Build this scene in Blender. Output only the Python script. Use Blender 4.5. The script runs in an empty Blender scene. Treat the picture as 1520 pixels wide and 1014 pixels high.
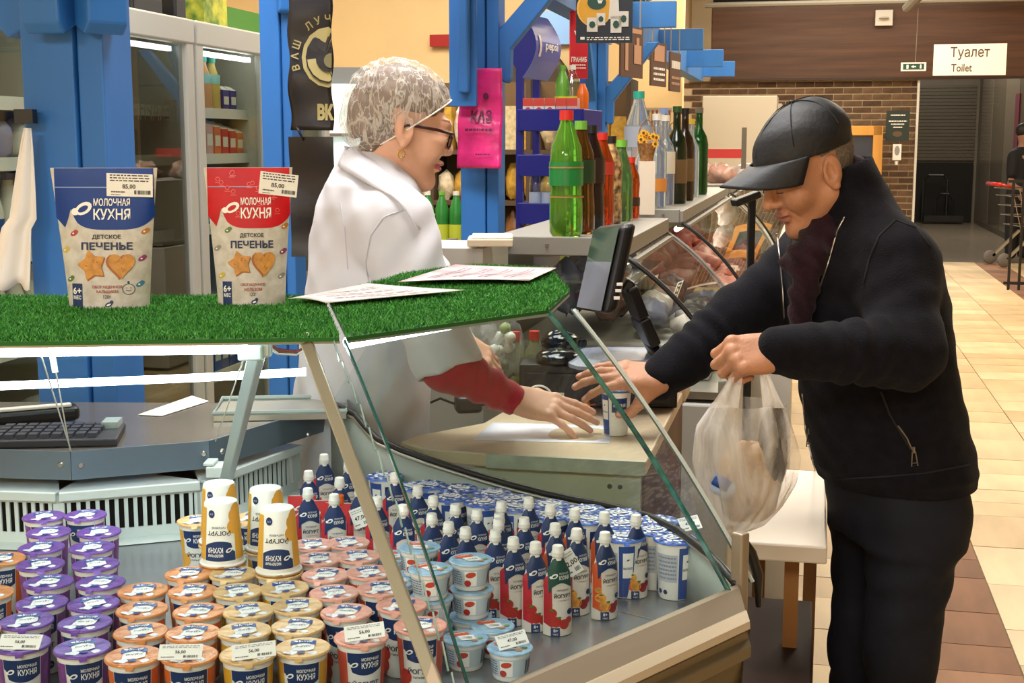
import bpy, math, random
import numpy as np
from mathutils import Vector, Matrix

# ------------------------------------------------------------------ camera, world, light
SC = bpy.context.scene
COL = SC.collection
FPX, PITCH, EYE = 2000.0, math.atan(295/2000.0), 1.5
cam = bpy.data.cameras.new('camera'); camo = bpy.data.objects.new('camera', cam); COL.objects.link(camo)
cam.sensor_width = 36.0; cam.lens = FPX/1520.0*36.0
cam.clip_start = 0.05; cam.clip_end = 200
camo.location = (0, 0, EYE); camo.rotation_euler = (math.pi/2-PITCH, 0, 0)
SC.camera = camo
SC.view_settings.view_transform = 'Standard'
SC.view_settings.look = 'None'
SC.view_settings.gamma = 1.0
SC.view_settings.use_curve_mapping = False
SC.view_settings.exposure = 0.30
W = bpy.data.worlds.new('world'); SC.world = W; W.use_nodes = True
bg = W.node_tree.nodes['Background']
bg.inputs[0].default_value = (1.0, 0.93, 0.84, 1); bg.inputs[1].default_value = 0.52
HALL = math.radians(12.5)
def uv(lat, u, z=0.0):            # hall grid: lat across the aisle, u along it
    return Vector((lat*math.cos(HALL)+u*math.sin(HALL), -lat*math.sin(HALL)+u*math.cos(HALL), z))
def area(name, loc, sx, sy, power, col, rot=(0, 0, -HALL)):
    l = bpy.data.lights.new(name, 'AREA'); l.shape = 'RECTANGLE'; l.size = sx; l.size_y = sy
    l.energy = power; l.color = col
    o = bpy.data.objects.new(name, l); COL.objects.link(o); o.location = loc; o.rotation_euler = rot
    return o
WARM = (1.0, 0.86, 0.68); NEUT = (1.0, 0.95, 0.88); COOL = (0.86, 0.95, 1.0)
area('fill_lamp_camera', uv(0.2, -2.4, 3.1), 2.4, 1.2, 165, NEUT)  # unseen fill set behind the camera to light the faces
area('ceiling_lamp_cashier', uv(-1.3, 3.4, 3.5), 1.4, 1.2, 70, (.97, .98, 1.0))
area('fill_lamp_corridor', uv(2.2, 22.5, 3.9), .8, 4.0, 170, WARM)  # added fill, no fixture: lifts the dark corridor
area('fill_lamp_desk', uv(-0.35, 2.75, 3.6), 1.0, 1.0, 52, NEUT)  # added fill over the desk, brightens worktop and the man's front
area('ceiling_lamp_aisle', uv(1.5, 7.6, 3.8), 1.2, 3.6, 85, WARM)
area('ceiling_lamp_aisle_far', uv(1.9, 11.5, 3.7), 1.6, 7.0, 170, WARM)
area('fill_lamp_wall', uv(0.6, 16.6, 3.9), 3.0, .8, 75, WARM)  # added fill, no fixture: brightens the bricks and wood band
area('fill_lamp_left', uv(-2.3, -1.7, 3.2), 1.2, .8, 110, NEUT)  # added unseen fill for the thick post and the left side
area('ceiling_lamp_shop', uv(-2.0, 6.8, 3.7), 3.0, 2.5, 190, WARM)
area('ceiling_lamp_shop_far', uv(-0.5, 13.5, 3.8), 2.0, 5.0, 210, WARM)
area('ceiling_lamp_fridges', uv(-2.6, 3.4, 3.4), 1.0, 1.6, 50, NEUT)

# ------------------------------------------------------------------ pixel helper (photo frame 1520 x 1014)
CP, SP = math.cos(PITCH), math.sin(PITCH)
def ray(px, py):
    a = (px-760)/FPX; b = (507-py)/FPX
    return Vector((a, CP+b*SP, -SP+b*CP))
def at(px, py, Y):
    v = ray(px, py); t = Y/v.y
    return Vector((v.x*t, Y, EYE+v.z*t))
def onz(px, py, z):
    v = ray(px, py); t = (z-EYE)/v.z
    return Vector((v.x*t, v.y*t, z))
def onplane(px, py, p0, n):
    v = ray(px, py); t = (Vector(p0)-Vector((0, 0, EYE))).dot(n)/v.dot(n)
    return Vector((0, 0, EYE))+v*t
def ppm(p):
    return FPX/(p[1]*CP-(p[2]-EYE)*SP)

# ------------------------------------------------------------------ materials
def lin(h):
    if isinstance(h, str):
        h = h.lstrip('#'); c = [int(h[i:i+2], 16)/255 for i in (0, 2, 4)]
    else: c = list(h)
    return tuple((x/12.92 if x <= .04045 else ((x+.055)/1.055)**2.4) for x in c)
MATS = {}
def mat(name, col='#808080', rough=0.5, metal=0.0, var=0.0, vscale=20, bump=0.0, bscale=60, emit=None, estr=0.0,
        trans=0.0, ior=1.45, coat=0.0, sheen=0.0, sss=0.0, stretch=None, col2=None, spec=0.5):
    if name in MATS: return MATS[name]
    m = bpy.data.materials.new(name); m.use_nodes = True; MATS[name] = m
    nt = m.node_tree; b = nt.nodes['Principled BSDF']; L = nt.links
    c = lin(col)
    b.inputs['Base Color'].default_value = (*c, 1); b.inputs['Roughness'].default_value = rough
    b.inputs['Metallic'].default_value = metal; b.inputs['IOR'].default_value = ior
    b.inputs['Specular IOR Level'].default_value = spec
    if trans: b.inputs['Transmission Weight'].default_value = trans
    if coat: b.inputs['Coat Weight'].default_value = coat; b.inputs['Coat Roughness'].default_value = .08
    if sheen: b.inputs['Sheen Weight'].default_value = sheen; b.inputs['Sheen Roughness'].default_value = .5
    if sss:
        b.inputs['Subsurface Weight'].default_value = sss; b.inputs['Subsurface Radius'].default_value = (.012, .005, .003)
        b.inputs['Subsurface Scale'].default_value = .6
    if emit:
        b.inputs['Emission Color'].default_value = (*lin(emit), 1); b.inputs['Emission Strength'].default_value = estr
    if var or bump:
        tc = nt.nodes.new('ShaderNodeTexCoord'); mp = nt.nodes.new('ShaderNodeMapping')
        L.new(tc.outputs['Object'], mp.inputs['Vector'])
        if stretch: mp.inputs['Scale'].default_value = stretch
    if var:
        n = nt.nodes.new('ShaderNodeTexNoise'); n.inputs['Scale'].default_value = vscale; n.inputs['Detail'].default_value = 5
        L.new(mp.outputs[0], n.inputs['Vector'])
        mx = nt.nodes.new('ShaderNodeMix'); mx.data_type = 'RGBA'
        c2 = lin(col2) if col2 else tuple(max(0, x*(1-var)) for x in c)
        c1 = c if col2 else tuple(min(1, x*(1+var)) for x in c)
        mx.inputs[6].default_value = (*c1, 1); mx.inputs[7].default_value = (*c2, 1)
        rp = nt.nodes.new('ShaderNodeMapRange'); rp.inputs[1].default_value = .35; rp.inputs[2].default_value = .65
        L.new(n.outputs[0], rp.inputs[0]); L.new(rp.outputs[0], mx.inputs[0]); L.new(mx.outputs[2], b.inputs['Base Color'])
    if bump:
        n2 = nt.nodes.new('ShaderNodeTexNoise'); n2.inputs['Scale'].default_value = bscale; n2.inputs['Detail'].default_value = 4
        L.new(mp.outputs[0], n2.inputs['Vector'])
        bp = nt.nodes.new('ShaderNodeBump'); bp.inputs['Strength'].default_value = bump; bp.inputs['Distance'].default_value = .01
        L.new(n2.outputs[0], bp.inputs['Height']); L.new(bp.outputs[0], b.inputs['Normal'])
    return m
def glass(name, tint='#eef6f4', refl=1.0, rough=0.0, base=0.0):
    # thin sheet glass: clear, with fresnel reflection
    if name in MATS: return MATS[name]
    m = bpy.data.materials.new(name); m.use_nodes = True; MATS[name] = m
    nt = m.node_tree; nt.nodes.clear(); L = nt.links
    o = nt.nodes.new('ShaderNodeOutputMaterial'); mx = nt.nodes.new('ShaderNodeMixShader')
    t = nt.nodes.new('ShaderNodeBsdfTransparent'); g = nt.nodes.new('ShaderNodeBsdfGlossy'); f = nt.nodes.new('ShaderNodeLayerWeight'); pw = nt.nodes.new('ShaderNodeMath'); pw.operation = 'POWER'; pw.inputs[1].default_value = 4.5; f.inputs[0].default_value = .5
    t.inputs[0].default_value = (*lin(tint), 1); g.inputs[1].default_value = rough
    ml = nt.nodes.new('ShaderNodeMath'); ml.operation = 'MULTIPLY_ADD'; ml.inputs[1].default_value = refl; ml.inputs[2].default_value = base+.05*refl; ml.use_clamp = True
    L.new(f.outputs[1], pw.inputs[0]); L.new(pw.outputs[0], ml.inputs[0]); L.new(ml.outputs[0], mx.inputs[0])
    L.new(t.outputs[0], mx.inputs[1]); L.new(g.outputs[0], mx.inputs[2]); L.new(mx.outputs[0], o.inputs[0])
    return m
def film(name, col='#e8e4e0', alpha=.35, rough=.3, wr=18, contrast=(.4, .62), lo=.1, hi=.8):
    # plastic film: clear between folds, milky on the folds
    if name in MATS: return MATS[name]
    m = bpy.data.materials.new(name); m.use_nodes = True; MATS[name] = m
    nt = m.node_tree; L = nt.links; b = nt.nodes['Principled BSDF']; o = nt.nodes['Material Output']
    b.inputs['Base Color'].default_value = (*lin(col), 1); b.inputs['Roughness'].default_value = rough
    tc = nt.nodes.new('ShaderNodeTexCoord'); mp = nt.nodes.new('ShaderNodeMapping'); mp.inputs['Scale'].default_value = (1, 1, .35)
    L.new(tc.outputs['Object'], mp.inputs[0])
    n = nt.nodes.new('ShaderNodeTexNoise'); n.inputs['Scale'].default_value = wr; n.inputs['Detail'].default_value = 6; n.inputs['Distortion'].default_value = 1.2
    L.new(mp.outputs[0], n.inputs['Vector'])
    r = nt.nodes.new('ShaderNodeMapRange'); r.inputs[1].default_value, r.inputs[2].default_value = contrast
    r.inputs[3].default_value = lo; r.inputs[4].default_value = hi
    L.new(n.outputs[0], r.inputs[0]); L.new(r.outputs[0], b.inputs['Alpha'])
    bp = nt.nodes.new('ShaderNodeBump'); bp.inputs['Strength'].default_value = .5; bp.inputs['Distance'].default_value = .02
    L.new(n.outputs[0], bp.inputs['Height']); L.new(bp.outputs[0], b.inputs['Normal'])
    return m

def netmat(name):
    # fine non-woven mesh: sheer with thin bright creases
    m = film(name, '#dcd5cb', .5, .6, 30, (.42, .60), .2, .8); nt = m.node_tree; L = nt.links
    b = nt.nodes['Principled BSDF']; nz = [n for n in nt.nodes if n.type == 'TEX_NOISE'][0]; nz.inputs['Scale'].default_value = 24; nz.inputs['Detail'].default_value = 4; nz.inputs['Distortion'].default_value = .6
    def ridge(src, w):
        a = nt.nodes.new('ShaderNodeMath'); a.operation = 'SUBTRACT'; a.inputs[1].default_value = .5; L.new(src, a.inputs[0])
        c = nt.nodes.new('ShaderNodeMath'); c.operation = 'ABSOLUTE'; L.new(a.outputs[0], c.inputs[0])
        r = nt.nodes.new('ShaderNodeMapRange'); r.inputs[1].default_value = 0; r.inputs[2].default_value = w; r.inputs[3].default_value = 1; r.inputs[4].default_value = 0; L.new(c.outputs[0], r.inputs[0]); return r.outputs[0]
    n2 = nt.nodes.new('ShaderNodeTexNoise'); n2.inputs['Scale'].default_value = 65; n2.inputs['Detail'].default_value = 2; L.new(nz.inputs['Vector'].links[0].from_socket, n2.inputs['Vector'])
    mx = nt.nodes.new('ShaderNodeMath'); mx.operation = 'MAXIMUM'; L.new(ridge(nz.outputs[0], .035), mx.inputs[0]); L.new(ridge(n2.outputs[0], .04), mx.inputs[1])
    ma = nt.nodes.new('ShaderNodeMath'); ma.operation = 'MULTIPLY_ADD'; ma.inputs[1].default_value = .48; ma.inputs[2].default_value = .22; L.new(mx.outputs[0], ma.inputs[0]); L.new(ma.outputs[0], b.inputs['Alpha'])
    return m

# ------------------------------------------------------------------ mesh builder
_TXT = {}
def text_geo(s, bold=0.0, font_space=1.0):
    k = (s, bold, font_space)
    if k in _TXT: return _TXT[k]
    cu = bpy.data.curves.new('t', 'FONT'); cu.body = s; cu.size = 1.0; cu.align_x = 'CENTER'; cu.align_y = 'CENTER'
    cu.offset = bold; cu.resolution_u = 2; cu.space_character = font_space
    ob = bpy.data.objects.new('t', cu)
    me = bpy.data.meshes.new_from_object(ob)
    vs = [(v.co.x, v.co.y) for v in me.vertices]; fs = [tuple(p.vertices) for p in me.polygons]
    bpy.data.objects.remove(ob); bpy.data.curves.remove(cu); bpy.data.meshes.remove(me)
    if vs:
        xs = [v[0] for v in vs]; ys = [v[1] for v in vs]
        cx, cy = (min(xs)+max(xs))/2, (min(ys)+max(ys))/2
        vs = [(x-cx, y-cy) for x, y in vs]
        w = max(xs)-min(xs); h = max(ys)-min(ys)
    else: w = h = 1
    _TXT[k] = (vs, fs, w, h); return _TXT[k]
class MB:
    def __init__(s): s.v = []; s.f = []; s.m = []; s.mats = []
    def mi(s, m):
        if m not in s.mats: s.mats.append(m)
        return s.mats.index(m)
    def add(s, vs, fs, m):
        k = len(s.v); i = s.mi(m); s.v.extend([tuple(p) for p in vs])
        for f in fs: s.f.append(tuple(k+j for j in f)); s.m.append(i)
    def box(s, c, d, m, R=None):
        hx, hy, hz = d[0]/2, d[1]/2, d[2]/2; c = Vector(c)
        P = [Vector((x, y, z)) for x in (-hx, hx) for y in (-hy, hy) for z in (-hz, hz)]
        if R is not None: P = [R @ p for p in P]
        s.add([c+p for p in P], [(0, 1, 3, 2), (4, 6, 7, 5), (0, 4, 5, 1), (2, 3, 7, 6), (0, 2, 6, 4), (1, 5, 7, 3)], m)
    def bar(s, a, b, w, h, m, up=(0, 0, 1)):
        a, b = Vector(a), Vector(b); d = (b-a); L = d.length; d.normalize(); up = Vector(up)
        x = d.cross(up)
        if x.length < 1e-4: x = d.cross(Vector((0, 1, 0)))
        x.normalize(); z = x.cross(d)
        s.box((a+b)/2, (w, L, h), m, Matrix((x, d, z)).transposed())
    def prism(s, poly, z0, z1, m):
        n = len(poly)
        s.add([(p[0], p[1], z0) for p in poly]+[(p[0], p[1], z1) for p in poly],
              [tuple(range(n))[::-1], tuple(range(n, 2*n))]+[(i, (i+1) % n, n+(i+1) % n, n+i) for i in range(n)], m)
    def grid(s, f, nu, nv, m, close=False):
        vs = [f(i/nu, j/nv) for j in range(nv+1) for i in range(nu+1)]
        s.add(vs, [(j*(nu+1)+i, j*(nu+1)+i+1, (j+1)*(nu+1)+i+1, (j+1)*(nu+1)+i) for j in range(nv) for i in range(nu)], m)
    def lathe(s, prof, m, n=24, c=(0, 0, 0), cap0=True, cap1=True, mats=None, sq=None):
        k = len(prof); c = Vector(c); vs = []
        for r, z in prof:
            for i in range(n):
                a = 2*math.pi*i/n; x, y = math.cos(a), math.sin(a)
                if sq: q = (abs(x)**sq+abs(y)**sq)**(1/sq); x, y = x/q, y/q
                vs.append((c.x+r*x, c.y+r*y, c.z+z))
        base = len(s.v); s.v.extend(vs)
        for j in range(k-1):
            mm = s.mi(mats[j] if mats else m)
            for i in range(n):
                s.f.append((base+j*n+i, base+j*n+(i+1) % n, base+(j+1)*n+(i+1) % n, base+(j+1)*n+i)); s.m.append(mm)
        if cap0: s.f.append(tuple(base+i for i in range(n))[::-1]); s.m.append(s.mi(mats[0] if mats else m))
        if cap1: s.f.append(tuple(base+(k-1)*n+i for i in range(n))); s.m.append(s.mi(mats[-1] if mats else m))
    def tube(s, pts, r, m, n=8, closed=False):
        pts = [Vector(p) for p in pts]; k = len(pts); rr = r if isinstance(r, (list, tuple)) else [r]*k
        base = len(s.v); nrm = None
        for i, p in enumerate(pts):
            d = (pts[(i+1) % k] if (i < k-1 or closed) else p)-(pts[i-1] if (i > 0 or closed) else p); d.normalize()
            if nrm is None:
                nrm = d.cross(Vector((0, 0, 1)))
                if nrm.length < 1e-3: nrm = d.cross(Vector((0, 1, 0)))
            nrm = (nrm-d*nrm.dot(d)); nrm.normalize(); bn = d.cross(nrm)
            for j in range(n):
                a = 2*math.pi*j/n; s.v.append(tuple(p+(nrm*math.cos(a)+bn*math.sin(a))*rr[i]))
        mm = s.mi(m)
        for i in range(k if closed else k-1):
            i2 = (i+1) % k
            for j in range(n):
                s.f.append((base+i*n+j, base+i*n+(j+1) % n, base+i2*n+(j+1) % n, base+i2*n+j)); s.m.append(mm)
        if not closed:
            s.f.append(tuple(base+j for j in range(n))[::-1]); s.m.append(mm)
            s.f.append(tuple(base+(k-1)*n+j for j in range(n))); s.m.append(mm)
    def blob(s, c, r, m, seed=0, amp=.15, n=14, k=9, fr=3.0):
        rd = random.Random(seed); ph = [(rd.uniform(0, 6.3), rd.uniform(0, 6.3), rd.uniform(1.2, fr), rd.uniform(1.2, fr)) for _ in range(4)]
        c = Vector(c); vs = []
        for j in range(k+1):
            t = math.pi*j/k
            for i in range(n):
                a = 2*math.pi*i/n
                q = 1+amp*sum(math.sin(round(p[2])*a+p[0])*math.sin(p[3]*t*2+p[1]) for p in ph)/2
                vs.append((c.x+r[0]*q*math.sin(t)*math.cos(a), c.y+r[1]*q*math.sin(t)*math.sin(a), c.z+r[2]*q*math.cos(t)))
        s.add(vs, [(j*n+i, (j+1)*n+i, (j+1)*n+(i+1) % n, j*n+(i+1) % n) for j in range(k) for i in range(n)], m)
    # decals on any surface map f(x, y) -> point
    def strip(s, f, x0, x1, lo, hi, m, nx=10, ny=4):
        lo = lo if callable(lo) else (lambda x, q=lo: q); hi = hi if callable(hi) else (lambda x, q=hi: q)
        def g(a, b):
            x = x0+(x1-x0)*a; return f(x, lo(x)+(hi(x)-lo(x))*b)
        s.grid(g, nx, ny, m)
    def disc(s, f, cx, cy, rx, ry, m, n=14, rot=0.0):
        ca, sa = math.cos(rot), math.sin(rot); vs = [f(cx, cy)]
        for i in range(n):
            a = 2*math.pi*i/n; x, y = rx*math.cos(a), ry*math.sin(a); vs.append(f(cx+x*ca-y*sa, cy+x*sa+y*ca))
        s.add(vs, [(0, 1+i, 1+(i+1) % n) for i in range(n)], m)
    def shape(s, f, pts, m, c=None):
        c = c or (sum(p[0] for p in pts)/len(pts), sum(p[1] for p in pts)/len(pts)); n = len(pts)
        s.add([f(*c)]+[f(*p) for p in pts], [(0, 1+i, 1+(i+1) % n) for i in range(n)], m)
    def text(s, f, t, cx, cy, h, m, bold=0.0, w=None, rot=0.0, sp=1.0):
        vs, fs, tw, th = text_geo(t, bold, sp)
        sy = h/th; sx = (w/tw) if w else sy
        ca, sa = math.cos(rot), math.sin(rot)
        s.add([f(cx+x*sx*ca-y*sy*sa, cy+x*sx*sa+y*sy*ca) for x, y in vs], fs, m)
    def lines(s, f, cx, cy, w, h, m, n=3, seed=1):       # rows of tiny print
        rd = random.Random(seed)
        for i in range(n):
            y = cy+h/2-(i+.5)*h/n; x = cx-w/2
            while x < cx+w/2-.002*w:
                q = rd.uniform(.04, .14)*w; q = min(q, cx+w/2-x)
                s.strip(f, x, x+q, y-.22*h/n, y+.22*h/n, m, 1, 1); x += q+.03*w
    def barcode(s, f, cx, cy, w, h, m, seed=2, n=14):
        rd = random.Random(seed); x = cx-w/2
        for i in range(n):
            q = w/n*rd.uniform(.25, .75); s.strip(f, x, x+q, cy-h/2, cy+h/2, m, 1, 1); x += w/n
    def build(s, name, parent=None, smooth=False, world=False, bevel=0, seg=2, mesh_only=False, auto=None):
        me = bpy.data.meshes.new(name); vs = s.v
        if world and parent is not None:
            M = pmat(parent).inverted(); vs = [tuple(M @ Vector(p)) for p in vs]
        me.from_pydata(vs, [], s.f); 
        for m in s.mats: me.materials.append(m)
        me.polygons.foreach_set('material_index', s.m)
        if smooth: me.polygons.foreach_set('use_smooth', [True]*len(me.polygons))
        if auto is not None: me.set_sharp_from_angle(angle=math.radians(auto))
        me.update()
        o = bpy.data.objects.new(name, me); COL.objects.link(o)
        if parent is not None: o.parent = parent
        if bevel:
            b = o.modifiers.new('bevel', 'BEVEL'); b.width = bevel; b.segments = seg; b.limit_method = 'ANGLE'
        return o
def pmat(o):
    M = Matrix.LocRotScale(o.location, o.rotation_euler, o.scale)
    return pmat(o.parent) @ M if o.parent else M
def thing(name, label, cat, loc=(0, 0, 0), rz=0.0, group=None, rot=None):
    o = bpy.data.objects.new(name, None); COL.objects.link(o); o.empty_display_size = .05
    o.location = loc; o.rotation_euler = rot or (0, 0, rz); o['label'] = label; o['category'] = cat
    if group: o['group'] = group
    return o
def tag(o, label, cat, group=None, kind=None):
    o['label'] = label; o['category'] = cat
    if group: o['group'] = group
    if kind: o['kind'] = kind
    return o
def struct(o, label=None, kind='structure'):
    o['kind'] = kind
    if label: o['label'] = label
    return o
def dup(root, loc, rot=None, label=None, group=None, scale=None):
    r = root.copy(); COL.objects.link(r); r.location = loc
    if rot is not None: r.rotation_euler = rot if hasattr(rot, '__len__') else (0, 0, rot)
    if scale: r.scale = scale
    if label: r['label'] = label
    if group: r['group'] = group
    for ch in list(root.children):
        c = ch.copy(); COL.objects.link(c); c.parent = r
        for g in list(ch.children):
            d = g.copy(); COL.objects.link(d); d.parent = c
    return r
ORD = ['first', 'second', 'third', 'fourth', 'fifth', 'sixth', 'seventh', 'eighth', 'ninth', 'tenth', 'eleventh', 'twelfth', 'thirteenth', 'fourteenth', 'fifteenth', 'sixteenth', 'seventeenth', 'eighteenth', 'nineteenth', 'twentieth']
def flat(o, u, v):               # map (x, y) onto a plane
    o, u, v = Vector(o), Vector(u), Vector(v)
    return lambda x, y: o+u*x+v*y
# ================================================================== room shell
random.seed(5)
Rz = Matrix.Rotation(-HALL, 3, 'Z')
def ubox(mb, lat, u, z, dl, du, dz, m): mb.box(uv(lat, u, z), (dl, du, dz), m, Rz)
m_grout = mat('floor_grout', '#6d5a40', .7)
m_grey_floor = mat('grey_floor', '#6f675b', .22, var=.1, vscale=3)
m_tiles = [mat('cream_tile_%d' % i, c, .42, var=.16, vscale=5, stretch=(1, .25, 1), bump=.04, bscale=30, spec=.35) for i, c in enumerate(['#c6ae84', '#bea67b', '#ccb68d', '#b89e74'])]
m_brown_t = [mat('brown_tile_%d' % i, c, .6, var=.2, vscale=6, stretch=(1, .25, 1), bump=.04, spec=.2) for i, c in enumerate(['#855e44', '#7c573e', '#8d674b', '#724f39'])]
mb = MB(); mb.prism([tuple(uv(a, b))[:2] for a, b in ((-7, -4), (6, -4), (6, 17.9), (-7, 17.9))], -.08, -.006, m_grout)
floor = struct(mb.build('floor'))
mb = MB(); mb.prism([tuple(uv(a, b))[:2] for a, b in ((-7, 17.9), (6, 17.9), (6, 27.4), (-7, 27.4))], -.08, 0, m_grey_floor)
struct(mb.build('floor_corridor'))
cols = [(-.628, -.164, 0), (-.164, .300, 0), (.300, .629, 1), (.629, 1.093, 0), (1.093, 1.557, 0), (1.557, 2.03, 0), (2.03, 2.36, 1), (2.36, 2.82, 0), (2.82, 3.3, 0)]
near, far = [], MB()
tile_mesh = {}
for ci, (a, b, br) in enumerate(cols):
    u = 2.2+.11*((ci*37) % 5)
    while u < 17.85:
        ln = random.choice([.30, .30, .30, .45, .22]) if not br else random.choice([.22, .30, .36])
        ln = min(ln, 17.9-u)
        seen = (.1 < a < 2.1 and 3.4 < u < 13.5) or (2.0 < a and 8 < u < 15) or (-.2 < a < .3 and u < 5)
        m = random.choice(m_brown_t if br else m_tiles)
        c = ((a+b)/2, u+ln/2)
        if seen and len(near) < 296:
            k = (round(b-a, 3), round(ln, 3), m.name)
            if k not in tile_mesh:
                t = MB(); t.box((0, 0, -.004), (b-a-.005, ln-.005, .008), m); o = t.build('tile', parent=floor, bevel=0); tile_mesh[k] = o.data
            else:
                o = bpy.data.objects.new('tile', tile_mesh[k]); COL.objects.link(o); o.parent = floor
            o.location = uv(c[0], c[1], random.uniform(-.0006, .0006)); o.rotation_euler = (0, 0, -HALL); near.append(o)
        else:
            ubox(far, c[0], c[1], -.004, b-a-.005, ln-.005, .008, m)
        u += ln
for a in [x for x in np.arange(-6.9, -.7, .464)]+[3.3+.464*i for i in range(6)]:
    for u in np.arange(-3.6, 17.6, .6): ubox(far, a+.232, u+.3, -.004, .459, .595, .008, random.choice(m_tiles))
for a, b, br in cols:
    for u in np.arange(-3.8, 2.1, .6): ubox(far, (a+b)/2, u+.3, -.004, b-a-.005, .595, .008, random.choice(m_brown_t if br else m_tiles))
struct(far.build('far_tiles', parent=floor), kind='stuff')

# ceiling with pipes
m_ceil = mat('dark_ceiling', '#4a443c', .9, var=.15, vscale=2)
m_pipe = mat('grey_pipe', '#8d887c', .5)
mb = MB(); mb.prism([tuple(uv(a, b))[:2] for a, b in ((-7, -4), (6, -4), (6, 27.4), (-7, 27.4))], 4.05, 4.15, m_ceil)
ceil = struct(mb.build('ceiling'))
m_cream = mat('cream_paint', '#e9cf9c', .75, var=.04, vscale=1.5)
m_wood = mat('brown_wood_panel', '#5c3d29', .45, var=.28, vscale=2.2, stretch=(.35, .35, 6), bump=.08, bscale=12)
m_brickbase = mat('mortar', '#d6c2a2', .9)
m_brick = [mat('brick_%d' % i, c, .85, var=.25, vscale=9, bump=.2) for i, c in enumerate(['#5d4634', '#66503b', '#523d2d', '#705741'])]
m_dgrey = mat('grey_panel', '#6a6357', .4, var=.06, vscale=3)
m_beige = mat('beige_panel', '#a39378', .6)
m_black = mat('black_plastic', '#151414', .4)
m_dark = mat('dark_void', '#0d0c0b', .8)
m_white = mat('white_plastic', '#e6e2d8', .4)
m_steel = mat('steel', '#b9b6ae', .32, metal=.85, var=.05, vscale=8)
m_white_paint = mat('white_enamel', '#dcd8cc', .35)
UW = 18.5
# far wall: brick below, wood band above
mb = MB(); ubox(mb, -2.3, UW+.1, 2.0, 7.2, .16, 4.1, m_brickbase)
wall = struct(mb.build('wall_back'))
mb = MB(); ubox(mb, 1.9, UW-.02, 2.82, 6.55, .1, 1.0, m_wood); ubox(mb, 1.9, UW-.08, 2.325, 6.55, .06, .03, mat('band_trim', '#3c271a', .5)); mb.build('wood_band', parent=wall)
mb = MB(); ubox(mb, 1.9, UW, 3.7, 6.55, .12, .76, m_dark); mb.build('upper_band', parent=wall)
mb = MB(); ubox(mb, -1.5, UW-.02, 3.0, .28, .1, 1.38, m_beige); mb.build('beige_pilaster', parent=wall)
brick_mesh = []
for m in m_brick:
    t = MB(); t.box((0, 0, 0), (.237, .03, .062), m); o = t.build('brick', parent=wall); o.location = uv(-1.7, UW, .15); o.rotation_euler = (0, 0, -HALL); brick_mesh.append(o.data)
low = MB(); nb = 0
for r in range(26):
    z = 2.262-r*.0835
    for c in range(13):
        lat = -1.62+.247*c+(.1235 if r % 2 else 0)
        if lat-.12 > 1.24: continue
        if lat+.12 > 1.28:
            w_ = 1.28-(lat-.12)
            if w_ > .04: ubox(low, lat-.12+w_/2, UW+.012, z, w_, .03, .062, random.choice(m_brick))
            continue
        if r < 20 and nb < 290:
            o = bpy.data.objects.new('brick', random.choice(brick_mesh)); COL.objects.link(o); o.parent = wall
            o.location = uv(lat, UW+.012+random.uniform(-.003, .003), z); o.rotation_euler = (0, 0, -HALL); nb += 1
        else: ubox(low, lat, UW+.012, z, .237, .03, .062, random.choice(m_brick))
struct(low.build('low_bricks', parent=wall), kind='stuff')
mb = MB(); ubox(mb, 1.3, UW-.01, 1.16, .03, .1, 2.28, m_white); struct(mb.build('trim_1'))
# corridor beyond
mb = MB(); ubox(mb, 2.4, 27.0, 2.0, 5.5, .1, 4.1, m_dgrey); struct(mb.build('wall_corridor'))
mb = MB(); ubox(mb, 3.05, 22.7, 2.0, .1, 8.6, 4.1, m_dgrey); wr = struct(mb.build('wall_right_corridor'))
for i in range(5):
    mb = MB(); ubox(mb, 2.985, 19.2+i*1.55, 1.4, .03, 1.5, 2.6, mat('glossy_panel_%d' % (i % 2), ['#71695d', '#5c5549'][i % 2], .15)); mb.build('wall_panel', parent=wr)
mb = MB(); ubox(mb, 3.9, 18.45, 2.0, 1.7, .1, 4.1, m_dgrey); struct(mb.build('wall_right_return'))
mb = MB(); ubox(mb, 4.6, 7.0, 2.0, .1, 22.5, 4.1, mat('beige_wall', '#b7a484', .8)); struct(mb.build('wall_right'))
mb = MB(); ubox(mb, -4.6, 7.0, 2.0, .1, 22.5, 4.1, m_cream); struct(mb.build('wall_left'))
mb = MB(); ubox(mb, 0, -3.9, 2.0, 13, .1, 4.1, m_cream); struct(mb.build('wall_front'))
# roller shutter door at the corridor's end
mb = MB(); ubox(mb, 2.37, 26.9, 1.32, 1.3, .06, 2.66, m_dgrey); dr = struct(mb.build('door_1'))
mb = MB(); m_sh = mat('shutter_slat', '#57534a', .35, metal=.3)
for i in range(22): ubox(mb, 2.37, 26.84, 1.2+i*.064, 1.14, .05, .056, m_sh)
struct(mb.build('shutter_slats', parent=dr), kind='stuff')
mb = MB(); ubox(mb, 2.37, 26.83, .58, 1.14, .06, 1.1, m_dark); mb.build('dark_opening', parent=dr)
mb = MB()
for x0, w, h in ((2.25, .42, .9), (2.42, .3, .55)):
    pts = [uv(x0-w/2, 26.5, .05), uv(x0-w/2, 26.5, h-.1), uv(x0-w/2+.08, 26.5, h), uv(x0+w/2-.08, 26.5, h), uv(x0+w/2, 26.5, h-.1), uv(x0+w/2, 26.5, .05)]
    mb.tube(pts, .022, m_black, 6)
ubox(mb, 2.4, 26.45, .1, .7, .3, .12, m_black)
tag(mb.build('hand_trolley'), 'black hand trolley with looped handles in the dark corridor doorway', 'trolley')
# hanging red strip on corridor wall
mb = MB(); ubox(mb, 2.96, 21.6, 1.75, .02, .42, .95, mat('dark_red', '#5a1e2c', .5)); tag(mb.build('wall_poster'), 'narrow dark red poster on the glossy corridor wall', 'poster')

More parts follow.
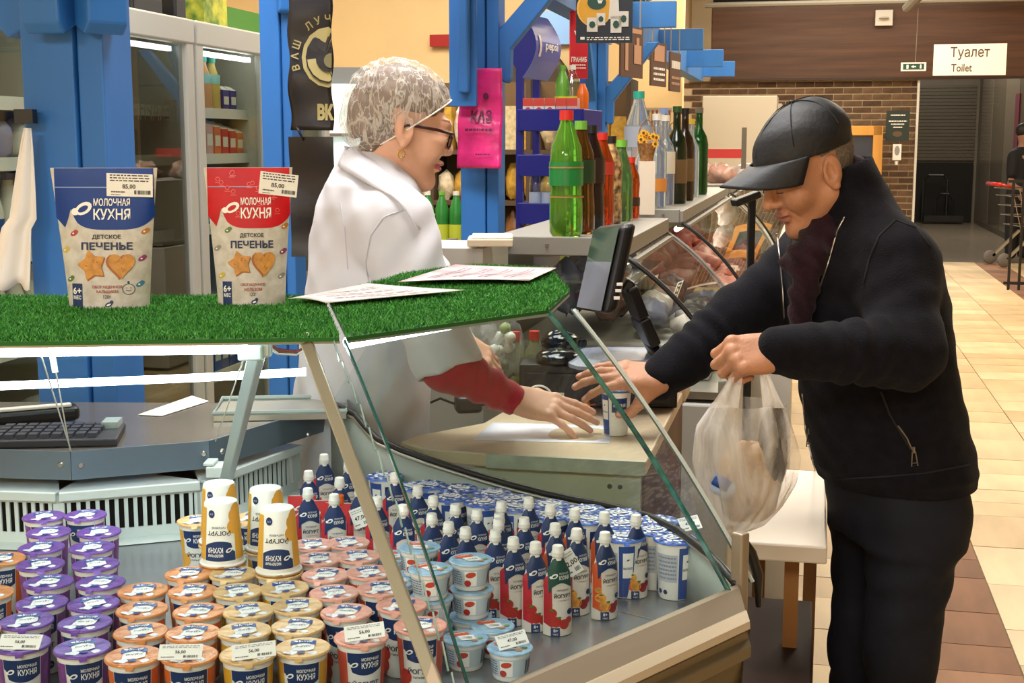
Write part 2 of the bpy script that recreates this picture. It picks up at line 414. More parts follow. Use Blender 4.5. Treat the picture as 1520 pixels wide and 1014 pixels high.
# ceiling pipes / ducts near the wood band
for k, (lat, u, z, L, r) in enumerate(((1.2, 17.6, 3.22, 5.2, .035), (1.2, 17.2, 3.32, 5.2, .025))):
    mb = MB(); mb.tube([uv(lat-L/2, u, z), uv(lat+L/2, u, z)], r, m_pipe, 8)
    tag(mb.build('ceiling_pipe'), ['thick grey pipe running along the top of the wood band', 'thin grey pipe above the thick one near the ceiling'][k], 'pipe')
mb = MB(); mb.tube([uv(1.05, 17.5, 3.12), uv(1.55, 16.6, 3.6)], .06, m_pipe, 10); tag(mb.build('duct_pipe'), 'short slanted grey duct under the ceiling above the exit sign', 'pipe')
mb = MB(); ubox(mb, .83, 18.38, 3.09, .22, .06, .2, m_white); mb.lathe([(.07, 0), (.05, .02)], m_white_paint, 12, c=uv(.83, 18.33, 3.08)); tag(mb.build('wall_speaker', bevel=.01), 'small square white speaker fixed on the brown wood band', 'speaker')

# ------------------------------------------------ signs
def sign(name, label, cat, px, py, Y, w, h, m, yaw=-HALL, th=.02):
    p = at(px, py, Y); R = Matrix.Rotation(yaw, 3, 'Z')
    o = thing(name, label, cat, p, yaw)
    mb = MB(); mb.box((0, th/2, 0), (w, th, h), m); mb.build('board', parent=o)
    return o, (lambda x, y: (x, -.003, y))
m_signw = mat('sign_white', '#efe3cf', .4, emit='#efe3cf', estr=.25)
m_tx_brown = mat('print_brown', '#5b4632', .6); m_tx_dark = mat('print_dark', '#1c1d22', .6); m_tx_white = mat('print_white', '#f2efe8', .5)
o, f = sign('toilet_sign', 'cream rectangular hanging sign reading Туалет and Toilet', 'sign', 1439.5, 88.5, 16.5, .835, .37, m_signw)
mb = MB(); mb.text(f, 'Туалет', 0, .075, .155, m_tx_brown, w=.45, bold=.008); mb.build('lettering', parent=o); mb = MB(); mb.text(f, 'Toilet', -.09, -.095, .095, m_tx_brown, bold=.015, w=.24); mb.build('lettering', parent=o)
o, f = sign('exit_sign', 'small white and green emergency exit sign on the wood band', 'sign', 1356, 99, 17.0, .30, .105, m_signw)
mb = MB(); mb.strip(f, -.125, .125, -.036, .036, mat('exit_green', '#1d4a36', .5), 1, 1)
f2 = lambda x, y: (x, -.006, y)
mb.strip(f2, -.085, -.06, -.025, .025, m_tx_white, 1, 1); mb.shape(f2, [(-.03, 0), (0, .018), (0, .007), (.03, .007), (.03, -.007), (0, -.007), (0, -.018)], m_tx_white)
mb.disc(f2, .085, .02, .008, .008, m_tx_white); mb.strip(f2, .075, .095, -.022, .012, m_tx_white, 1, 1); mb.build('pictogram', parent=o)
mb = MB(); mb.tube([(0.02, .01, .05), (.035, .01, 1.2)], .004, m_pipe, 5); mb.build('wire', parent=o)
o, f = sign('notice_board', 'dark green notice with white lettering on the brick wall', 'sign', 1332.5, 187, 17.2, .285, .38, mat('notice_green', '#1c2a22', .5))
mb = MB()
for i, (t, y, h, w) in enumerate((('ВАЙЛДБЕРРИЗ', .135, .022, .17), ('АВТОМАТИЧЕСКАЯ', .06, .03, .22), ('ДЛЯ РУК', .022, .03, .16), ('ЗДЕСЬ', -.016, .026, .11))):
    if i == 0: mb.lines(f, 0, y, .18, .03, m_tx_white, 1, 3)
    else: mb.lines(f, 0, y, w, h*1.1, m_tx_white, 1, 5+i)
mb.disc(f, 0, -.1, .06, .035, m_tx_brown); mb.build('lettering', parent=o)
o, f = sign('soap_dispenser', 'white wall dispenser with grey oval window below the green notice', 'dispenser', 1331.5, 226, 17.2, .105, .2, m_white, th=.07)
mb = MB(); mb.disc(f, 0, .02, .032, .06, mat('grey_window', '#8b8a88', .3)); mb.build('level_window', parent=o)
mb = MB(); mb.lathe([(.02, -.05), (.024, 0)], m_white, 10, c=(0, .03, -.11)); mb.build('nozzle', parent=o)
# wooden window frame on brick wall
o = thing('wooden_window', 'orange pine frame with dark blue glass behind the man', 'window', at(1278, 225, 17.1), -HALL)
m_pine = mat('pine', '#c98f3c', .5, var=.2, vscale=6, stretch=(1, 1, .2))
for c, d in (((0, 0, .26), (.5, .06, .12)), ((0, 0, -.36), (.5, .06, .1)), ((.2, 0, -.05), (.12, .06, .74)), ((-.2, 0, -.05), (.12, .06, .74))):
    mb = MB(); mb.box(c, d, m_pine); mb.build('frame_bar', parent=o, bevel=.006)
mb = MB(); mb.box((0, .02, -.05), (.36, .02, .6), mat('dusk_glass', '#2d3546', .12)); mb.build('pane', parent=o)

# shop walls
mb = MB(); ubox(mb, -3.1, 9.9, 2.0, 3.2, .12, 4.1, m_cream); ws = struct(mb.build('wall_shop'))
mb = MB(); ubox(mb, -2.14, 9.8, 2.245, 1.3, .04, .085, mat('red_stripe', '#a81d20', .5)); mb.build('red_stripe', parent=ws)
mb = MB(); ubox(mb, -2.15, 15.4, 2.0, 1.4, .2, 4.1, m_cream); struct(mb.build('wall_column'))
o = thing('tall_cabinet', 'tall plain white cabinet standing before the brick wall', 'cabinet', uv(-.86, 16.4, 0), -HALL)
mb = MB(); mb.box((0, 0, 1.03), (.86, .6, 2.02), mat('cabinet_white', '#b5ae9e', .45)); mb.build('carcass', parent=o, bevel=.01)
mb = MB(); mb.box((.46, -.05, 1.0), (.05, .5, 1.9), mat('grey_edge', '#9b968a', .5)); mb.build('side_rail', parent=o)
mb = MB(); mb.box((0, -.02, .03), (.8, .5, .06), m_black); mb.build('plinth', parent=o)

# shopping cart, barrier and far shopper at right edge
o = thing('shopping_cart', 'metal shopping cart with red handle at the right edge', 'cart', at(1510, 384, 16.6), 0)
o.location.z = 0
m_wire = mat('chrome_wire', '#b4afa5', .25, metal=.9)
mb = MB()
for i in range(9): mb.tube([(-.2+i*.09, -.25, .95), (-.05+i*.06, -.2, .45)], .006, m_wire, 5)
for z in (.5, .62, .74, .86, .95): mb.tube([(-.24+.3*(.95-z), -.25, z), (.6, -.25, z), (.6, .25, z), (-.24+.3*(.95-z), .25, z)], .007, m_wire, 5, closed=True)
mb.build('basket', parent=o)
for sx in (-.25, .25):
    mb = MB(); mb.bar((.1, sx, .42), (-.22, sx, .1), .04, .03, m_steel); mb.build('leg', parent=o)
    mb = MB(); R = Matrix.Rotation(math.pi/2, 4, 'X'); t = MB(); t.lathe([(.02, -.02), (.075, -.02), (.085, -.01), (.085, .01), (.075, .02), (.02, .02)], mat('wheel_grey', '#6b6760', .6), 16)
    mb.add([R @ Vector(v)+Vector((-.25, sx, .086)) for v in t.v], t.f, mat('wheel_grey')); mb.build('wheel', parent=o, smooth=True)
mb = MB(); mb.tube([(-.33, -.24, 1.0), (-.33, .24, 1.0)], .025, mat('red_plastic', '#c02a22', .35), 10); mb.tube([(-.33, -.24, 1.0), (-.2, -.25, .97)], .015, mat('red_plastic'), 8); mb.build('handle', parent=o, smooth=True)
mb = MB(); mb.blob((.25, 0, .68), (.25, .2, .16), mat('pink_bag', '#b98b7f', .5), 3, .2); tag(mb.build('bag_in_cart', smooth=True), 'pinkish shopping bag lying inside the metal cart', 'bag'); bpy.data.objects['bag_in_cart'].location = o.location
o = thing('barrier', 'black metal barrier with vertical bars beside the cart', 'barrier', uv(1.94, 14.3, 0), -HALL)
for i in range(5):
    mb = MB(); mb.box((.02+i*.1, 0, .58), (.025, .025, 1.1), m_black); mb.build('bar', parent=o)
for z in (.1, 1.12):
    mb = MB(); mb.box((.22, 0, z), (.5, .03, .03), m_black); mb.build('rail', parent=o)
# ================================================================== blue kiosk timber, fridges, racks
m_blue = mat('blue_paint', '#2b6cb4', .5, var=.08, vscale=6, stretch=(1, 1, .2), bump=.05, bscale=20)
m_blue2 = mat('blue_paint_beam', '#3a6fae', .5, var=.06, vscale=3)
def post(label, lat, u, w, d, z1, braces, brace_z, L=.75, s=1.0):
    o = thing('blue_post', label, 'post', uv(lat, u, 0), -HALL)
    mb = MB(); mb.box((-w*.17, 0, z1/2), (w*.66, d, z1), m_blue); mb.build('front_plank', parent=o, bevel=.004)
    mb = MB(); mb.box((w*.34, .01, z1/2), (w*.32, d, z1), m_blue); mb.build('side_plank', parent=o, bevel=.004)
    for (dx, dy, r) in braces:
        mb = MB()
        n = Vector((dx, dy, 0)); off = Vector((dx*w*.45, dy*d*.5, 0)); tw = Vector((-dy, dx, 0))
        a = off+Vector((0, 0, brace_z)); hw = .038
        pr = [(.0, 0), (.035*s, -.015*s), (.05*s, .0), (.053*s, .12*s), (L*.75, .12*s+L*.8), (L*.75-.07*s, .12*s+L*.8), (0, .19*s)]; hw = .03*s
        vs = [a+n*p[0]+Vector((0, 0, p[1]))+tw*hw*sg for sg in (-1, 1) for p in pr]; k = len(pr)
        mb.add(vs, [tuple(range(k))[::-1], tuple(range(k, 2*k))]+[(i, (i+1) % k, k+(i+1) % k, k+i) for i in range(k)], m_blue)
        mb.build('brace', parent=o, bevel=.006)
    return o
post('thick blue wooden post behind the cookie pouches at left', -1.60, 2.76, .19, .13, 2.9, ((-1, 0, 0), (0, -1, 0), (.8, -.6, 0)), 1.75, .75, 1.5)
post('narrow blue wooden post beside the black bags', -1.755, 4.33, .105, .1, 2.9, ((.6, -.8, 0),), 1.93, .3, .7)
post('blue wooden post with the pink bag hung on it', -1.31, 5.36, .155, .12, 2.9, ((1, 0, 0),), 1.75)
post('far blue wooden post beside the red banner', -1.27, 7.95, .15, .12, 2.6, ((0, -1, 0), (1, 0, 0)), 1.62, .42)
o = thing('canopy_beam', 'long blue canopy beam with rafter ends above the counters', 'beam', uv(-1.26, 9.5, 2.17), -HALL)
mb = MB(); mb.box((0, -.6, .1), (.12, 12.2, .22), m_blue2); mb.build('beam_board', parent=o)
for u in (4.6, 6.6, 8.6, 10.7, 13.1, 15.0):
    mb = MB(); mb.box((.1, u-9.5, .12), (.6, .06, .16), m_blue); mb.build('rafter', parent=o, bevel=.004)
# second canopy beam, left part, seen from below at the top
o = thing('cross_beam', 'light blue cross beam behind the hanging posters', 'beam', uv(-1.47, 8.25, 2.19), -HALL)
mb = MB(); mb.box((0, 0, 0), (.5, .12, .2), mat('pale_blue', '#7fa6d4', .5)); mb.build('beam_board', parent=o)
# garland of fir on the beam
mb = MB(); rd = random.Random(3); m_fir = [mat('fir_dark', '#2c3328', .8), mat('fir_grey', '#4d5547', .8)]
for i in range(900):
    c = uv(-1.17, 6.9+rd.random()*2.9, 2.37+rd.uniform(-.04, .11)); d = Vector((rd.gauss(0, 1), rd.gauss(0, 1), rd.gauss(0, 1))).normalized()*.07
    s = d.cross(Vector((rd.random(), rd.random(), 1))).normalized()*.012
    mb.add([c-s, c+s, c+d], [(0, 1, 2)], rd.choice(m_fir))
tag(mb.build('fir_garland'), 'dark green fir garland lying on the blue canopy beam', 'garland', kind='stuff')

# posters under the beam
m_navy = mat('navy', '#121c2b', .4)
o, f = sign('dairy_poster', 'dark navy poster of dairy products on a yellow plate', 'poster', 897, 22, 6.4, .262, .255, m_navy, yaw=-.1)
f2 = lambda x, y: (x, -.005, y); f3 = lambda x, y: (x, -.007, y); f4 = lambda x, y: (x, -.009, y)
m_yel = mat('poster_yellow', '#e0a326', .5); m_grn = mat('poster_green', '#1f4a3c', .5); m_milk = mat('poster_milk', '#d9d4ca', .5)
mb = MB(); mb.disc(f, -.045, .03, .083, .085, mat('poster_rim', '#f0c25a', .5), 24); mb.disc(f2, -.045, .03, .075, .078, m_yel, 24); mb.disc(f3, -.035, .055, .044, .032, m_grn, 16)
for cx, cy, w, h in ((-.055, -.045, .05, .065), (-.015, -.02, .04, .055), (.09, -.02, .045, .07), (.055, -.045, .05, .075)): mb.strip(f4, cx-w/2, cx+w/2, cy-h/2, cy+h/2, m_milk, 1, 1); mb.disc(lambda x, y: (x, -.011, y), cx, cy, w*.3, h*.25, m_grn, 8)
mb.shape(f4, [(.02, -.02), (.025, .06), (.035, .1), (.04, .127), (.052, .127), (.056, .1), (.066, .06), (.07, -.02)], m_milk)
mb.text(f4, 'w', -.02, .058, .016, m_tx_white, bold=.05); mb.strip(f2, -.11, -.09, -.112, -.1, m_tx_white, 1, 1); mb.lines(f2, .02, -.108, .2, .018, m_tx_white, 2, 7)
mb.build('print', parent=o)
m_redb = mat('banner_red', '#d02634', .5)
o, f = sign('red_banner', 'narrow red vertical banner with white lettering', 'banner', 859.5, 66, 7.0, .092, .34, m_redb, yaw=.15)
mb = MB(); mb.text(f, 'ГРАНИБ', 0, -.075, .026, m_tx_white, bold=.03, w=.08); mb.text(f, 'w', 0, .05, .035, m_tx_white, bold=.06); mb.lines(f, 0, -.11, .07, .03, m_tx_white, 2, 4); mb.build('lettering', parent=o); mb = MB(); mb.tube([(0, .01, .16), (0, .01, .4)], .003, m_pipe, 5); mb.build('cord', parent=o)
m_brb = mat('brown_board', '#5a4034', .6)
for i, (u, lab) in enumerate(((7.4, 'first brown price board under the beam, with a figure'), (8.7, 'second brown price board under the beam, middle one'), (9.75, 'third brown price board under the beam, farthest one'))):
    o = thing('price_board', lab, 'sign', uv(-.98, u, 1.985+.005*i), 1.08+.06*i, 'brown boards under the beam')
    mb = MB(); mb.box((0, 0, 0), (.30, .012, .27), m_brb); mb.build('board', parent=o)
    for x in (-.12, .12): mb = MB(); mb.tube([(x, 0, .13), (x, 0, .3)], .004, m_pipe, 5); mb.build('cord', parent=o)
    f = lambda x, y: (x, -.009, y); mb = MB(); m_tan = mat('tan_print', '#b98f74', .6)
    if i == 0: mb.disc(f, -.08, .075, .016, .018, m_tan); mb.strip(f, -.1, -.06, -.1, .06, m_tan, 1, 1); mb.strip(f, .02, .12, -.06, .04, m_tan, 1, 1); mb.strip(f, .05, .09, .04, .08, m_tan, 1, 1); mb.strip(f, -.12, .12, .1, .125, m_tan, 1, 1)
    elif i == 1: mb.strip(f, -.1, .1, .02, .12, m_tan, 1, 1); mb.lines(f, 0, -.06, .22, .1, m_tx_white, 3, 4)
    else: mb.lines(f, 0, .05, .24, .12, m_tx_white, 1, 9); mb.lines(f, 0, -.06, .22, .08, m_tan, 2, 2)
    mb.build('print', parent=o)
# rack of hanging skewers on the cream column
o = thing('skewer_rack', 'rack of long hanging metal skewers on the cream column', 'rack', uv(-1.83, 15.2, 1.86), -HALL)
mb = MB(); mb.box((0, 0, 0), (.56, .03, .05), m_steel); mb.build('rail', parent=o)
rd = random.Random(8)
for i in range(12):
    x = -.26+i*.047; h = .45+rd.uniform(-.08, .08); m = m_dgrey if i < 7 else mat('skewer_red', '#7c4a44', .5)
    mb = MB(); mb.tube([(x, -.03, 0), (x, -.03, -h)], .012, m, 6); mb.build('skewer', parent=o)

# fridges along the left
m_fr = mat('fridge_frame', '#a9a8a0', .4); m_fin = mat('fridge_inside', '#b9b7a6', .6); gl_door = glass('door_glass', '#e6e9e4', .35, .01, .02); gl_door1 = glass('door_glass_reflecting', '#c9ccc4', .8, .01, .12)
def bottle_mb(kind, m, cap, lab, s=1.0):
    mb = MB()
    if kind == 'milk': pr = [(.034, 0), (.038, .01), (.038, .13), (.03, .17), (.016, .215), (.016, .23)]
    elif kind == 'soda': pr = [(.03, 0), (.037, .012), (.037, .07), (.034, .11), (.037, .16), (.034, .2), (.016, .25), (.013, .265)]
    elif kind == 'wine': pr = [(.034, 0), (.037, .008), (.037, .19), (.03, .22), (.014, .25), (.013, .31)]
    else: pr = [(.033, 0), (.036, .01), (.036, .16), (.018, .21), (.014, .235)]
    pr = [(r*s, z*s) for r, z in pr]; zt = pr[-1][1]
    return pr, zt
def bottle(name, label, kind, m, capm, labm, loc, s=1.0, group=None, n=14, lab_z=(.05, .13), h=None):
    o = thing(name, label, 'bottle', loc, random.uniform(0, 6), group)
    pr, zt = bottle_mb(kind, m, capm, labm, s)
    if h: k = h/(zt+.02*s); pr = [(r*k**.5, z*k) for r, z in pr]; zt *= k
    mb = MB(); mb.lathe(pr, m, n); mb.build('bottle_body', parent=o, smooth=True, auto=60)
    mb = MB(); r = pr[-1][0]+.003; mb.lathe([(r, zt-.004), (r, zt+.018*s)], capm, n); mb.build('cap', parent=o)
    if labm:
        rm = max(p[0] for p in pr)+.0012; zz = [z*zt/.27 for z in lab_z]
        mb = MB(); mb.lathe([(rm, zz[0]), (rm, zz[1])], labm, n, cap0=False, cap1=False); mb.build('paper_label', parent=o, smooth=True)
    return o
FL = -2.53
frid = [('open milk fridge at the far left with white bottles', 3.2, 4.42), ('glass door fridge right of the thick blue post, reflecting door', 4.44, 5.25), ('glass door fridge with juice bottles and red cartons', 5.27, 6.05), ('glass door fridge partly behind the narrow blue post', 6.07, 6.85)]
m_teal = mat('teal_cap', '#2aa38d', .4)
for fi, (lab, u0, u1) in enumerate(frid):
    o = thing('display_fridge', lab, 'fridge', uv(FL, (u0+u1)/2, 0), -HALL+math.pi/2); L = u1-u0     # local x along +u, local +y towards -lat (inside)
    mb = MB(); mb.box((0, .62, 1.0), (L, .04, 2.0), m_fin); mb.box((0, .32, .1), (L, .6, .2), m_fr); mb.box((0, .32, 1.97), (L, .6, .06), m_fin)
    for sx in (-1, 1): mb.box((sx*(L/2-.015), .32, 1.0), (.03, .6, 2.0), m_fin)
    mb.build('carcass', parent=o)
    for z in (.45, .8, 1.12, 1.43, 1.63):
        mb = MB(); mb.box((0, .34, z), (L-.06, .5, .012), mat('wire_shelf', '#8b8a80', .4)); mb.box((0, .085, z), (L-.06, .012, .045), m_white); mb.build('shelf', parent=o)
    mb = MB()
    for sx in (-1, 1): mb.box((sx*(L/2-.035), 0, 1.02), (.07, .05, 1.9), m_fr)
    mb.box((0, 0, 1.95), (L, .06, .1), m_fr); mb.box((0, 0, .12), (L, .05, .12), m_fr); df = mb.build('door', parent=o, bevel=.008)
    mb = MB(); mb.box((0, .0, 1.03), (L-.13, .008, 1.75), gl_door1 if fi == 1 else gl_door); mb.build('pane', parent=df)
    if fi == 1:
        mb = MB(); g = lambda x, y: (-x, .012, y); mb.text(g, 'ПЕКАРНЯ', -.12, 1.63, .085, mat('sign_reflection_pale', '#c4beb0', .5), w=.36); mb.build('lettering', parent=df)  # mirrored word imitates a sign's reflection in the door, modelled as pale letters
    mb = MB(); mb.box((.0, .05, 1.88), (L-.15, .02, .02), mat('fridge_led', '#ffffff', .5, emit='#f4f8ff', estr=7.0)); mb.build('led_strip', parent=o)
mk_milk = mat('milk_white', '#e7e2d2', .45); mk_tan = mat('juice_tan', '#d99a58', .35); mk_lab = mat('label_yellow', '#cdb25c', .5)
mk_teal = mat('bottle_teal', '#9fd6d0', .3); mk_purple = mat('carton_purple', '#4a3f86', .45); mk_red = mat('carton_red', '#cf4436', .45); mk_orange = mat('carton_orange', '#dd7440', .45); mk_pinkc = mat('carton_pink', '#dba79c', .5); mk_blue = mat('carton_blue', '#28529c', .45); mk_navy2 = mat('carton_dark', '#26264a', .5)
def fpos(u, dep, z): return uv(FL-dep, u, z)
rd = random.Random(11)
sec = 0
def carton(label, u, dep, z, w, h, m, m2, group):
    o = thing('drink_carton', label, 'carton', fpos(u, dep, z), -HALL+math.pi/2, group)
    mb = MB(); mb.box((0, 0, h*.42), (w, w, h*.84), m)
    g = w/2; mb.add([(-g, -g, h*.84), (g, -g, h*.84), (g, g, h*.84), (-g, g, h*.84), (-g, 0, h), (g, 0, h)], [(0, 1, 5, 4), (2, 3, 4, 5), (1, 2, 5), (3, 0, 4)], m2); mb.build('carton_box', parent=o)
    mb = MB(); mb.strip(lambda x, y: (x, -g-.001, y), -g*.8, g*.8, h*.3, h*.6, m2, 1, 1); mb.build('print', parent=o)
# second door: bottles on the upper shelf, cartons below
for i in range(2): bottle('juice_bottle', ['teal topped juice bottle at the left of the upper fridge shelf', 'teal topped juice bottle second on the upper fridge shelf'][i], 'milk', mk_tan if i == 0 else mk_lab, m_teal, mk_teal, fpos(5.63+i*.09, .12, 1.637), 1.0, 'juice bottles', lab_z=(.15, .2), h=.24)
for i in range(2): carton(['purple carton on the upper fridge shelf, nearer', 'purple carton on the upper fridge shelf, farther'][i], 5.82+i*.08, .13, 1.637, .065, .12, mk_purple, mk_milk, 'purple cartons')
for i in range(5): carton('%s red or orange carton from the left on the second fridge shelf' % ORD[i], 5.63+i*.082, .13, 1.437, .068, .17-.01*i, [mk_pinkc, mk_orange, mk_red, mk_red, mk_orange][i], mk_milk, 'red cartons')
for i in range(5): carton('%s dark carton from the left on the third fridge shelf' % ORD[i], 5.63+i*.082, .13, 1.126, .075, .2, [mk_blue, mk_navy2, mk_blue, mk_navy2, mk_blue][i], mk_milk, 'dark cartons')
for i in range(6): carton('%s blue carton from the left on the lowest fridge shelf' % ORD[i], 5.56+i*.08, .13, .456, .07, .2, mk_blue, mk_milk, 'blue cartons')
for r, z in enumerate((.806, 1.126, 1.437)):
    for i in range(4): carton('%s mixed carton on %s of the fridge by the narrow post' % (ORD[i], ['lower shelf', 'middle shelf', 'upper shelf'][r]), 6.2+i*.1, .14, z, .08, .2, rd.choice([mk_red, mk_blue, mk_milk, mk_pinkc]), mk_milk, 'mixed cartons')
# first door: few soft packs
for i in range(3):
    mb = MB(); mb.blob((0, 0, .06), (.09, .07, .065), [mk_milk, mat('pack_grey', '#a8a49a', .4), mat('pack_yellow', '#b8a55c', .4)][i], 20+i, .15)
    o = tag(mb.build('soft_pack', smooth=True), ['white soft pack on the shelf of the reflecting fridge', 'grey soft pack beside the white one in the reflecting fridge', 'yellowish soft pack low in the reflecting fridge'][i], 'pack'); o.location = fpos(4.75+i*.17, .2, 1.13 if i < 2 else .81)
# milk fridge at far left
for r, z in enumerate((.806, 1.126)):
    for i in range(9): bottle('milk_bottle', 'white milk bottle, %s from the left on %s shelf at far left' % (ORD[i], ['lower', 'upper'][r]), 'milk', mk_milk, mk_blue if r else m_white, mk_blue if i % 3 == 0 else mk_milk, fpos(3.42+i*.105, .16, z), 1.1, 'milk bottles')
for r, z in enumerate((.456, 1.437)):
    for i in range(6):
        mb = MB(); mb.blob((0, 0, .07), (.07, .06, .075), rd.choice([mk_milk, mat('pack_grey'), mat('pack_lilac', '#9b95b0', .4)]), 60+r*10+i, .12)
        o = tag(mb.build('soft_pack', smooth=True), 'pale soft dairy pack, %s on %s shelf at far left' % (ORD[i], ['bottom', 'top'][r]), 'pack', 'soft dairy packs'); o.location = fpos(3.5+i*.15, .17, z)
# goods on top of the fridges
mb = MB(); ubox(mb, -2.75, 5.05, 2.04, .3, .25, .08, m_black); tag(mb.build('black_tray', bevel=.01), 'black box lying on top of the first fridge', 'box')
mb = MB(); ubox(mb, -2.72, 5.38, 2.07, .2, .1, .14, m_black); tag(mb.build('speaker_box', bevel=.01), 'small upright black box on top of the fridges', 'box')
o = thing('leafy_box', 'box printed with green and yellow leaves on the fridge', 'box', uv(-2.72, 5.72, 2.0), -HALL)
mb = MB(); mb.box((0, 0, .12), (.2, .24, .24), mat('leaf_print', '#b9b53a', .5, var=.6, vscale=16, col2='#466b22')); mb.build('carton_box', parent=o)
mb = MB(); ubox(mb, -2.85, 6.35, 2.08, .1, 1.1, .15, mat('green_board', '#356a1c', .5)); tag(mb.build('green_board'), 'green fascia board above the far fridge', 'board')
mb = MB(); ubox(mb, -2.95, 6.4, 2.45, .1, 1.1, .16, mat('red_brown_board', '#7c3524', .5)); tag(mb.build('red_board'), 'red brown board above the green fascia', 'board')
# white cloth hanging left of the thick post
o = thing('hanging_cloth', 'white cloth hanging from a hook left of the blue post', 'cloth', at(40, 190, 2.95), 0)
def clf(a, b):
    t = b; wdt = .015+.075*t**.9; x = -.06*t-wdt*.5+wdt*a*1.1+(.02 if t < .6 else .0)*t
    return (x, .012*math.sin(a*9+t*2)*(.3+t), -.345*t+.008*math.sin(a*12)*t)
mb = MB(); mb.grid(clf, 14, 16, mat('white_cloth', '#ebe8e2', .8)); c = mb.build('cloth', parent=o, smooth=True); c.modifiers.new('thick', 'SOLIDIFY').thickness = .003
mb = MB(); mb.box((-.005, .01, .025), (.04, .03, .03), m_black); mb.build('hook', parent=o)

# black bags hanging by the narrow post
o = thing('black_carrier_bag', 'black hanging carrier bag with a round gold emblem and Russian lettering', 'bag', at(464, 90, 4.2), 0)
m_bag = mat('black_bag', '#26211e', .35, var=.2, vscale=7, bump=.4, bscale=9); m_gold = mat('gold_print', '#a99a62', .45); m_gold_d = mat('gold_dark', '#6d6238', .5)
bf = lambda x, y, off=.0: (x, .012*math.sin(y*9+x*14)+.006*math.sin(y*31)-off, y)
mb = MB(); mb.grid(lambda a, b: bf(-.072+.132*a+.004*math.sin(b*17), -.21+.45*b), 10, 30, m_bag); c = mb.build('bag_sheet', parent=o, smooth=True); c.modifiers.new('thick', 'SOLIDIFY').thickness = .006
fd = lambda x, y: bf(x, y, .005); fd2 = lambda x, y: bf(x, y, .007); fd3 = lambda x, y: bf(x, y, .009)
half = lambda cx, cy, r, n=16: [(min(.058, cx+r*math.cos(6.283*i/n)), cy+r*1.12*math.sin(6.283*i/n)) for i in range(n)]
mb = MB(); mb.shape(fd, half(.05, .01, .082), m_gold, (.03, .01)); mb.shape(fd2, half(.05, .01, .07), m_bag, (.035, .01)); mb.shape(fd2, half(.05, .01, .066), m_gold, (.035, .01)); mb.shape(fd3, half(.05, .01, .04), m_bag, (.04, .01))
mb.shape(lambda x, y: bf(x, y, .011), half(.055, -.0, .02), m_gold_d, (.047, 0))
for i, ch in enumerate('ВАШ ЛУЧ'):
    a = math.radians(196-i*17.5); mb.text(fd, ch, .05+.103*math.cos(a), .01+.116*math.sin(a), .023, m_gold, bold=.02, rot=a-math.pi/2)
mb.text(fd3, 'В', .038, .064, .017, m_tx_dark, bold=.03); mb.text(fd, 'ВК', .038, -.155, .05, m_gold, bold=.06, w=.05)
mb.build('print', parent=o)
mb = MB(); mb.grid(lambda a, b: bf(-.078+.14*a, -.6+.37*b, .008), 8, 20, m_bag); mb.tube([bf(-.05, -.2, .012), bf(-.04, -.215, .03), bf(-.03, -.24, .012)], .004, m_bag, 5); mb.build('lower_bag', parent=o, smooth=True)
# bright drinks cooler behind
o = thing('lit_cooler', 'lit glass drinks cooler behind the white net cap', 'fridge', uv(-3.02, 8.2, 0), -HALL+.35)
mb = MB(); mb.box((0, .3, 1.0), (.62, .5, 1.95), mat('cooler_body', '#6a6f72', .5)); mb.build('carcass', parent=o)
mb = MB(); mb.box((0, .03, 1.02), (.5, .02, 1.7), mat('cooler_lit', '#d8eef0', .3, emit='#bfe0e8', estr=.42, var=.2, vscale=9)); mb.build('lit_front', parent=o)
for i in range(5):
    mb = MB(); mb.box((0, .0, .35+i*.3), (.5, .03, .02), m_dgrey); mb.build('shelf', parent=o)

# pink bag on post
o = thing('pink_carrier_bag', 'pink plastic carrier bag with dark lettering hung on the blue post', 'bag', uv(-1.285, 5.2, 1.595), -HALL)
m_pink = mat('pink_film', '#dc2f7d', .25, var=.25, vscale=9, bump=.5, bscale=14, trans=.0)
pf = lambda x, y, off=0: (x, .01*math.sin(y*16+x*20)+.005*math.sin(y*45+x*9)-off, y)
def pg(a, b):
    y = -.195+.385*b; w0 = .092-.012*b; x = -w0+2*w0*a
    return pf(x-.012*(1-b)+.01, y)
mb = MB(); mb.grid(pg, 14, 24, m_pink); c = mb.build('bag_sheet', parent=o, smooth=True)
c.modifiers.new('thick', 'SOLIDIFY').thickness = .012
fd = lambda x, y: pf(x, y, .016)
m_pp = mat('bag_print', '#5b1240', .5); mb = MB(); mb.text(fd, 'КАЗ', .012, .01, .044, m_pp, bold=.03, w=.08); mb.lines(fd, .005, -.045, .11, .022, m_pp, 1, 6); mb.lines(fd, .02, -.14, .06, .014, m_pp, 1, 6); mb.disc(fd, .03, .085, .012, .014, m_pp, 10); mb.build('lettering', parent=o)
mb = MB(); mb.strip(lambda x, y: pf(x, y, .017), -.045, -.012, .085, .118, m_tx_white, 2, 2); mb.text(lambda x, y: pf(x, y, .019), '5', -.028, .1, .012, m_tx_dark); mb.build('price_sticker', parent=o)

o = thing('blue_cleat', 'short blue board and brace nailed in front of the pink bag', 'board', uv(-1.335, 5.15, 1.64), -HALL)
mb = MB(); mb.box((0, 0, .25), (.108, .02, .5), m_blue); mb.build('board', parent=o, bevel=.003)
mb = MB(); mb.box((.012, -.03, .3), (.042, .05, .5), m_blue); mb.build('brace', parent=o, bevel=.008)
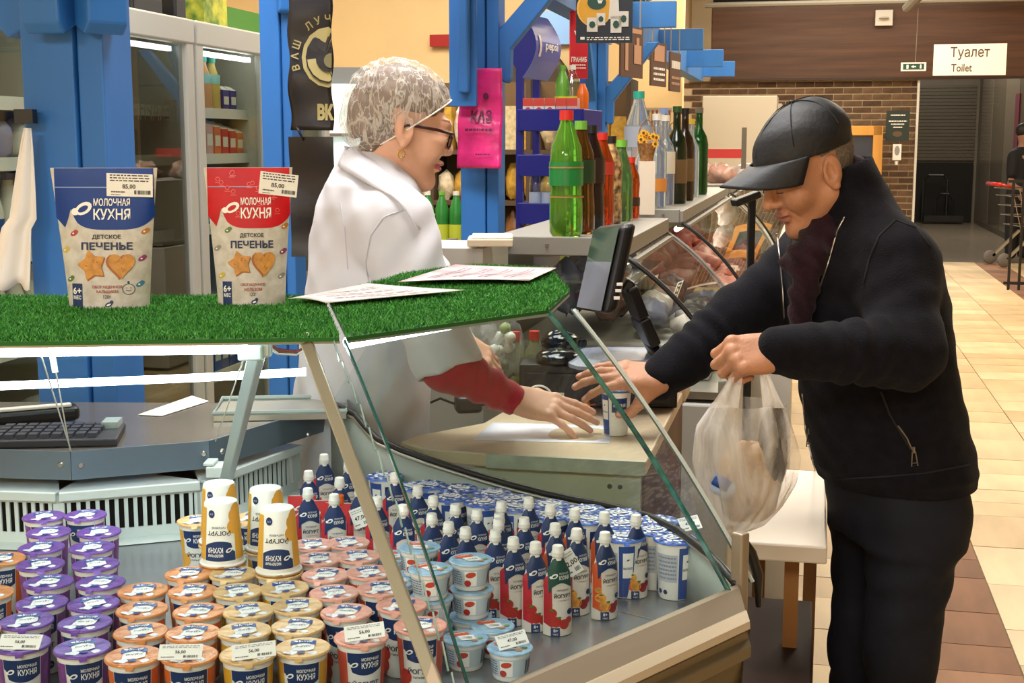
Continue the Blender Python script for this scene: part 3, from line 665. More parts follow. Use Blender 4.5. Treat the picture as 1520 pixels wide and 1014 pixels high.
# blue drinks rack with oval header
m_rb = mat('rack_blue', '#141c82', .35); m_rb2 = mat('rack_blue_light', '#5f6bc0', .35)
o = thing('drinks_rack', 'dark blue drinks display rack with an oval header', 'rack', uv(-1.225, 6.28, 0), -HALL-.06)
for x in (-.13, .16):
    for y in (0, .3):
        if x > 0 and y == 0: continue
        mb = MB(); mb.box((x if x < 0 else .14, y, .8 if y and x > 0 else .92), (.032, .032, 1.6 if y and x > 0 else 1.84), m_rb); mb.build('upright', parent=o)
mb = MB(); N = 14
for sg in (0,):
    pts = [(-.068*math.sin(math.pi*i/N)-.115, 1.80+.30*i/N) for i in range(N+1)]+[(.068*math.sin(math.pi*i/N)-.115, 1.80+.30*i/N) for i in range(N-1, 0, -1)]
    k = len(pts); mb.add([(p[0], -.02, p[1]) for p in pts]+[(p[0]+.03, .34, p[1]) for p in pts], [tuple(range(k)), tuple(range(k, 2*k))[::-1]], m_rb)
    mb.add([(p[0], -.02, p[1]) for p in pts]+[(p[0]+.03, .34, p[1]) for p in pts], [(i, k+i, k+(i+1) % k, (i+1) % k) for i in range(k)], m_rb2)
hd = mb.build('header', parent=o)
hf = lambda x, y: (-.115+.068*math.sin(math.pi*(y-1.80)/.30)+.004+.03*x, -.02+.36*x, y)
mb = MB(); mb.text(hf, 'pepsi', .6, 1.95, .05, m_tx_white, bold=.02, w=.5)
mb.strip(hf, .12, .2, lambda x: 1.90, lambda x: 2.0, mat('pale_swirl', '#e8d7e4', .4), 3, 4); mb.build('lettering', parent=hd)
for z in (.45, .83, 1.15, 1.375, 1.585):
    mb = MB(); mb.box((.03, .15, z), (.3, .36, .03), m_rb); mb.box((.03, -.05, z+.02), (.3, .02, .1), m_rb); mb.box((-.12, .15, z+.02), (.02, .4, .1), m_rb); mb.box((.18, .15, z+.02), (.02, .4, .1), m_rb); mb.build('shelf', parent=o, bevel=.004)
RM = pmat(o)
m_cgrn = mat('cola_green', '#6fae3d', .25); m_corange = mat('drink_orange', '#e06a1e', .25); m_clear = glass('clear_pet', '#e6eef0', 1.2, .02, .08)
for i in range(5):
    p = RM @ Vector((-.085+i*.053, .0, 1.6)); q = thing('juice_box', '%s red and white juice box from left on the blue rack' % ORD[i], 'carton', p, -HALL-.06, 'juice boxes on rack')
    mb = MB(); mb.box((0, 0, .053), (.05, .05, .105), m_white if i < 3 else mk_pinkc); mb.strip(lambda x, y: (x, -.026, y), -.025, .025, .07, .105, mk_red, 2, 1); mb.disc(lambda x, y: (x, -.027, y), 0, .04, .017, .026, mk_red if i < 3 else mk_pinkc, 10); mb.build('carton_box', parent=q)
for i, (m, cm, lb) in enumerate(((m_cgrn, m_cgrn, mat('lime_label', '#d7d63a', .4)), (m_clear, m_white, mat('lime_label')), (m_corange, mk_blue, None))):
    p = RM @ Vector((.02+i*.05, .22, 1.6)); bottle('soda_bottle', ['green soda bottle on top of the blue rack', 'clear lime labelled bottle on top of the blue rack', 'orange drink bottle on top of the blue rack'][i], 'soda', m, cm, lb, p, 1.0, h=.27 if i < 2 else .2)
for i in range(5):
    p = RM @ Vector((-.05+i*.085, .05, 1.156-.0)); bottle('water_bottle', '%s clear water bottle from left on the blue rack shelf' % ORD[i], 'soda', m_clear, mk_blue, mat('label_bluewhite', '#b9c6dc', .4), RM @ Vector((-.07+i*.06, .06, 1.166)), .8, 'water bottles on rack')
for i in range(5): bottle('lime_bottle', '%s yellow green bottle from left low on the blue rack' % ORD[i], 'soda', mat('lime_drink', '#b9b54a', .3), m_cgrn, None, RM @ Vector((-.07+i*.06, .06, .846)), .8, 'lime bottles on rack')

# shelving with packaged groceries behind the cashier
m_shelfw = mat('shelf_dark', '#4c3c2c', .6); m_packs = [mat('pack_%d' % i, c, .35, var=.25, vscale=25) for i, c in enumerate(['#c39a3f', '#b0885a', '#d8c9a8', '#8a5f38', '#c7b58c', '#a9713a', '#d6cfc4', '#7a8a4a'])]
o = thing('grocery_shelves', 'dark wooden shelving full of packaged groceries behind the cashier', 'shelf', uv(-1.80, 8.6, 0), -HALL)
mb = MB(); mb.box((0, .34, .95), (1.3, .03, 1.9), mat('shelf_back', '#6b5334', .7)); mb.build('back_panel', parent=o)
for x in (-.65, 0, .65):
    mb = MB(); mb.box((x, .17, .95), (.03, .34, 1.9), m_shelfw); mb.build('side_panel', parent=o)
for z in (.12, .45, .78, 1.11, 1.44):
    mb = MB(); mb.box((0, .17, z), (1.3, .36, .03), m_shelfw); mb.build('shelf', parent=o)
RM = pmat(o); rd = random.Random(4); kk = 0; rows = ['bottom', 'second lowest', 'middle', 'second highest', 'top']
for r, z in enumerate((.12, .45, .78, 1.11, 1.44)):
    if r == 0: continue
    n = 11
    for i in range(n):
        x = -.58+i*.116; m = rd.choice(m_packs); h = rd.uniform(.16, .27) if r < 4 else rd.uniform(.2, .3)
        if r == 4: m = rd.choice([m_packs[0], m_packs[4], m_packs[6], m_packs[0]])
        mb = MB()
        if rd.random() < .6: mb.blob((0, 0, h/2), (.062, .06, h/2), m, kk, .16, 10, 7)
        else: mb.box((0, 0, h/2), (.11, .08, h), m)
        p = tag(mb.build('grocery_pack', smooth=True, auto=40), 'packaged grocery, %s from left on the %s dark shelf' % (ORD[i], rows[r]), 'pack', 'groceries on dark shelves'); p.location = RM @ Vector((x, .12, z+.016)); p.rotation_euler = (0, 0, -HALL+rd.uniform(-.2, .2)); kk += 1
# green bottles on floor rack beside cashier's collar
for i in range(5): bottle('green_bottle', '%s green bottle from left behind the white collar' % ORD[i], 'soda', mat('bottle_green', '#2f7a35', .2), m_white if i % 2 else m_cgrn, mat('label_lime', '#b6c23b', .4), uv(-2.17+i*.082, 7.25, .9), 1.0, 'green bottles by cashier', h=.34)
mb = MB(); ubox(mb, -2.12, 7.3, .45, .6, .35, .9, m_shelfw); tag(mb.build('low_shelf_unit'), 'low dark shelf unit carrying the green bottles', 'shelf')
mb = MB(); p0 = at(626, 375, 6.2); mb.box((p0.x, p0.y, p0.z-.08), (.11, .09, .32), m_black); mb.box((p0.x, p0.y+.03, .5), (.03, .03, 1.0), m_black); mb.box((p0.x, p0.y, .02), (.4, .4, .04), m_black); tag(mb.build('chair_back', bevel=.03), 'black padded chair back behind the cashier', 'chair')
# grey wooden chair right of the post
o = thing('wooden_chair', 'grey wooden chair back standing behind the blue rack', 'chair', uv(-1.33, 4.95, 0), -HALL)
m_gw = mat('grey_wood', '#5b544a', .6)
for x in (0.0, .36):
    mb = MB(); mb.box((x, 0, .57), (.04, .04, 1.14), m_gw); mb.build('back_leg', parent=o, bevel=.004)
    mb = MB(); mb.box((x, -.36, .22), (.04, .04, .44), m_gw); mb.build('leg', parent=o)
mb = MB(); mb.box((.18, 0, 1.04), (.36, .03, .09), m_gw); mb.build('top_rail', parent=o, bevel=.004)
mb = MB(); mb.box((.18, -.18, .455), (.42, .42, .03), m_gw); mb.build('seat', parent=o, bevel=.004)
# round wall clock / fan behind rack
o = thing('round_plaque', 'dark round plaque on the cream shop wall', 'plaque', uv(-2.0, 9.78, 1.9), -HALL)
mb = MB(); R = Matrix.Rotation(math.pi/2, 3, 'X'); t = MB(); t.lathe([(.2, 0), (.26, .01), (.28, .03), (.26, .05), (.2, .03)], mat('plaque_rim', '#4f4636', .5), 24)
mb.add([R @ Vector(v) for v in t.v], t.f, mat('plaque_rim')); mb.build('rim', parent=o, smooth=True)
# ================================================================== row of deli cases, bottles, cashier desk
gl = glass('case_glass', '#eef3f0', 1.0, 0, .015); m_gask = mat('black_gasket', '#1d1c1b', .45); m_alu = mat('aluminium', '#b9b3a6', .35, metal=.6)
m_alu2 = mat('brushed_rail', '#8e8c85', .45, metal=.35); m_base = mat('case_base', '#b9b6ad', .5); m_bolt = mat('bolt', '#75736c', .4, metal=.7)
m_edge = mat('glass_edge', '#3d6a60', .15, spec=.8)
def curve_pts(n=12, w=.28):
    return [(-.475+w*(1.3*t-.3*t*t), 1.205-.325*(.72*t+.28*t*t)) for t in [i/n for i in range(n+1)]]
def deli_case(label, u0, u1):
    o = thing('deli_case', label, 'display case', uv(-.6, (u0+u1)/2, 0), -HALL); L = u1-u0; C = curve_pts()
    X = lambda lat: lat+.6
    mb = MB(); mb.box((X(-.56), 0, .42), (.74, L, .8), m_base); mb.build('base', parent=o, bevel=.006)
    mb = MB(); mb.box((X(-.56), 0, .84), (.7, L-.04, .02), m_steel); mb.build('deck', parent=o)
    mb = MB(); mb.box((X(-.2), 0, .86), (.05, L, .05), m_alu); mb.build('front_rail', parent=o, bevel=.006)
    mb = MB(); mb.box((X(-.66), 0, 1.245), (.36, L, .012), m_alu2); mb.box((X(-.475), 0, 1.228), (.02, L, .045), m_alu2)
    mb.box((X(-.66), -L/2, 1.23), (.36, .014, .05), m_alu2); mb.build('top_shelf', parent=o, bevel=.003)
    mb = MB()
    for x in (-.78, -.68, -.54): mb.lathe([(.012, 0), (.008, .006)], m_bolt, 8, c=(0, 0, 0)) if False else mb.box((X(x), -L/2-.009, 1.232), (.009, .006, .009), m_bolt)
    struct(mb.build('bolts', parent=o), kind='stuff')
    mb = MB(); k = len(C)-1
    mb.grid(lambda a, b: (X(C[round(b*k)][0]), -L/2+.02+(L-.04)*a, C[round(b*k)][1]), 2, k, gl); mb.build('front_glass', parent=o, smooth=True)
    for sy in (-1, 1):
        mb = MB(); n = k+1; poly = [(X(-.84), sy*L/2, 1.2)]+[(X(c[0]), sy*L/2, c[1]) for c in C]+[(X(-.84), sy*L/2, .88)]
        mb.add(poly, [tuple(range(len(poly)))], gl); mb.build('end_glass', parent=o)
        mb = MB(); mb.tube([(X(c[0]+.004), sy*L/2, c[1]) for c in C], .007 if sy < 0 else .005, m_gask if sy < 0 else m_alu2, 6); mb.build('edge_trim', parent=o, smooth=True)
    mb = MB(); mb.box((X(-.47), 0, 1.19), (.05, L-.1, .012), m_alu2); mb.tube([(X(-.5), -L/2+.1, 1.175), (X(-.5), L/2-.1, 1.175)], .011, mat('case_tube_warm', '#fff6e0', .4, emit='#fff2da', estr=4.0), 8); mb.build('lamp_tube', parent=o)
    mb = MB(); mb.box((X(-.84), 0, 1.03), (.012, L, .4), m_alu2); mb.build('back_frame', parent=o)
    return o
deli_case('nearest deli case behind the cash desk with steel top', 3.5, 4.52)
deli_case('second deli case down the row with meat', 5.05, 7.75)
deli_case('farthest deli case in the row by the white cabinet', 8.1, 10.5)
rd = random.Random(21)
m_meat = [mat('meat_%d' % i, c, .4, var=.3, vscale=14) for i, c in enumerate(['#b5605a', '#c98072', '#a94f3e', '#c46d4a', '#d49a8c'])]
m_frz = [mat('frozen_%d' % i, c, .35, var=.4, vscale=16) for i, c in enumerate(['#3b4560', '#6b6a78', '#4e3f3d', '#8a6f63', '#7e2f33', '#a79c90', '#5d5550'])]
def lump(name, label, cat, p, r, m, group, seed, amp=.2):
    mb = MB(); mb.blob((0, 0, 0), r, m, seed, amp, 12, 8)
    o = tag(mb.build(name, smooth=True), label, cat, group); o.location = p; o.rotation_euler = (0, 0, rd.uniform(0, 3)); return o
i = 0
mb = MB(); ubox(mb, -.54, 4.05, .90, .56, .72, .10, mat('tray_pale', '#cfcbc0', .4)); tag(mb.build('display_tray', bevel=.01), 'pale raised tray inside the nearest deli case', 'tray')
mb = MB(); mb.blob(uv(-.5, 3.62, .875), (.16, .06, .03), mat('pink_wrap', '#c9a0a4', .3, var=.3, vscale=20), 5, .15, 16, 8); tag(mb.build('pink_pack', smooth=True), 'flat pinkish wrapped pack at the near end of the deli case', 'pack')
for row, (lat, nm) in enumerate(((-.33, 'front'), (-.44, 'middle'), (-.56, 'back'), (-.68, 'rear'))):
    for c in range(6):
        z = .985+.03*row+rd.uniform(0, .02)
        lump('frozen_pack', 'dark wrapped pack, %s in the %s row of the nearest deli case' % (ORD[c], nm), 'pack', uv(lat, 3.78+.115*c, z), (.058, .052, .035+.014*row), rd.choice(m_frz), 'packs in nearest deli case', i); i += 1
mb = MB(); ubox(mb, -.62, 4.05, 1.115, .30, .7, .008, glass('inner_shelf', '#e8efec', 1.5, 0, .05)); tag(mb.build('glass_shelf'), 'clear glass shelf inside the nearest deli case', 'shelf')
for c in range(5):
    lump('frozen_pack', 'blue and red wrapped pack, %s on the glass shelf of the nearest case' % ORD[c], 'pack', uv(-.6, 3.82+.12*c, 1.148), (.06, .055, .032), [m_frz[0], m_frz[0], m_frz[4], m_frz[1], m_frz[0]][c], 'packs on glass shelf', 90+c)
for row, (lat, nm) in enumerate(((-.34, 'front'), (-.5, 'middle'), (-.66, 'back'))):
    for c in range(9):
        z = .91+.05*row
        lump('meat_piece', 'pink meat piece, %s in the %s row of the second deli case' % (ORD[c], nm), 'meat', uv(lat, 5.2+.28*c, z), (.075, .11, .06), rd.choice(m_meat), 'meat in the second deli case', 200+i); i += 1
for c in range(3):
    o = thing('cardboard_box', 'tan cardboard box with a white label, %s from the left between deli cases' % ORD[c], 'box', uv(-.33+.13*c, 4.66+.03*c, .86), -HALL, 'boxes between the cases')
    mb = MB(); mb.box((0, 0, .07), (.115, .14, .14), mat('carton_tan', '#c29a5a', .7)); mb.build('carton_box', parent=o, bevel=.003)
    mb = MB(); f = lambda x, y: (x, -.072, y); mb.strip(f, -.04, .04, .04, .12, m_tx_white, 1, 1); mb.strip(lambda x, y: (x, -.074, y), -.03, .03, .05, .07, m_tx_dark, 1, 1); mb.lines(lambda x, y: (x, -.074, y), 0, .095, .06, .03, m_tx_dark, 2, c); mb.build('paper_label', parent=o)
mb = MB(); ubox(mb, -.35, 4.67, .43, .6, .55, .86, m_base); tag(mb.build('low_counter'), 'low pale counter between the two deli cases', 'counter')
for c in range(7): lump('far_pack', 'clear wrapped pack on the far deli case, %s from left' % ORD[c], 'pack', uv(-.95+.13*c, 8.6+.15*(c % 3), 1.3), (.1, .09, .07), rd.choice([mat('clearpack_0', '#c3b3a8', .25, var=.3, vscale=14), mat('clearpack_1', '#d7cdc4', .25, var=.3, vscale=14), mat('clearpack_2', '#b08a7c', .25, var=.3, vscale=14)]), 'packs on the far case', 400+c)
mb = MB(); ubox(mb, -.62, 9.0, 1.43, .34, .05, .06, mat('red_strip', '#c63a34', .5)); tag(mb.build('red_price_strip'), 'red strip above the wrapped packs on the far case', 'sign')
mb = MB(); ubox(mb, -.43, 8.7, 1.42, .03, .03, .35, m_dgrey); tag(mb.build('grey_post'), 'thin grey upright on the far deli case', 'post')
o = thing('bracket_pole', 'black upright pole with a bent black handle in front of the man', 'pole', (at(1113, 420, 3.35).x, 3.35, 0), 0)
zz = at(1113, 288, 3.35).z
mb = MB(); mb.box((0, 0, zz/2), (.018, .02, zz), m_black); mb.build('pole', parent=o, bevel=.003)
mb = MB(); mb.bar((.015, 0, zz), (-.05, -.03, zz-.022), .03, .018, m_black); mb.build('handle', parent=o, bevel=.004)

# bottles on the deli case tops
pet = lambda n, c='#888888', r=.08: mat(n, c, r, trans=.8, ior=1.33)
bo = [  # label, kind, px base x, y, height, body, cap, label material, scale
 ('large green soda bottle with red cap on the steel case top', 'soda', 840, 352, .335, pet('soda_green', '#86cf45', .05), mat('cap_red', '#c92a22', .4), mat('green_wrap', '#1d7a3a', .3), 1.22, 3.6, (.118, .172)),
 ('brown soda bottle with lime cap behind the large green one', 'soda', 861, 350, .31, pet('kvass_brown', '#7a4d1c'), m_cgrn, mat('kvass_label', '#1e3a20', .4), 1.1, 3.74, (.13, .19)),
 ('dark cola bottle with a black and red label', 'soda', 877, 346, .30, mat('cola_dark', '#1f1310', .15), m_black, mat('cola_label', '#2a1a18', .3), 1.05, 3.9, (.13, .2)),
 ('orange soda bottle with a red label', 'soda', 893, 340, .28, pet('soda_orange', '#d3551c'), mat('cap_red'), mat('label_red', '#b53628', .4), 1.0, 4.05, (.16, .2)),
 ('bottle with a striped cream and black label', 'soda', 906, 336, .27, mat('cream_drink', '#c7a06a', .3, var=.6, vscale=60, col2='#3a2a1a'), m_black, None, 1.0, 4.2, (.1, .15)),
 ('pale green bottle with a pointed lime top', 'milk', 921, 330, .26, pet('pale_green', '#7aa05a'), m_cgrn, None, 1.0, 4.35, (.1, .15)),
 ('second orange drink bottle farther along the case top', 'soda', 936, 327, .20, pet('soda_orange'), mat('cap_red'), mat('label_dark', '#3b2a22', .4), .9, 4.5, (.06, .1)),
 ('big clear water bottle with teal cap and grey label', 'soda', 946, 316, .45, pet('water_clear', '#d5dde0'), m_teal, mat('label_grey', '#9aa0ac', .4), 1.3, 5.2, (.15, .2)),
 ('clear bottle with a blue label beside the teal capped one', 'wine', 952, 312, .28, pet('water_clear'), m_navy, mat('label_blue_d', '#3d4a72', .4), 1.0, 5.0, (.1, .17)),
 ('clear bottle with a blue and orange label near the case end', 'wine', 973, 300, .36, pet('water_clear'), m_white, mat('label_bo', '#d98a3d', .4), 1.15, 5.25, (.05, .09)),
 ('clear lemonade bottle with white label and pale cap', 'wine', 986, 298, .36, pet('water_clear'), mk_milk, mat('label_pale', '#d8d2c0', .4), 1.1, 5.5, (.1, .17)),
 ('dark green wine bottle, first of the dark ones', 'wine', 1003, 296, .40, mat('wine_dark', '#1a2413', .1), mat('wine_foil', '#2c4a22', .4), mat('label_brown', '#6b5233', .5), 1.15, 5.6, (.06, .13)),
 ('dark brown wine bottle with black neck behind the green one', 'wine', 1015, 292, .40, mat('wine_brown', '#2a1c12', .1), m_black, mat('label_brown'), 1.15, 5.9, (.06, .13)),
 ('clear bottle with yellow cap between the wine bottles', 'wine', 1024, 288, .36, pet('water_clear'), mat('cap_yellow', '#d3b23a', .4), None, 1.1, 6.3, (.1, .17)),
 ('green bottle standing last in the row on the case', 'wine', 1036, 280, .42, pet('wine_green', '#2f6b35'), m_dgrey, None, 1.2, 6.6, (.1, .17)),
 ('clear bottle with pale blue cap behind the baskets', 'soda', 984, 285, .42, pet('water_clear'), mat('cap_paleblue', '#8aa0d0', .4), None, 1.3, 6.6, (.1, .17)),
]
for lab, kind, px, py, h, m, cm, lm, s, Y, lz in bo:
    p = at(px, py, Y); p.z = 1.2515
    bottle('drink_bottle', lab, kind, m, cm, lm, p, s, 'bottles on the case tops', 20, lz, h)
p = at(838.5, 352, 3.6)
f = lambda x, y: (p.x-.012+x, p.y-.0475, 1.2515+y)
bb = [q for q in bpy.data.objects if q.get('label', '').startswith('large green soda')][0]
mb = MB()
for z in (.105, .182): mb.lathe([(.0465, z), (.0465, z+.004)], mat('thin_gold', '#a07a3a', .4), 20, cap0=False, cap1=False)
mb.build('label_edge', parent=bb)
bb = [q for q in bpy.data.objects if q.get('label', '').startswith('dark cola')][0]
for k, (x, y) in enumerate(((960, 226), (1000, 222))):
    Y = 4.75+.9*k; q = at(x, y, Y); q.z = 1.2515
    o = thing('flower_basket', ['small wicker basket of yellow sunflowers with ring handle', 'second wicker basket with ring handle behind the sunflowers'][k], 'basket', q, 0)
    s = 1.0; o.scale = (.62, .62, .62); hb = (at(x, y, Y).z-1.2515)/.62
    mb = MB(); mb.lathe([(.035*s, 0), (.055*s, .10)], mat('wicker', '#8a5f33', .7, var=.4, vscale=60), 14, c=(0, 0, max(0, hb-.05))); mb.build('basket_body', parent=o)
    mb = MB(); mb.tube([(.05*math.cos(a)*s, 0, hb+.05+.13*math.sin(a)*s) for a in np.linspace(0, math.pi, 12)], .004, mat('wicker'), 6); mb.build('handle', parent=o)
    for j in range(9):
        mb = MB(); c = Vector((rd.uniform(-.05, .05), rd.uniform(-.05, .01), hb+.06+rd.uniform(-.02, .05))); pts = []
        for t in range(16): a = 6.283*t/16; r = .024 if t % 2 else .014; pts.append((c.x+r*math.cos(a), c.y-.02, c.z+r*math.sin(a)))
        mb.shape(lambda x, y: (x, c.y-.02, y), [(q[0], q[2]) for q in pts], mat('petal', '#e3a51e', .6)); mb.disc(lambda x, y: (x, c.y-.024, y), c.x, c.z, .008, .008, mat('flower_eye', '#5b3a14', .7)); mb.build('flower', parent=o)
    mb = MB(); mb.box((0, 0, max(.005, (hb-.05)/2)), (.09, .09, max(.01, hb-.05)), mat('gift_box', '#d8c9b4', .5)); mb.build('stand', parent=o)
    if k: break

# ---------------------------------------------------------------- cashier desk
m_lam = mat('laminate_beige', '#d3bc9c', .4, var=.06, vscale=9); m_lamedge = mat('laminate_edge', '#a9b0a0', .45, var=.12, vscale=30); m_panel = mat('panel_greygreen', '#b9bda6', .55, var=.06, vscale=8)
m_brownside = mat('brown_side', '#6b4f3c', .6, var=.2, vscale=6)
o = thing('cash_desk', 'beige topped cash desk with grey green front panel', 'desk', uv(-.60, 2.9, 0), -HALL)
X = lambda l: l+.60
Y = lambda u: u-2.9
mb = MB(); mb.prism([(X(-.80), Y(2.56)), (X(-.74), Y(2.515)), (X(-.62), Y(2.5)), (X(-.292), Y(2.5)), (X(-.292), Y(3.35)), (X(-.62), Y(3.35)), (X(-.68), Y(2.78)), (X(-.79), Y(2.62))], .872, .9, m_lam)
top = mb.build('worktop', parent=o, bevel=.004)
mb = MB(); mb.box((X(-.45), Y(2.497), .886), (.31, .006, .027), m_lamedge); mb.build('edge_band', parent=o)
mb = MB(); mb.box((X(-.47), Y(2.53), .44), (.33, .02, .86), m_panel); fp = mb.build('front_panel', parent=o)
for l, z in ((-.345, .842), (-.365, .842), (-.316, .79), (-.6, .842), (-.575, .842)):
    mb = MB(); R = Matrix.Rotation(math.pi/2, 3, 'X'); t = MB(); t.lathe([(.005, 0), (.0035, .003)], m_bolt, 10); mb.add([R @ Vector(v)+Vector((X(l), Y(2.519), z)) for v in t.v], t.f, m_bolt); mb.build('bolt', parent=fp)
mb = MB(); mb.box((X(-.31), Y(2.93), .44), (.02, .78, .86), m_brownside); mb.build('side_panel', parent=o)
mb = MB(); mb.box((X(-.3), Y(3.3), .93), (.03, .14, .12), m_lam); mb.build('end_block', parent=o, bevel=.01)
# paper on the desk
def quad_thing(name, label, cat, pts, m, z=.9015, curl=0.0, n=8, group=None):
    P = [onz(x, y, z) for x, y in pts]
    o = thing(name, label, cat, sum(P, Vector())/4, 0, group); mb = MB()
    g = lambda a, b: (P[0]*(1-a)*(1-b)+P[1]*a*(1-b)+P[2]*a*b+P[3]*(1-a)*b)+Vector((0, 0, curl*math.sin(a*5+1)*b*(1-b)*4))
    mb.grid(g, n, n, m); s = mb.build('sheet', parent=o, smooth=True, world=True); s.modifiers.new('t', 'SOLIDIFY').thickness = .0008
    return o, g
quad_thing('paper_sheet', 'white sheet of paper lying on the cash desk', 'paper', [(703, 653), (905, 658), (910, 632), (732, 627)], mat('paper_white', '#eceaf2', .6), .9012, .003)
# cash drawer
dz = thing('register_box', 'black metal cash drawer box on the desk', 'cash drawer', (.205, 3.17, .9012), -.06)
mb = MB(); mb.box((0, 0, .05), (.36, .3, .098), mat('drawer_black', '#232122', .45)); mb.build('housing', parent=dz, bevel=.004)
mb = MB(); mb.box((0, -.152, .045), (.33, .006, .07), mat('drawer_front', '#2b292a', .4)); mb.build('drawer', parent=dz, bevel=.002)
mb = MB(); f = lambda x, y: (x, -.158, y); mb.strip(f, -.095, -.077, .005, .036, m_tx_white, 1, 1); mb.strip(lambda x, y: (x, -.159, y), -.092, -.08, .027, .031, mat('print_red', '#b2443c', .5), 1, 1); mb.lines(lambda x, y: (x, -.159, y), -.086, .014, .012, .012, m_tx_dark, 2, 3); mb.build('paper_label', parent=dz)
# rounded black device, two pieces
m_gb = mat('gloss_black', '#0f0f10', .12)
for k, (x, y, Y_, r) in enumerate(((831, 507, 3.16, (.045, .05, .028)), (828, 531, 3.06, (.052, .055, .022)))):
    o = thing('barcode_scanner', ['upper round glossy black scanner head on the cash drawer', 'lower flat glossy black scanner on the cash drawer'][k], 'scanner', at(x, y, Y_), .3)
    mb = MB(); mb.blob((0, 0, 0), r, m_gb, k, .04, 20, 12); mb.build('shell', parent=o, smooth=True)
    mb = MB(); mb.box((r[0]*.9, 0, -.005), (.05, .03, .02), m_gb); mb.build('grip', parent=o, bevel=.006)
    mb = MB(); mb.lathe([(r[0]*.98, 0), (r[0]*1.0, .003)], m_dgrey, 20, c=(0, 0, -.004), cap0=False, cap1=False); mb.build('seam_ring', parent=o)
# POS monitor
A, B, C_, D = at(883, 337, 3.12), at(924, 333, 2.86), at(895, 468, 2.80), at(851, 428, 3.06)
nrm = (B-A).cross(D-A).normalized()
if nrm.x > 0: nrm = -nrm
o = thing('pos_monitor', 'black register monitor tilted on a slanted stand, seen edge on', 'monitor', (C_+D)/2, 0)
th = Vector((.034, .015, .004))
mb = MB(); D = A+C_-B; V = [A, B, C_, D]; V2 = [p+th for p in V]; mb.add(V+V2, [(0, 1, 2, 3), (7, 6, 5, 4), (0, 4, 5, 1), (1, 5, 6, 2), (2, 6, 7, 3), (3, 7, 4, 0)], m_black)
mb.build('housing', parent=o, world=True, bevel=.014, seg=4)
mb = MB(); ctr = sum(V, Vector())/4; S = [ctr+(p-ctr)*.93+nrm*.004 for p in V]
sm = mat('screen_glass', '#6f7480', .06, var=.15, vscale=4); sm2 = mat('screen_green_reflection', '#2e4a3c', .06)  # the dark green upper part is a reflection painted into the screen colour
mix = lambda a, b, t: a*(1-t)+b*t
L1, R1 = mix(S[0], S[3], .42), mix(S[1], S[2], .42)
mb.add([S[0], S[1], R1, L1], [(0, 1, 2, 3)], sm2); mb.add([L1, R1, S[2], S[3]], [(0, 1, 2, 3)], sm); mb.build('screen', parent=o, world=True)
mb = MB(); q = C_+Vector((.03, .01, .03))
for t in (.55, .62, .7): mb.box(mix(B, C_, t+.12)+th*.5+Vector((.004, -.012, 0)), (.012, .004, .006), m_tx_white)
struct(mb.build('port_marks', parent=o, world=True), kind='stuff')
mb = MB(); pts = [at(932, 424, 2.98), at(950, 470, 2.99), at(968, 510, 3.0), at(978, 532, 3.02)]
for a, b in zip(pts[:-1], pts[1:]): mb.bar(a, b, .07, .026, m_black, up=(1, .2, .4))
mb.bar(at(925, 420, 2.98), at(938, 428, 2.98), .05, .03, m_black); mb.build('stand_arm', parent=o, world=True, bevel=.005)
mb = MB(); c = at(925, 532, 3.06); mb.lathe([(.13, 0), (.13, .008), (.1, .02), (.03, .028)], mat('stand_base', '#8e93a3', .25), 24, c=(c.x, c.y, 1.001), sq=4); mb.build('stand_base', parent=o, world=True, bevel=0)
# bottles of greens in a clear bag behind the drawer
for k, (x, y) in enumerate(((765, 497), (793, 496))):
    p = at(x, y, 3.14); p.z = .9012
    bottle('pickle_bottle', ['clear bottle of greens with red cap, left of two', 'clear bottle of greens with red cap, right of two'][k], 'soda', pet('pickle', '#c9cda0', .12), mat('cap_red'), mat('greens', '#8d9a58', .5, var=.5, vscale=30), p, .95, 'bottles with red caps', lab_z=(.02, .11), h=at(x, y, 3.14).z-.9)
rd2 = random.Random(9)
o = thing('herb_bag', 'clear bag of white and green bulbs beside the red capped bottles', 'bag', at(725, 560, 3.14), 0); o.location.z = .9012
for k in range(26):
    mb = MB(); c = Vector((rd2.uniform(-.06, .055), rd2.uniform(-.03, .04), rd2.uniform(.02, .19))); mb.blob(c, (.014, .014, .014), rd2.choice([mat('bulb_white', '#d9dccb', .4), mat('bulb_white'), mat('bulb_green', '#8fa35c', .5), mat('bulb_dark', '#5c6a4a', .5)]), k, .15, 8, 6)
    mb.build('bulb', parent=o, smooth=True)
mb = MB(); mb.blob((0, 0, .1), (.09, .055, .115), film('bag_film', '#e4e8e6', .3, .25, 22, lo=.05, hi=.4), 3, .1, 20, 14); mb.build('film', parent=o, smooth=True)
mb = MB(); c = at(800, 588, 2.98); c.z = .93; mb.tube([(c.x+.03*math.cos(a), c.y, c.z+.03*math.sin(a)) for a in np.linspace(0, 3.3, 14)], .0025, m_white, 6); tag(mb.build('cable_loop'), 'thin white cable looping before the cash drawer', 'cable')
mb = MB(); c = onz(872, 612, .905); mb.blob(c+Vector((0, 0, .012)), (.007, .006, .014), mat('orange_clip', '#e07a14', .35), 1, .2, 10, 8); mb.tube([c+Vector((.0, 0, .015)), c+Vector((.018, 0, .018))], .002, mat('orange_clip'), 5); tag(mb.build('orange_clip', smooth=True), 'small orange plastic clip on the desk by the drawer', 'clip')
o = thing('hand_scanner', 'dark grey hand scanner lying under the red sleeve', 'scanner', onz(695, 612, .9012), .2)
mb = MB(); mb.box((0, 0, .02), (.06, .045, .04), mat('dark_grey_pl', '#3b393a', .4)); mb.build('head', parent=o, bevel=.01, seg=3)
mb = MB(); mb.bar((.02, 0, .025), (.11, .01, .03), .028, .024, mat('dark_grey_pl')); mb.build('grip', parent=o, bevel=.008)
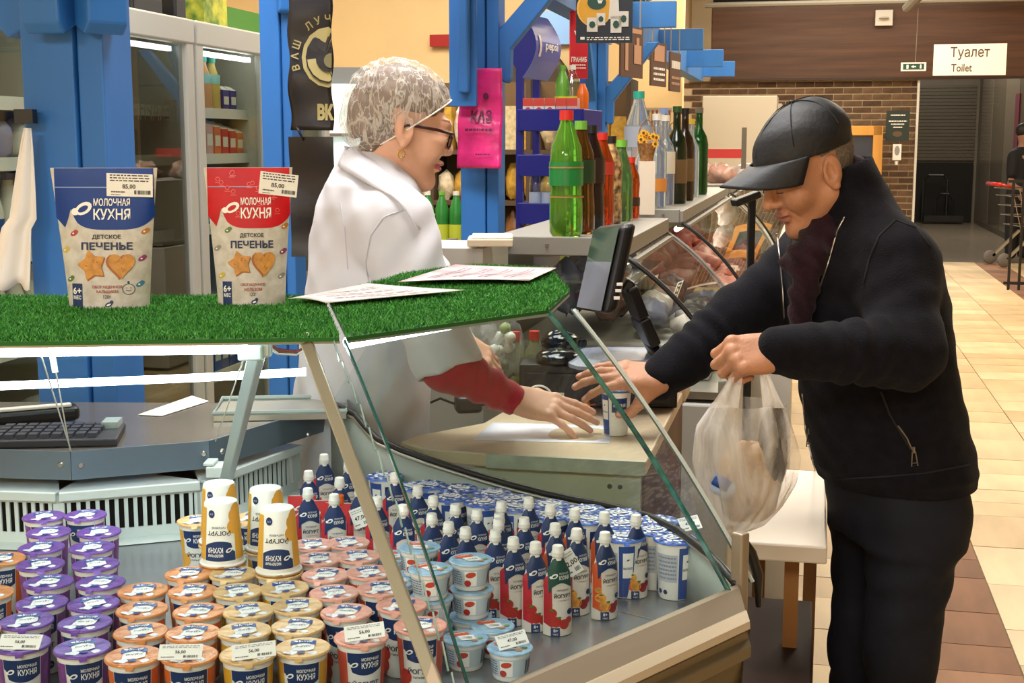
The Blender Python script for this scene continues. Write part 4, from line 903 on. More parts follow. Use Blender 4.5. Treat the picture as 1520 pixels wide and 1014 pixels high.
mb = MB(); mb.tube([(-.03, 0, .02), (-.06, .02, .03), (-.1, .03, .012), (-.14, .05, .01)], .003, m_black, 6); mb.build('cable', parent=o)
mb = MB(); p = at(728, 386, 3.3); mb.box((p.x, p.y, 1.262), (.11, .14, .018), mat('paper_stack', '#d9c9ad', .7)); mb.box((p.x+.004, p.y, 1.274), (.1, .13, .006), m_tx_white); tag(mb.build('paper_stack', bevel=.004), 'stack of wrapped paper sheets on the shelf by the blue post', 'paper')
mb = MB(); ubox(mb, -.98, 3.33, .622, .4, .28, 1.244, m_base); tag(mb.build('side_cabinet'), 'pale cabinet under the paper stack beside the cash desk', 'cabinet')
# customer shelf and bench
o = thing('customer_shelf', 'white topped narrow customer shelf beside the man', 'table', uv(-.037, 2.935, 0), -HALL)
mb = MB(); mb.box((0, 0, .70), (.175, .63, .036), mat('shelf_white', '#c9bcaa', .35)); mb.build('tabletop', parent=o, bevel=.004)
for x, y in ((.02, -.15), (.06, .25), (-.06, .25)):
    mb = MB(); mb.box((x, y, .341), (.03, .03, .682), mat('leg_wood', '#8a5c2c', .5)); mb.build('leg', parent=o)
o = thing('low_bench', 'dark brown wooden bench plank at the foot of the case', 'bench', uv(-.05, 2.5, 0), -HALL)
mb = MB(); mb.box((0, 0, .43), (.16, 1.16, .04), mat('bench_brown', '#33211a', .6, var=.25, vscale=8, stretch=(1, .2, 1), spec=.2)); mb.build('plank', parent=o, bevel=.004)
for y in (-.5, .5):
    mb = MB(); mb.box((0, y, .205), (.12, .05, .41), mat('bench_brown')); mb.build('leg', parent=o)
# ================================================================== the near corner display case
case = thing('display_case', 'large curved glass dairy display case topped with green grass mats', 'display case', (-.3, 1.9, 0), 0)
def cb(mb, name, **k): return mb.build(name, parent=case, world=True, **k)
TOPF = [(-1.4, 1.735), (-.219, 1.745), (.056, 2.04)]; RAIL = [(-1.4, 1.43), (-.043, 1.429), (.303, 1.805)]
ENDV = Vector((.041, .046, 0)); RAIL2 = RAIL[:2]+[(.318, 1.821)]
def gp(i, t, a=0.0):   # glass profile: i-th vertical seam, t from top to bottom
    tp, bt = Vector((*TOPF[i], 0)), Vector((*RAIL[i], 0)); h = 1.12*t-.12*t*t
    p = tp+(bt-tp)*h; p.z = 1.243-.363*(.88*t+.12*t*t); return p
m_cglass = glass('near_glass', '#f1f7f5', 1.0, 0, .012)
N = 14
for i, nm in ((0, 'front_glass'), (1, 'front_glass')):
    mb = MB(); mb.grid(lambda a, b: gp(i, b)*(1-a)+gp(i+1, b)*a+(Vector((-.012, 0, 0)) if (i == 0 and a > .99) else Vector()), 2, N, m_cglass); cb(mb, nm, smooth=True)
m_ge = mat('green_glass_edge', '#27524a', .12, var=.3, vscale=30, coat=.5)
mb = MB()
for k in range(N): mb.bar(gp(1, k/N), gp(1, (k+1)/N), .003, .006, m_ge, up=(.3, -1, .5))
cb(mb, 'seam_edge')
mb = MB()
for k in range(N): mb.bar(gp(1, k/N)+Vector((-.014, 0, 0)), gp(1, (k+1)/N)+Vector((-.018, .004, 0)), .0016, .004, mat('pale_glass_edge', '#8fa7a0', .15), up=(.3, -1, .5))
cb(mb, 'seam_edge')
mb = MB()
for k in range(N): mb.bar(gp(2, k/N), gp(2, (k+1)/N), .003, .0075, mat('teal_edge', '#275a50', .1, var=.5, vscale=40, coat=.6), up=(.7, -.7, .5))
cb(mb, 'end_edge')
S = [gp(2, k/N)+ENDV for k in range(N+1)]
mb = MB()
for k in range(N): mb.bar(S[k], S[k+1], .0035, .004, mat('clear_edge', '#b4bab2', .12, coat=.5), up=(.7, -.7, .5)); mb.bar(S[k]+Vector((-.004, .004, 0)), S[k+1]+Vector((-.004, .004, 0)), .0025, .003, mat('clear_edge_dark', '#4d5a55', .2), up=(.7, -.7, .5))
cb(mb, 'end_edge')
Gpx = [(490, 600, 2.72), (526, 616, 2.62), (555, 652, 2.52), (601, 673, 2.47), (646, 688, 2.44), (713, 709, 2.40), (780, 728, 2.36), (830, 740, 2.33), (900, 753, 2.28), (960, 768, 2.19), (1010, 792, 2.06), (1060, 832, 1.93)]
G = [at(*q) for q in Gpx]+[Vector((.316, 1.832, .88))]
def resamp(P, n):
    d = [0]
    for a, b in zip(P[:-1], P[1:]): d.append(d[-1]+(b-a).length)
    out = []
    for k in range(n+1):
        t = d[-1]*k/n; j = max(0, min(len(P)-2, sum(1 for x in d if x <= t)-1)); q = (t-d[j])/max(1e-9, d[j+1]-d[j]); out.append(P[j]*(1-q)+P[j+1]*q)
    return out
back_top = Vector((-.2, 2.62, 1.236))
Gr = resamp(G, 20); Sr = resamp([back_top, Vector((.085, 2.3, 1.24))]+S, 20)
mb = MB(); mb.grid(lambda a, b: Gr[round(a*20)]*(1-b)+Sr[round(a*20)]*b, 20, 2, glass('near_end_glass', '#f1f7f5', .35, 0, .005)); cb(mb, 'end_glass', smooth=True)
m_endw = mat('end_wall', '#9fa8a0', .45, var=.05, vscale=10)
mb = MB(); mb.grid(lambda a, b: Gr[round(a*20)]*(1-b)+Vector((Gr[round(a*20)].x, Gr[round(a*20)].y, .788))*b, 20, 1, m_endw); w = cb(mb, 'end_wall', smooth=True)
s = w.modifiers.new('t', 'SOLIDIFY'); s.thickness = .012; s.offset = 1
mb = MB(); mb.tube([g+Vector((0, 0, .003)) for g in Gr], .0065, m_gask, 6); mb.tube([g+Vector((0, -.008, -.004)) for g in Gr], .003, m_alu, 6); cb(mb, 'gasket', smooth=True)
# rail: extruded profile around the front and right side
def off_poly(P, d):
    out = []; n = len(P)
    for i in range(n):
        ns = []
        for a, b in ((i-1, i), (i, i+1)):
            if a >= 0 and b < n: v = Vector((P[b][0]-P[a][0], P[b][1]-P[a][1])); v.normalize(); ns.append(Vector((v.y, -v.x)))
        if i == n-1: out.append((P[i][0]+.06*d, P[i][1]-d/.68)); continue
        m = sum(ns, Vector((0, 0))); m.normalize(); k = 1/max(.4, m.dot(ns[0])); out.append((P[i][0]+m.x*d*k, P[i][1]+m.y*d*k))
    return out
RL = RAIL2+[(.362, 1.90)]
RL = RAIL2
m_r1 = mat('rail_taupe', '#8a7d69', .35, metal=.25); m_r2 = mat('rail_light', '#bdae94', .3, metal=.3); m_r3 = mat('rail_brown', '#6d5f45', .35, metal=.3); m_body = mat('case_olive', '#5c5138', .4, metal=.2)
def profile(pr, m, name):
    mb = MB(); rows = [[(x, y, z) for x, y in off_poly(RL, d)] for d, z in pr]
    k = len(RL)
    for (a, b) in zip(rows[:-1], rows[1:]): mb.add(a+b, [(i, i+1, k+i+1, k+i) for i in range(k-1)], m)
    for e in (0, k-1): mb.add([r[e] for r in rows], [tuple(range(len(rows)))], m)
    cb(mb, name)
profile([(-.006, .792), (-.006, .884), (.004, .884), (.032, .866)], m_r1, 'inner_rail')
profile([(.032, .866), (.038, .868), (.052, .861), (.055, .852)], m_r2, 'outer_rail')
profile([(.055, .852), (.05, .846), (.05, .836), (.06, .83), (.06, .815), (.04, .806), (.03, .80)], m_r3, 'lower_trim')
profile([(.03, .80), (.02, .76), (-.005, .70), (-.02, .55), (-.02, .1), (-.05, .1), (-.05, .0)], m_body, 'body')
mb = MB(); p = Vector((.322, 1.838, 0)); mb.box((p.x, p.y, .895), (.018, .02, .125), m_r1, Matrix.Rotation(.75, 3, 'Z')); cb(mb, 'corner_post', bevel=.003)
mb = MB(); q = [at(1088, 782, 1.87), at(1060, 742, 1.90)]; mb.tube([Vector((.328, 1.87, .945)), Vector((.345, 1.88, .915)), Vector((.357, 1.885, .88)), Vector((.36, 1.89, .83))], [.004, .008, .008, .004], m_black, 8); cb(mb, 'corner_guard', smooth=True)
m_deck = mat('deck_steel', '#8d9194', .25, metal=.5, var=.12, vscale=5)
gb = [(g.x, g.y) for g in Gr]
deckp = [(-1.4, 1.44), (-.047, 1.44), (.335, 1.855)]+[p for p in gb[::-1][1:]]+[(-.43, 2.74), (-.57, 2.45), (-.80, 2.37), (-1.4, 2.44)]
mb = MB(); mb.add([(x, y, .79) for x, y in deckp]+[(x, y, .775) for x, y in deckp], [tuple(range(len(deckp))), tuple(range(len(deckp), 2*len(deckp)))[::-1]], m_deck); cb(mb, 'deck')
mb = MB(); a, b = onz(902, 903, .7905), onz(975, 922, .7905); mb.bar(a, b, .002, .0015, m_steel); cb(mb, 'deck_joint')
mb = MB(); mb.bar(at(1031, 897, 2.03), at(1037, 828, 2.03), .012, .012, m_steel, up=(0, -1, 0)); cb(mb, 'inner_post')
mb = MB(); mb.bar(at(1045, 862, 2.03), at(1062, 864, 2.02), .005, .005, m_steel); cb(mb, 'shelf_pin')
# slotted riser at the back
R_ = [Vector((-1.4, 2.385, 0)), Vector((-.80, 2.312, 0)), Vector((-.57, 2.392, 0)), Vector((-.44, 2.69, 0))]
m_enam = mat('white_enamel_slots', '#d5ddda', .35)
for i in range(3):
    a, b = R_[i], R_[i+1]; d = (b-a); L = d.length; d.normalize(); n = Vector((-d.y, d.x, 0))
    mb = MB()
    mb.bar(a+Vector((0, 0, .802)), b+Vector((0, 0, .802)), .004, .026, m_enam); mb.bar(a+Vector((0, 0, .878)), b+Vector((0, 0, .878)), .004, .016, m_enam)
    k = int(L/.0155); w = .0068
    for j in range(k+1):
        p = a+d*(L*j/k)+Vector((0, 0, .8425)); ww = w if 0 < j < k else .02
        mb.bar(p-Vector((0, 0, .0285)), p+Vector((0, 0, .0285)), .004 if False else ww, .004, m_enam, up=tuple(n))
    cb(mb, 'slotted_panel')
    mb = MB(); mb.bar(a+n*.02+Vector((0, 0, .84)), b+n*.02+Vector((0, 0, .84)), .004, .1, m_dark); cb(mb, 'dark_backing')
    mb = MB(); mb.add([a-n*.03+Vector((0, 0, .7915)), b-n*.03+Vector((0, 0, .7915)), b+Vector((0, 0, .797)), a+Vector((0, 0, .797))], [(0, 1, 2, 3)], m_enam); cb(mb, 'foot_strip')
    mb = MB(); mb.bar(a+n*.045+Vector((0, 0, .889)), b+n*.045+Vector((0, 0, .889)), .11, .006, mat('ledge_white', '#c4ced0', .3, metal=.2)); mb.bar(a-n*.012+Vector((0, 0, .884)), b-n*.012+Vector((0, 0, .884)), .005, .016, m_enam); cb(mb, 'ledge', bevel=.0015)
for x in ((-1.015, 2.408),):
    mb = MB()
    for z in (.805, .845): mb.box((x[0], x[1], z), (.008, .008, .008), m_bolt)
    cb(mb, 'screw')
# fascia and steel worktop
F_ = [Vector((-1.4, 2.41, 0)), Vector((-.785, 2.342, 0)), Vector((-.559, 2.429, 0)), Vector((-.383, 2.77, 0))]
m_fas = mat('fascia_grey', '#6f7f8e', .35, metal=.4, var=.06, vscale=5); m_wt = mat('worktop_steel', '#8a8078', .22, metal=.5, var=.1, vscale=6)
mb = MB(); mb.prism([(p.x, p.y+.004) for p in F_]+[(-.39, 2.80), (-1.4, 2.82)], .948, .955, m_wt); cb(mb, 'worktop')
for i in range(3):
    mb = MB(); mb.bar(F_[i]+Vector((0, 0, .931)), F_[i+1]+Vector((0, 0, .931)), .005, .052, m_fas); cb(mb, 'fascia')
for px, py in ((90, 690), (120, 691), (302, 674), (330, 670), (458, 645)):
    mb = MB(); t = MB(); i = 0 if px < 105 else (1 if px < 310 else 2); a, b = F_[i], F_[i+1]; d = (b-a).normalized(); n = Vector((d.y, -d.x, 0)); p = onplane(px, py, a+n*.003, n)
    t.lathe([(.006, 0), (.004, .003)], m_steel, 10); q = n.to_track_quat('Z', 'Y').to_matrix(); mb.add([q @ Vector(v)+p for v in t.v], t.f, m_steel); cb(mb, 'bolt')
mb = MB(); mb.prism([(-1.4, 2.5), (-.8, 2.44), (-.57, 2.5), (-.45, 2.78), (-1.4, 2.8)], .05, .775, m_base); cb(mb, 'rear_body')
# top structure: shelf under the mats, struts, lamp tubes
m_top = mat('top_shelf_metal', '#aeb4b2', .4, metal=.3)
LM = [(-1.4, 1.70), (-.655, 1.703), (-.226, 1.745), (-.312, 2.205), (-1.4, 2.215)]; RM_ = [(-.216, 1.747), (.056, 2.038), (.099, 2.305), (.075, 2.72), (-.084, 2.785), (-.21, 2.6), (-.302, 2.205)]
for k, P in enumerate((LM, RM_)):
    mb = MB(); mb.prism([(p[0], p[1]+(.008 if p[1] < 2.0 else 0)) for p in P], 1.2385, 1.2425, m_top); cb(mb, 'top_shelf')
m_strut = mat('strut_beige', '#b3a48d', .35, metal=.35); m_strut2 = mat('strut_pale', '#b9c9c6', .35, metal=.3)
mb = MB(); mb.bar(at(452, 500, 1.765), onz(652, 1040, .885)+Vector((0, .012, 0)), .016, .018, m_strut, up=(0, -1, .3)); cb(mb, 'front_strut', bevel=.002)
mb = MB(); b0 = at(336, 712, 2.385); t0 = at(384, 515, 1.82); mb.bar(b0, t0, .02, .016, m_strut2, up=(0, -1, .3)); cb(mb, 'rear_strut', bevel=.002)
mb = MB(); mb.box(at(322, 697, 2.40), (.03, .05, .02), m_enam); mb.box(at(313, 686, 2.40), (.02, .04, .006), m_enam); cb(mb, 'strut_bracket', bevel=.002)
mb = MB(); mb.box(at(374, 522, 1.80), (.034, .03, .022), m_strut2); mb.box(at(392, 513, 1.80), (.02, .02, .03), m_strut2); cb(mb, 'lamp_holder', bevel=.003)
m_tube = mat('tube_light', '#ffffff', .4, emit='#e2f8ff', estr=22.0)
mb = MB(); mb.tube([at(-120, 521, 1.765), at(366, 514.5, 1.775)], .0096, m_tube, 12); cb(mb, 'lamp_tube', smooth=True)
mb = MB(); mb.tube([at(-120, 578, 2.02), at(120, 568, 2.04), at(300, 560.5, 2.07), at(454, 552, 2.1)], .0062, m_tube, 10); cb(mb, 'lamp_tube', smooth=True)
mb = MB(); mb.tube([at(516, 509, 1.79), at(590, 495, 1.87), at(672, 480, 1.96)], .0085, m_tube, 10); cb(mb, 'lamp_tube', smooth=True)
mb = MB()
for p, q in ((at(62, 530, 1.8), at(106, 671, 2.345)), (at(76, 515, 1.8), at(104, 668, 2.345)), (at(366, 520, 1.85), at(320, 655, 2.41))): mb.tube([p, q], .0012, mat('wire_pale', '#d8d6c4', .4), 5)
mb.tube([at(78, 530, 1.77), at(82, 553, 1.77)], .004, mat('pull_yellow', '#e7e3c0', .5), 6); cb(mb, 'stay_wires')
mb = MB()
for k in range(3): mb.tube([at(398, 508+3*k, 1.9), at(412, 519+3*k, 1.93), at(440, 522+2*k, 1.95), at(458, 514, 1.95)], .0022, [mat('cable_red', '#8c3a2c', .5), mat('cable_brown', '#6a4a36', .5), m_white][k], 5)
cb(mb, 'cables', smooth=True)

# grass mats
m_gr = [mat('grass_%d' % i, c, .75) for i, c in enumerate(['#34842b', '#449733', '#286f23', '#58a03d', '#205d1c'])]
m_gbase = mat('grass_base', '#1f5a1c', .9)
def inside(x, y, P):
    r = False; n = len(P)
    for i in range(n):
        (x1, y1), (x2, y2) = P[i], P[i-1]
        if (y1 > y) != (y2 > y) and x < (x2-x1)*(y-y1)/(y2-y1)+x1: r = not r
    return r
def grass(name, label, P, n, seed):
    o = thing(name, label, 'grass mat', (sum(p[0] for p in P)/len(P), sum(p[1] for p in P)/len(P), 1.243), 0)
    mb = MB(); mb.prism(P, 1.2428, 1.248, m_gbase); mb.build('mat_base', parent=o, world=True)
    rg = np.random.default_rng(seed); P_ = np.array(P); lo, hi = P_.min(0), P_.max(0); lo[0] = max(lo[0], -1.4)
    pts = rg.uniform(lo, hi, (n*2, 2)); ok = np.array([inside(a, b, P) for a, b in pts]); pts = pts[ok][:n]; k = len(pts)
    # a fringe along the edges
    m = len(pts); ang = rg.uniform(0, 6.283, m); ln = rg.uniform(.005, .0095, m); lean = rg.normal(0, .0035, (m, 2)); w = .0009
    base = np.column_stack([pts, np.full(m, 1.247)]); s = np.column_stack([np.cos(ang)*w, np.sin(ang)*w, np.zeros(m)])
    tip = base+np.column_stack([lean, ln]); mid = base+np.column_stack([lean*.3, ln*.55])
    V = np.concatenate([base-s, base+s, mid-s*.8, mid+s*.8, tip]); i = np.arange(m)
    me = bpy.data.meshes.new('pile')
    fq = np.column_stack([i, i+m, i+3*m, i+2*m]); ft = np.column_stack([i+2*m, i+3*m, i+4*m])
    M = pmat(o).inverted(); V = V+np.array(M.translation)
    me.from_pydata(V.tolist(), [], fq.tolist()+ft.tolist())
    for mm in m_gr: me.materials.append(mm)
    mi = rg.integers(0, len(m_gr), m); me.polygons.foreach_set('material_index', np.concatenate([mi, mi]).astype(np.int32)); me.update()
    g = bpy.data.objects.new('grass_pile', me); COL.objects.link(g); g.parent = o; g['kind'] = 'stuff'
grass('grass_mat', 'green artificial grass mat under the two cookie pouches', LM, 82000, 1)
grass('grass_mat', 'green artificial grass mat right of the seam under a paper sheet', RM_, 30000, 2)
m_pr = mat('printed_paper', '#d9c8c8', .35, var=.25, vscale=16, col2='#b38f95'); m_pr1 = mat('printed_paper_l', '#d6cfca', .35, var=.2, vscale=16, col2='#b7aaa6')
for k, (pts, m, lab) in enumerate((([(427, 444), (546, 421), (690, 431), (484, 450)], m_pr1, 'printed sheet lying on the left grass mat beside the red pouch'), ([(590, 419), (676, 393), (826, 398), (785, 417)], m_pr, 'pinkish printed sheet lying on the right grass mat'))):
    o, g = quad_thing('printed_sheet', lab, 'paper', pts, m, 1.2595, .004)
    f = lambda x, y: g(x, y)+Vector((0, 0, .0012)); mb = MB(); mp = mat('sheet_print', '#8d7a80', .5)
    for j in range(4): mb.lines(f, .5, .2+.2*j, .75, .1, mp, 2, j+k)
    mb.build('print', parent=o, world=True)

# things on the steel worktop inside the left part
o = thing('keypad', 'dark scale keypad with rows of keys on the steel worktop', 'keypad', onz(75, 655, .956), .1)
mb = MB(); mb.prism([(-.13, -.055), (.13, -.055), (.12, .09), (-.12, .09)], 0, .014, mat('keypad_dark', '#2a2b33', .5)); mb.build('housing', parent=o, bevel=.003)
for r in range(4):
    for c in range(9):
        mb = MB(); mb.box((-.085+.021*c, -.03+.028*r, .018), (.016, .02, .008), mat('key_dark', '#3d3e48', .45)); mb.build('key', parent=o)
mb = MB(); mb.box((.1, .06, .02), (.03, .05, .012), m_strut2); mb.build('display', parent=o)
o = thing('white_handset', 'black and white handset lying behind the keypad', 'handset', onz(38, 632, .956), .45)
mb = MB(); mb.box((0, 0, .02), (.2, .05, .03), m_black); mb.build('shell', parent=o, bevel=.01, seg=3)
mb = MB(); mb.box((0, -.012, .037), (.17, .02, .006), m_white); mb.build('white_strip', parent=o, bevel=.002)
o = thing('steel_tray', 'steel tray with a pale rim on the worktop behind the strut', 'tray', onz(420, 612, .956), .1)
mb = MB(); mb.box((0, 0, .006), (.26, .16, .012), m_steel); mb.tube([(-.13, -.08, .016), (.13, -.08, .016), (.13, .08, .016), (-.13, .08, .016)], .005, m_strut2, 6, closed=True); mb.build('tray_body', parent=o)
mb = MB(); a = onz(283, 610, .957); mb.add([onz(205, 616, .9562), onz(285, 588, .9562), onz(310, 596, .9562), onz(240, 618, .9562)], [(0, 1, 2, 3)], m_tx_white); oo = tag(mb.build('plastic_wrap'), 'white scrap of paper on the steel worktop by the blue post', 'paper'); oo.modifiers.new('t', 'SOLIDIFY').thickness = .001
# ================================================================== dairy goods in the case
m_cup = mat('cup_white', '#ece9e2', .35); m_nv = mat('brand_navy', '#1c3564', .4); m_nv2 = mat('brand_blue', '#2b4f98', .35); m_ink = mat('ink', '#20232c', .5); m_wh = mat('print_bright', '#f4f2ec', .45)
m_foilw = mat('foil_white', '#e3e1e6', .3, metal=.2)
C_H = .0935
def cup_r(z): return .0245+.006*(z/.088)
def logo(mb, f, f2, x, y, s, dark):
    mb.disc(f, x, y, s, s*.62, m_wh, 14, .5); mb.disc(f2, x-s*.05, y-s*.05, s*.62, s*.3, dark, 12, .5); mb.disc(f, x-s*.95, y-s*.35, s*.42, s*.4, m_wh, 10)
def make_cup(label, colour, lidcol, fruit, kind='yogurt', lidcol2=None):
    o = thing('yogurt_cup' if kind == 'yogurt' else 'milk_cup', label, 'cup', (0, 0, 0))
    mb = MB(); mb.lathe([(.023, 0), (.0245, .002), (.0305, .088), (.0305, .0895), (.0338, .0905), (.0338, .0935)], m_cup, 28, cap1=False); mb.build('cup_body', parent=o, smooth=True, auto=40)
    def W(off): return lambda x, y: ((cup_r(y)+off)*math.sin(x/.0275), -(cup_r(y)+off)*math.cos(x/.0275), y)
    f, f2, f3 = W(.0003), W(.0006), W(.0009); mb = MB()
    if kind == 'yogurt':
        for a, b in ((-.043, -.0225), (.0225, .043)): mb.strip(f, a, b, .006, .083, colour, 8, 3)
        mb.strip(f, -.0215, .0215, lambda x: .054+.006*(x/.02)**2+(.010 if x < -.017 else 0), .0835, m_nv, 16, 3)
        mb.disc(f2, .012, .014, .0055, .006, m_nv, 12)
        if fruit:
            for k, (x, y, r) in enumerate(((-.024, .018, .010), (-.02, .034, .009), (-.029, .012, .011))): mb.disc(f2, x, y, r, r*1.15, fruit, 12)
        for sgn in (1,): mb.lines(f, .075, .045, .05, .06, mat('small_print', '#8a8f9c', .5), 9, 3); mb.barcode(f, -.075, .03, .02, .03, m_ink)
    else:
        mb.strip(f, -.012, .012, .002, .086, m_nv2, 6, 3); mb.strip(f2, -.006, .010, .034, .075, m_wh, 4, 2); mb.strip(f, -.05, -.014, .03, .075, mat('grey_print', '#b5bcc6', .4), 6, 2)
        mb.lines(f2, -.031, .053, .03, .04, mat('small_print', '#8a8f9c', .5), 6, 4); mb.strip(f, .018, .05, .05, .08, m_nv, 5, 2); mb.disc(f2, -.045, .013, .004, .004, m_nv, 8); mb.disc(f2, -.034, .013, .004, .004, m_nv, 8)
    mb.build('printed_label', parent=o, smooth=True)
    mb = MB()
    if kind == 'yogurt':
        logo(mb, f2, f3, -.0125, .068, .0048, m_nv); mb.text(f2, 'МОЛОЧНАЯ', .0062, .0752, .0042, m_wh, bold=.02, w=.021); mb.text(f2, 'КУХНЯ', .0062, .0672, .0078, m_wh, bold=.02, w=.021)
        mb.text(f2, 'ЙОГУРТ', .001, .043, .0085, m_ink, bold=.025, w=.034); mb.text(f2, 'питьевой', .001, .0345, .0042, m_ink, w=.02); mb.text(f3, '2,7%', .012, .014, .0026, m_wh)
    else:
        mb.text(f3, 'МОЛОКО', .002, .05, .004, m_ink, bold=.02, w=.014); mb.text(f2, 'КУХНЯ', .034, .065, .007, m_wh, bold=.02, w=.024); logo(mb, f3, W(.0012), .002, .064, .004, m_nv)
    mb.build('lettering', parent=o)
    mb = MB(); rd = random.Random(len(label)); ph = [rd.uniform(0, 6) for _ in range(3)]
    def zl(x, y): return .0945+.0006*math.sin(x*260+ph[0])*math.cos(y*210+ph[1])+.0004*math.sin(x*520+y*300+ph[2])
    n = 28
    mb.lathe([(.0346, .0915), (.0346, .0935), (.033, .0945)], lidcol2 or lidcol, n, cap0=False, cap1=False)
    mb.add([(0, 0, zl(0, 0))]+[(r*math.cos(6.2832*i/n), r*math.sin(6.2832*i/n), zl(r*math.cos(6.2832*i/n), r*math.sin(6.2832*i/n)) if r < .03 else .0945) for r in (.011, .022, .033) for i in range(n)],
           [(0, 1+i, 1+(i+1) % n) for i in range(n)]+[(1+j*n+i, 1+(j+1)*n+i, 1+(j+1)*n+(i+1) % n, 1+j*n+(i+1) % n) for j in range(2) for i in range(n)], lidcol)
    mb.add([(-.008, -.032, .0945), (.004, -.0335, .0945), (.002, -.0385, .090), (-.006, -.038, .089)], [(0, 1, 2, 3)], lidcol)
    l = mb.build('foil_lid', parent=o, smooth=True)
    g, g2, g3 = [(lambda x, y, q=q: (x, y, zl(x, y)+q)) for q in (.0007, .0012, .0017)]
    mb = MB()
    if kind == 'yogurt':
        mb.strip(g, -.0125, .0145, lambda x: -.013+.1*x, .012, m_wh, 6, 4); mb.strip(g2, -.0155, .0155, lambda x: .008+.0025*math.cos(x*190), lambda x: .0235-.35*abs(x), m_nv2, 10, 3)
        mb.disc(g2, .0, -.0205, .0052, .0042, m_nv2, 10); mb.disc(g, -.013, -.019, .009, .006, m_foilw, 10); mb.disc(g, .014, -.021, .006, .005, lidcol2 or m_foilw, 10)
        mb.text(g3, 'КУХНЯ', .003, .0155, .0062, m_wh, bold=.03, w=.017); mb.disc(g3, -.0095, .0155, .003, .0024, m_wh, 8); mb.text(g2, 'ЙОГУРТ', .001, .0, .005, mat('ink_grey', '#4a4e5c', .5), bold=.02, w=.019)
    else:
        for k in range(16):
            a = 6.283*k/16; r = .0275; mb.disc(g, r*math.cos(a), r*math.sin(a), .0042, .0028, m_wh if k % 2 else m_nv, 8, a)
        for k in range(9):
            a = .7+6.283*k/9; r = .017; mb.disc(g, r*math.cos(a), r*math.sin(a), .0058, .0034, m_wh, 8, a+1.2)
        mb.strip(g2, -.011, .012, -.006, .008, m_wh, 4, 3); mb.text(g3, 'СМЕТАНА' if False else 'МОЛОКО', .0, .001, .005, m_nv2, bold=.03, w=.019)
    mb.build('lid_print', parent=l)
    return o
foil = lambda n, c, c2=None: mat(n, c, .28, metal=.15, var=.35, vscale=55, col2=c2, bump=.15, bscale=120)
f_pur = foil('foil_purple', '#6a3f98', '#7d55a8'); f_or = foil('foil_orange', '#d0793c', '#e09a62'); f_ye = foil('foil_yellow', '#d3a466', '#e0bf8a'); f_st = foil('foil_pink', '#d98a78', '#e8b09c'); f_bl = foil('foil_blue', '#2f55b8', '#5f86d2'); f_lb = foil('foil_lightblue', '#86b4d8', '#b9d3e6')
K = {'p': make_cup('p', mat('side_purple', '#7b4187', .4, var=.2, vscale=90), f_pur, mat('berry_dark', '#3c3a6a', .4)),
     'o': make_cup('o', mat('side_orange', '#df6a2c', .4), f_or, mat('fruit_orange', '#d9772e', .4)),
     'y': make_cup('y', mat('side_yellow', '#dfa52f', .4), f_ye, mat('fruit_peach', '#e0a23c', .4)),
     's': make_cup('s', mat('side_red', '#cf5540', .4), f_st, mat('strawberry', '#b5322a', .35)),
     'b': make_cup('b', None, f_bl, None, 'milk')}
used = {}
rdg = random.Random(77)
def put(kind, label, loc, rz=0.0, group=None, inv=False, cat=None):
    src = K[kind] if not isinstance(kind, bpy.types.Object) else kind; rot = (0, math.pi, rz) if inv else (0, 0, rz)
    if not used.get(src.name):
        used[src.name] = 1; src.location = loc; src.rotation_euler = rot; src['label'] = label
        if group: src['group'] = group
        return src
    return dup(src, loc, rot, label, group)
DZ = .7905; LZ = .885
def row(kind, pts, fmt, group, jit=.3):
    for i, (x, y) in enumerate(pts):
        p = onz(x, y, LZ); p.z = DZ+.0003; put(kind, fmt % ORD[i], p, rdg.uniform(-jit, jit)-math.atan2(p.x, p.y)*.6, group)
row('p', [(65, 766), (72, 789), (61, 812), (60, 837), (72, 863), (62, 894), (39, 921), (33, 955)], 'purple lidded yogurt cup, %s from the back in the left purple row', 'purple yogurt cups')
row('p', [(127, 764), (147, 789), (136, 812), (142, 837), (149, 864), (139, 895), (126, 924), (122, 961)], 'purple lidded yogurt cup, %s from the back in the right purple row', 'purple yogurt cups')
row('o', [(2, 829), (-18, 880), (-40, 935)], 'orange lidded yogurt cup at the far left edge, %s from back', 'orange yogurt cups')
row('o', [(212, 876), (211, 904), (209, 937), (198, 973)], 'orange lidded yogurt cup, %s from the back in the left orange row', 'orange yogurt cups')
row('o', [(280, 851), (286, 877), (295, 907), (286, 939), (281, 972)], 'orange lidded yogurt cup, %s from the back in the right orange row', 'orange yogurt cups')
row('y', [(294, 772), (331, 836), (346, 851), (353, 877), (369, 906), (363, 936), (368, 970)], 'yellow lidded yogurt cup, %s from the back in the left yellow row', 'yellow yogurt cups')
row('y', [(328, 806), (375, 768), (397, 815), (414, 849), (422, 872), (441, 899), (442, 929), (449, 961)], 'yellow lidded yogurt cup, %s from the back in the right yellow row', 'yellow yogurt cups')
row('s', [(464, 808), (473, 829), (483, 853), (496, 879), (514, 908), (536, 945)], 'pink lidded strawberry yogurt cup, %s from the back in the left pink row', 'strawberry yogurt cups')
row('s', [(516, 805), (531, 825), (548, 849), (566, 873), (596, 898), (624, 928)], 'pink lidded strawberry yogurt cup, %s from the back in the right pink row', 'strawberry yogurt cups')
for i, (x, y, l) in enumerate(((328, 805, 'back left'), (331, 836, 'front left'), (397, 814, 'back right'), (414, 848, 'front right'))):
    p = onz(x, y, .8853); p.z = DZ+.0957+.0945; put('y', 'yellow yogurt cup turned upside down on other cups, %s of four' % l, p, rdg.uniform(-.15, .15), 'upside down yogurt cups', inv=True)
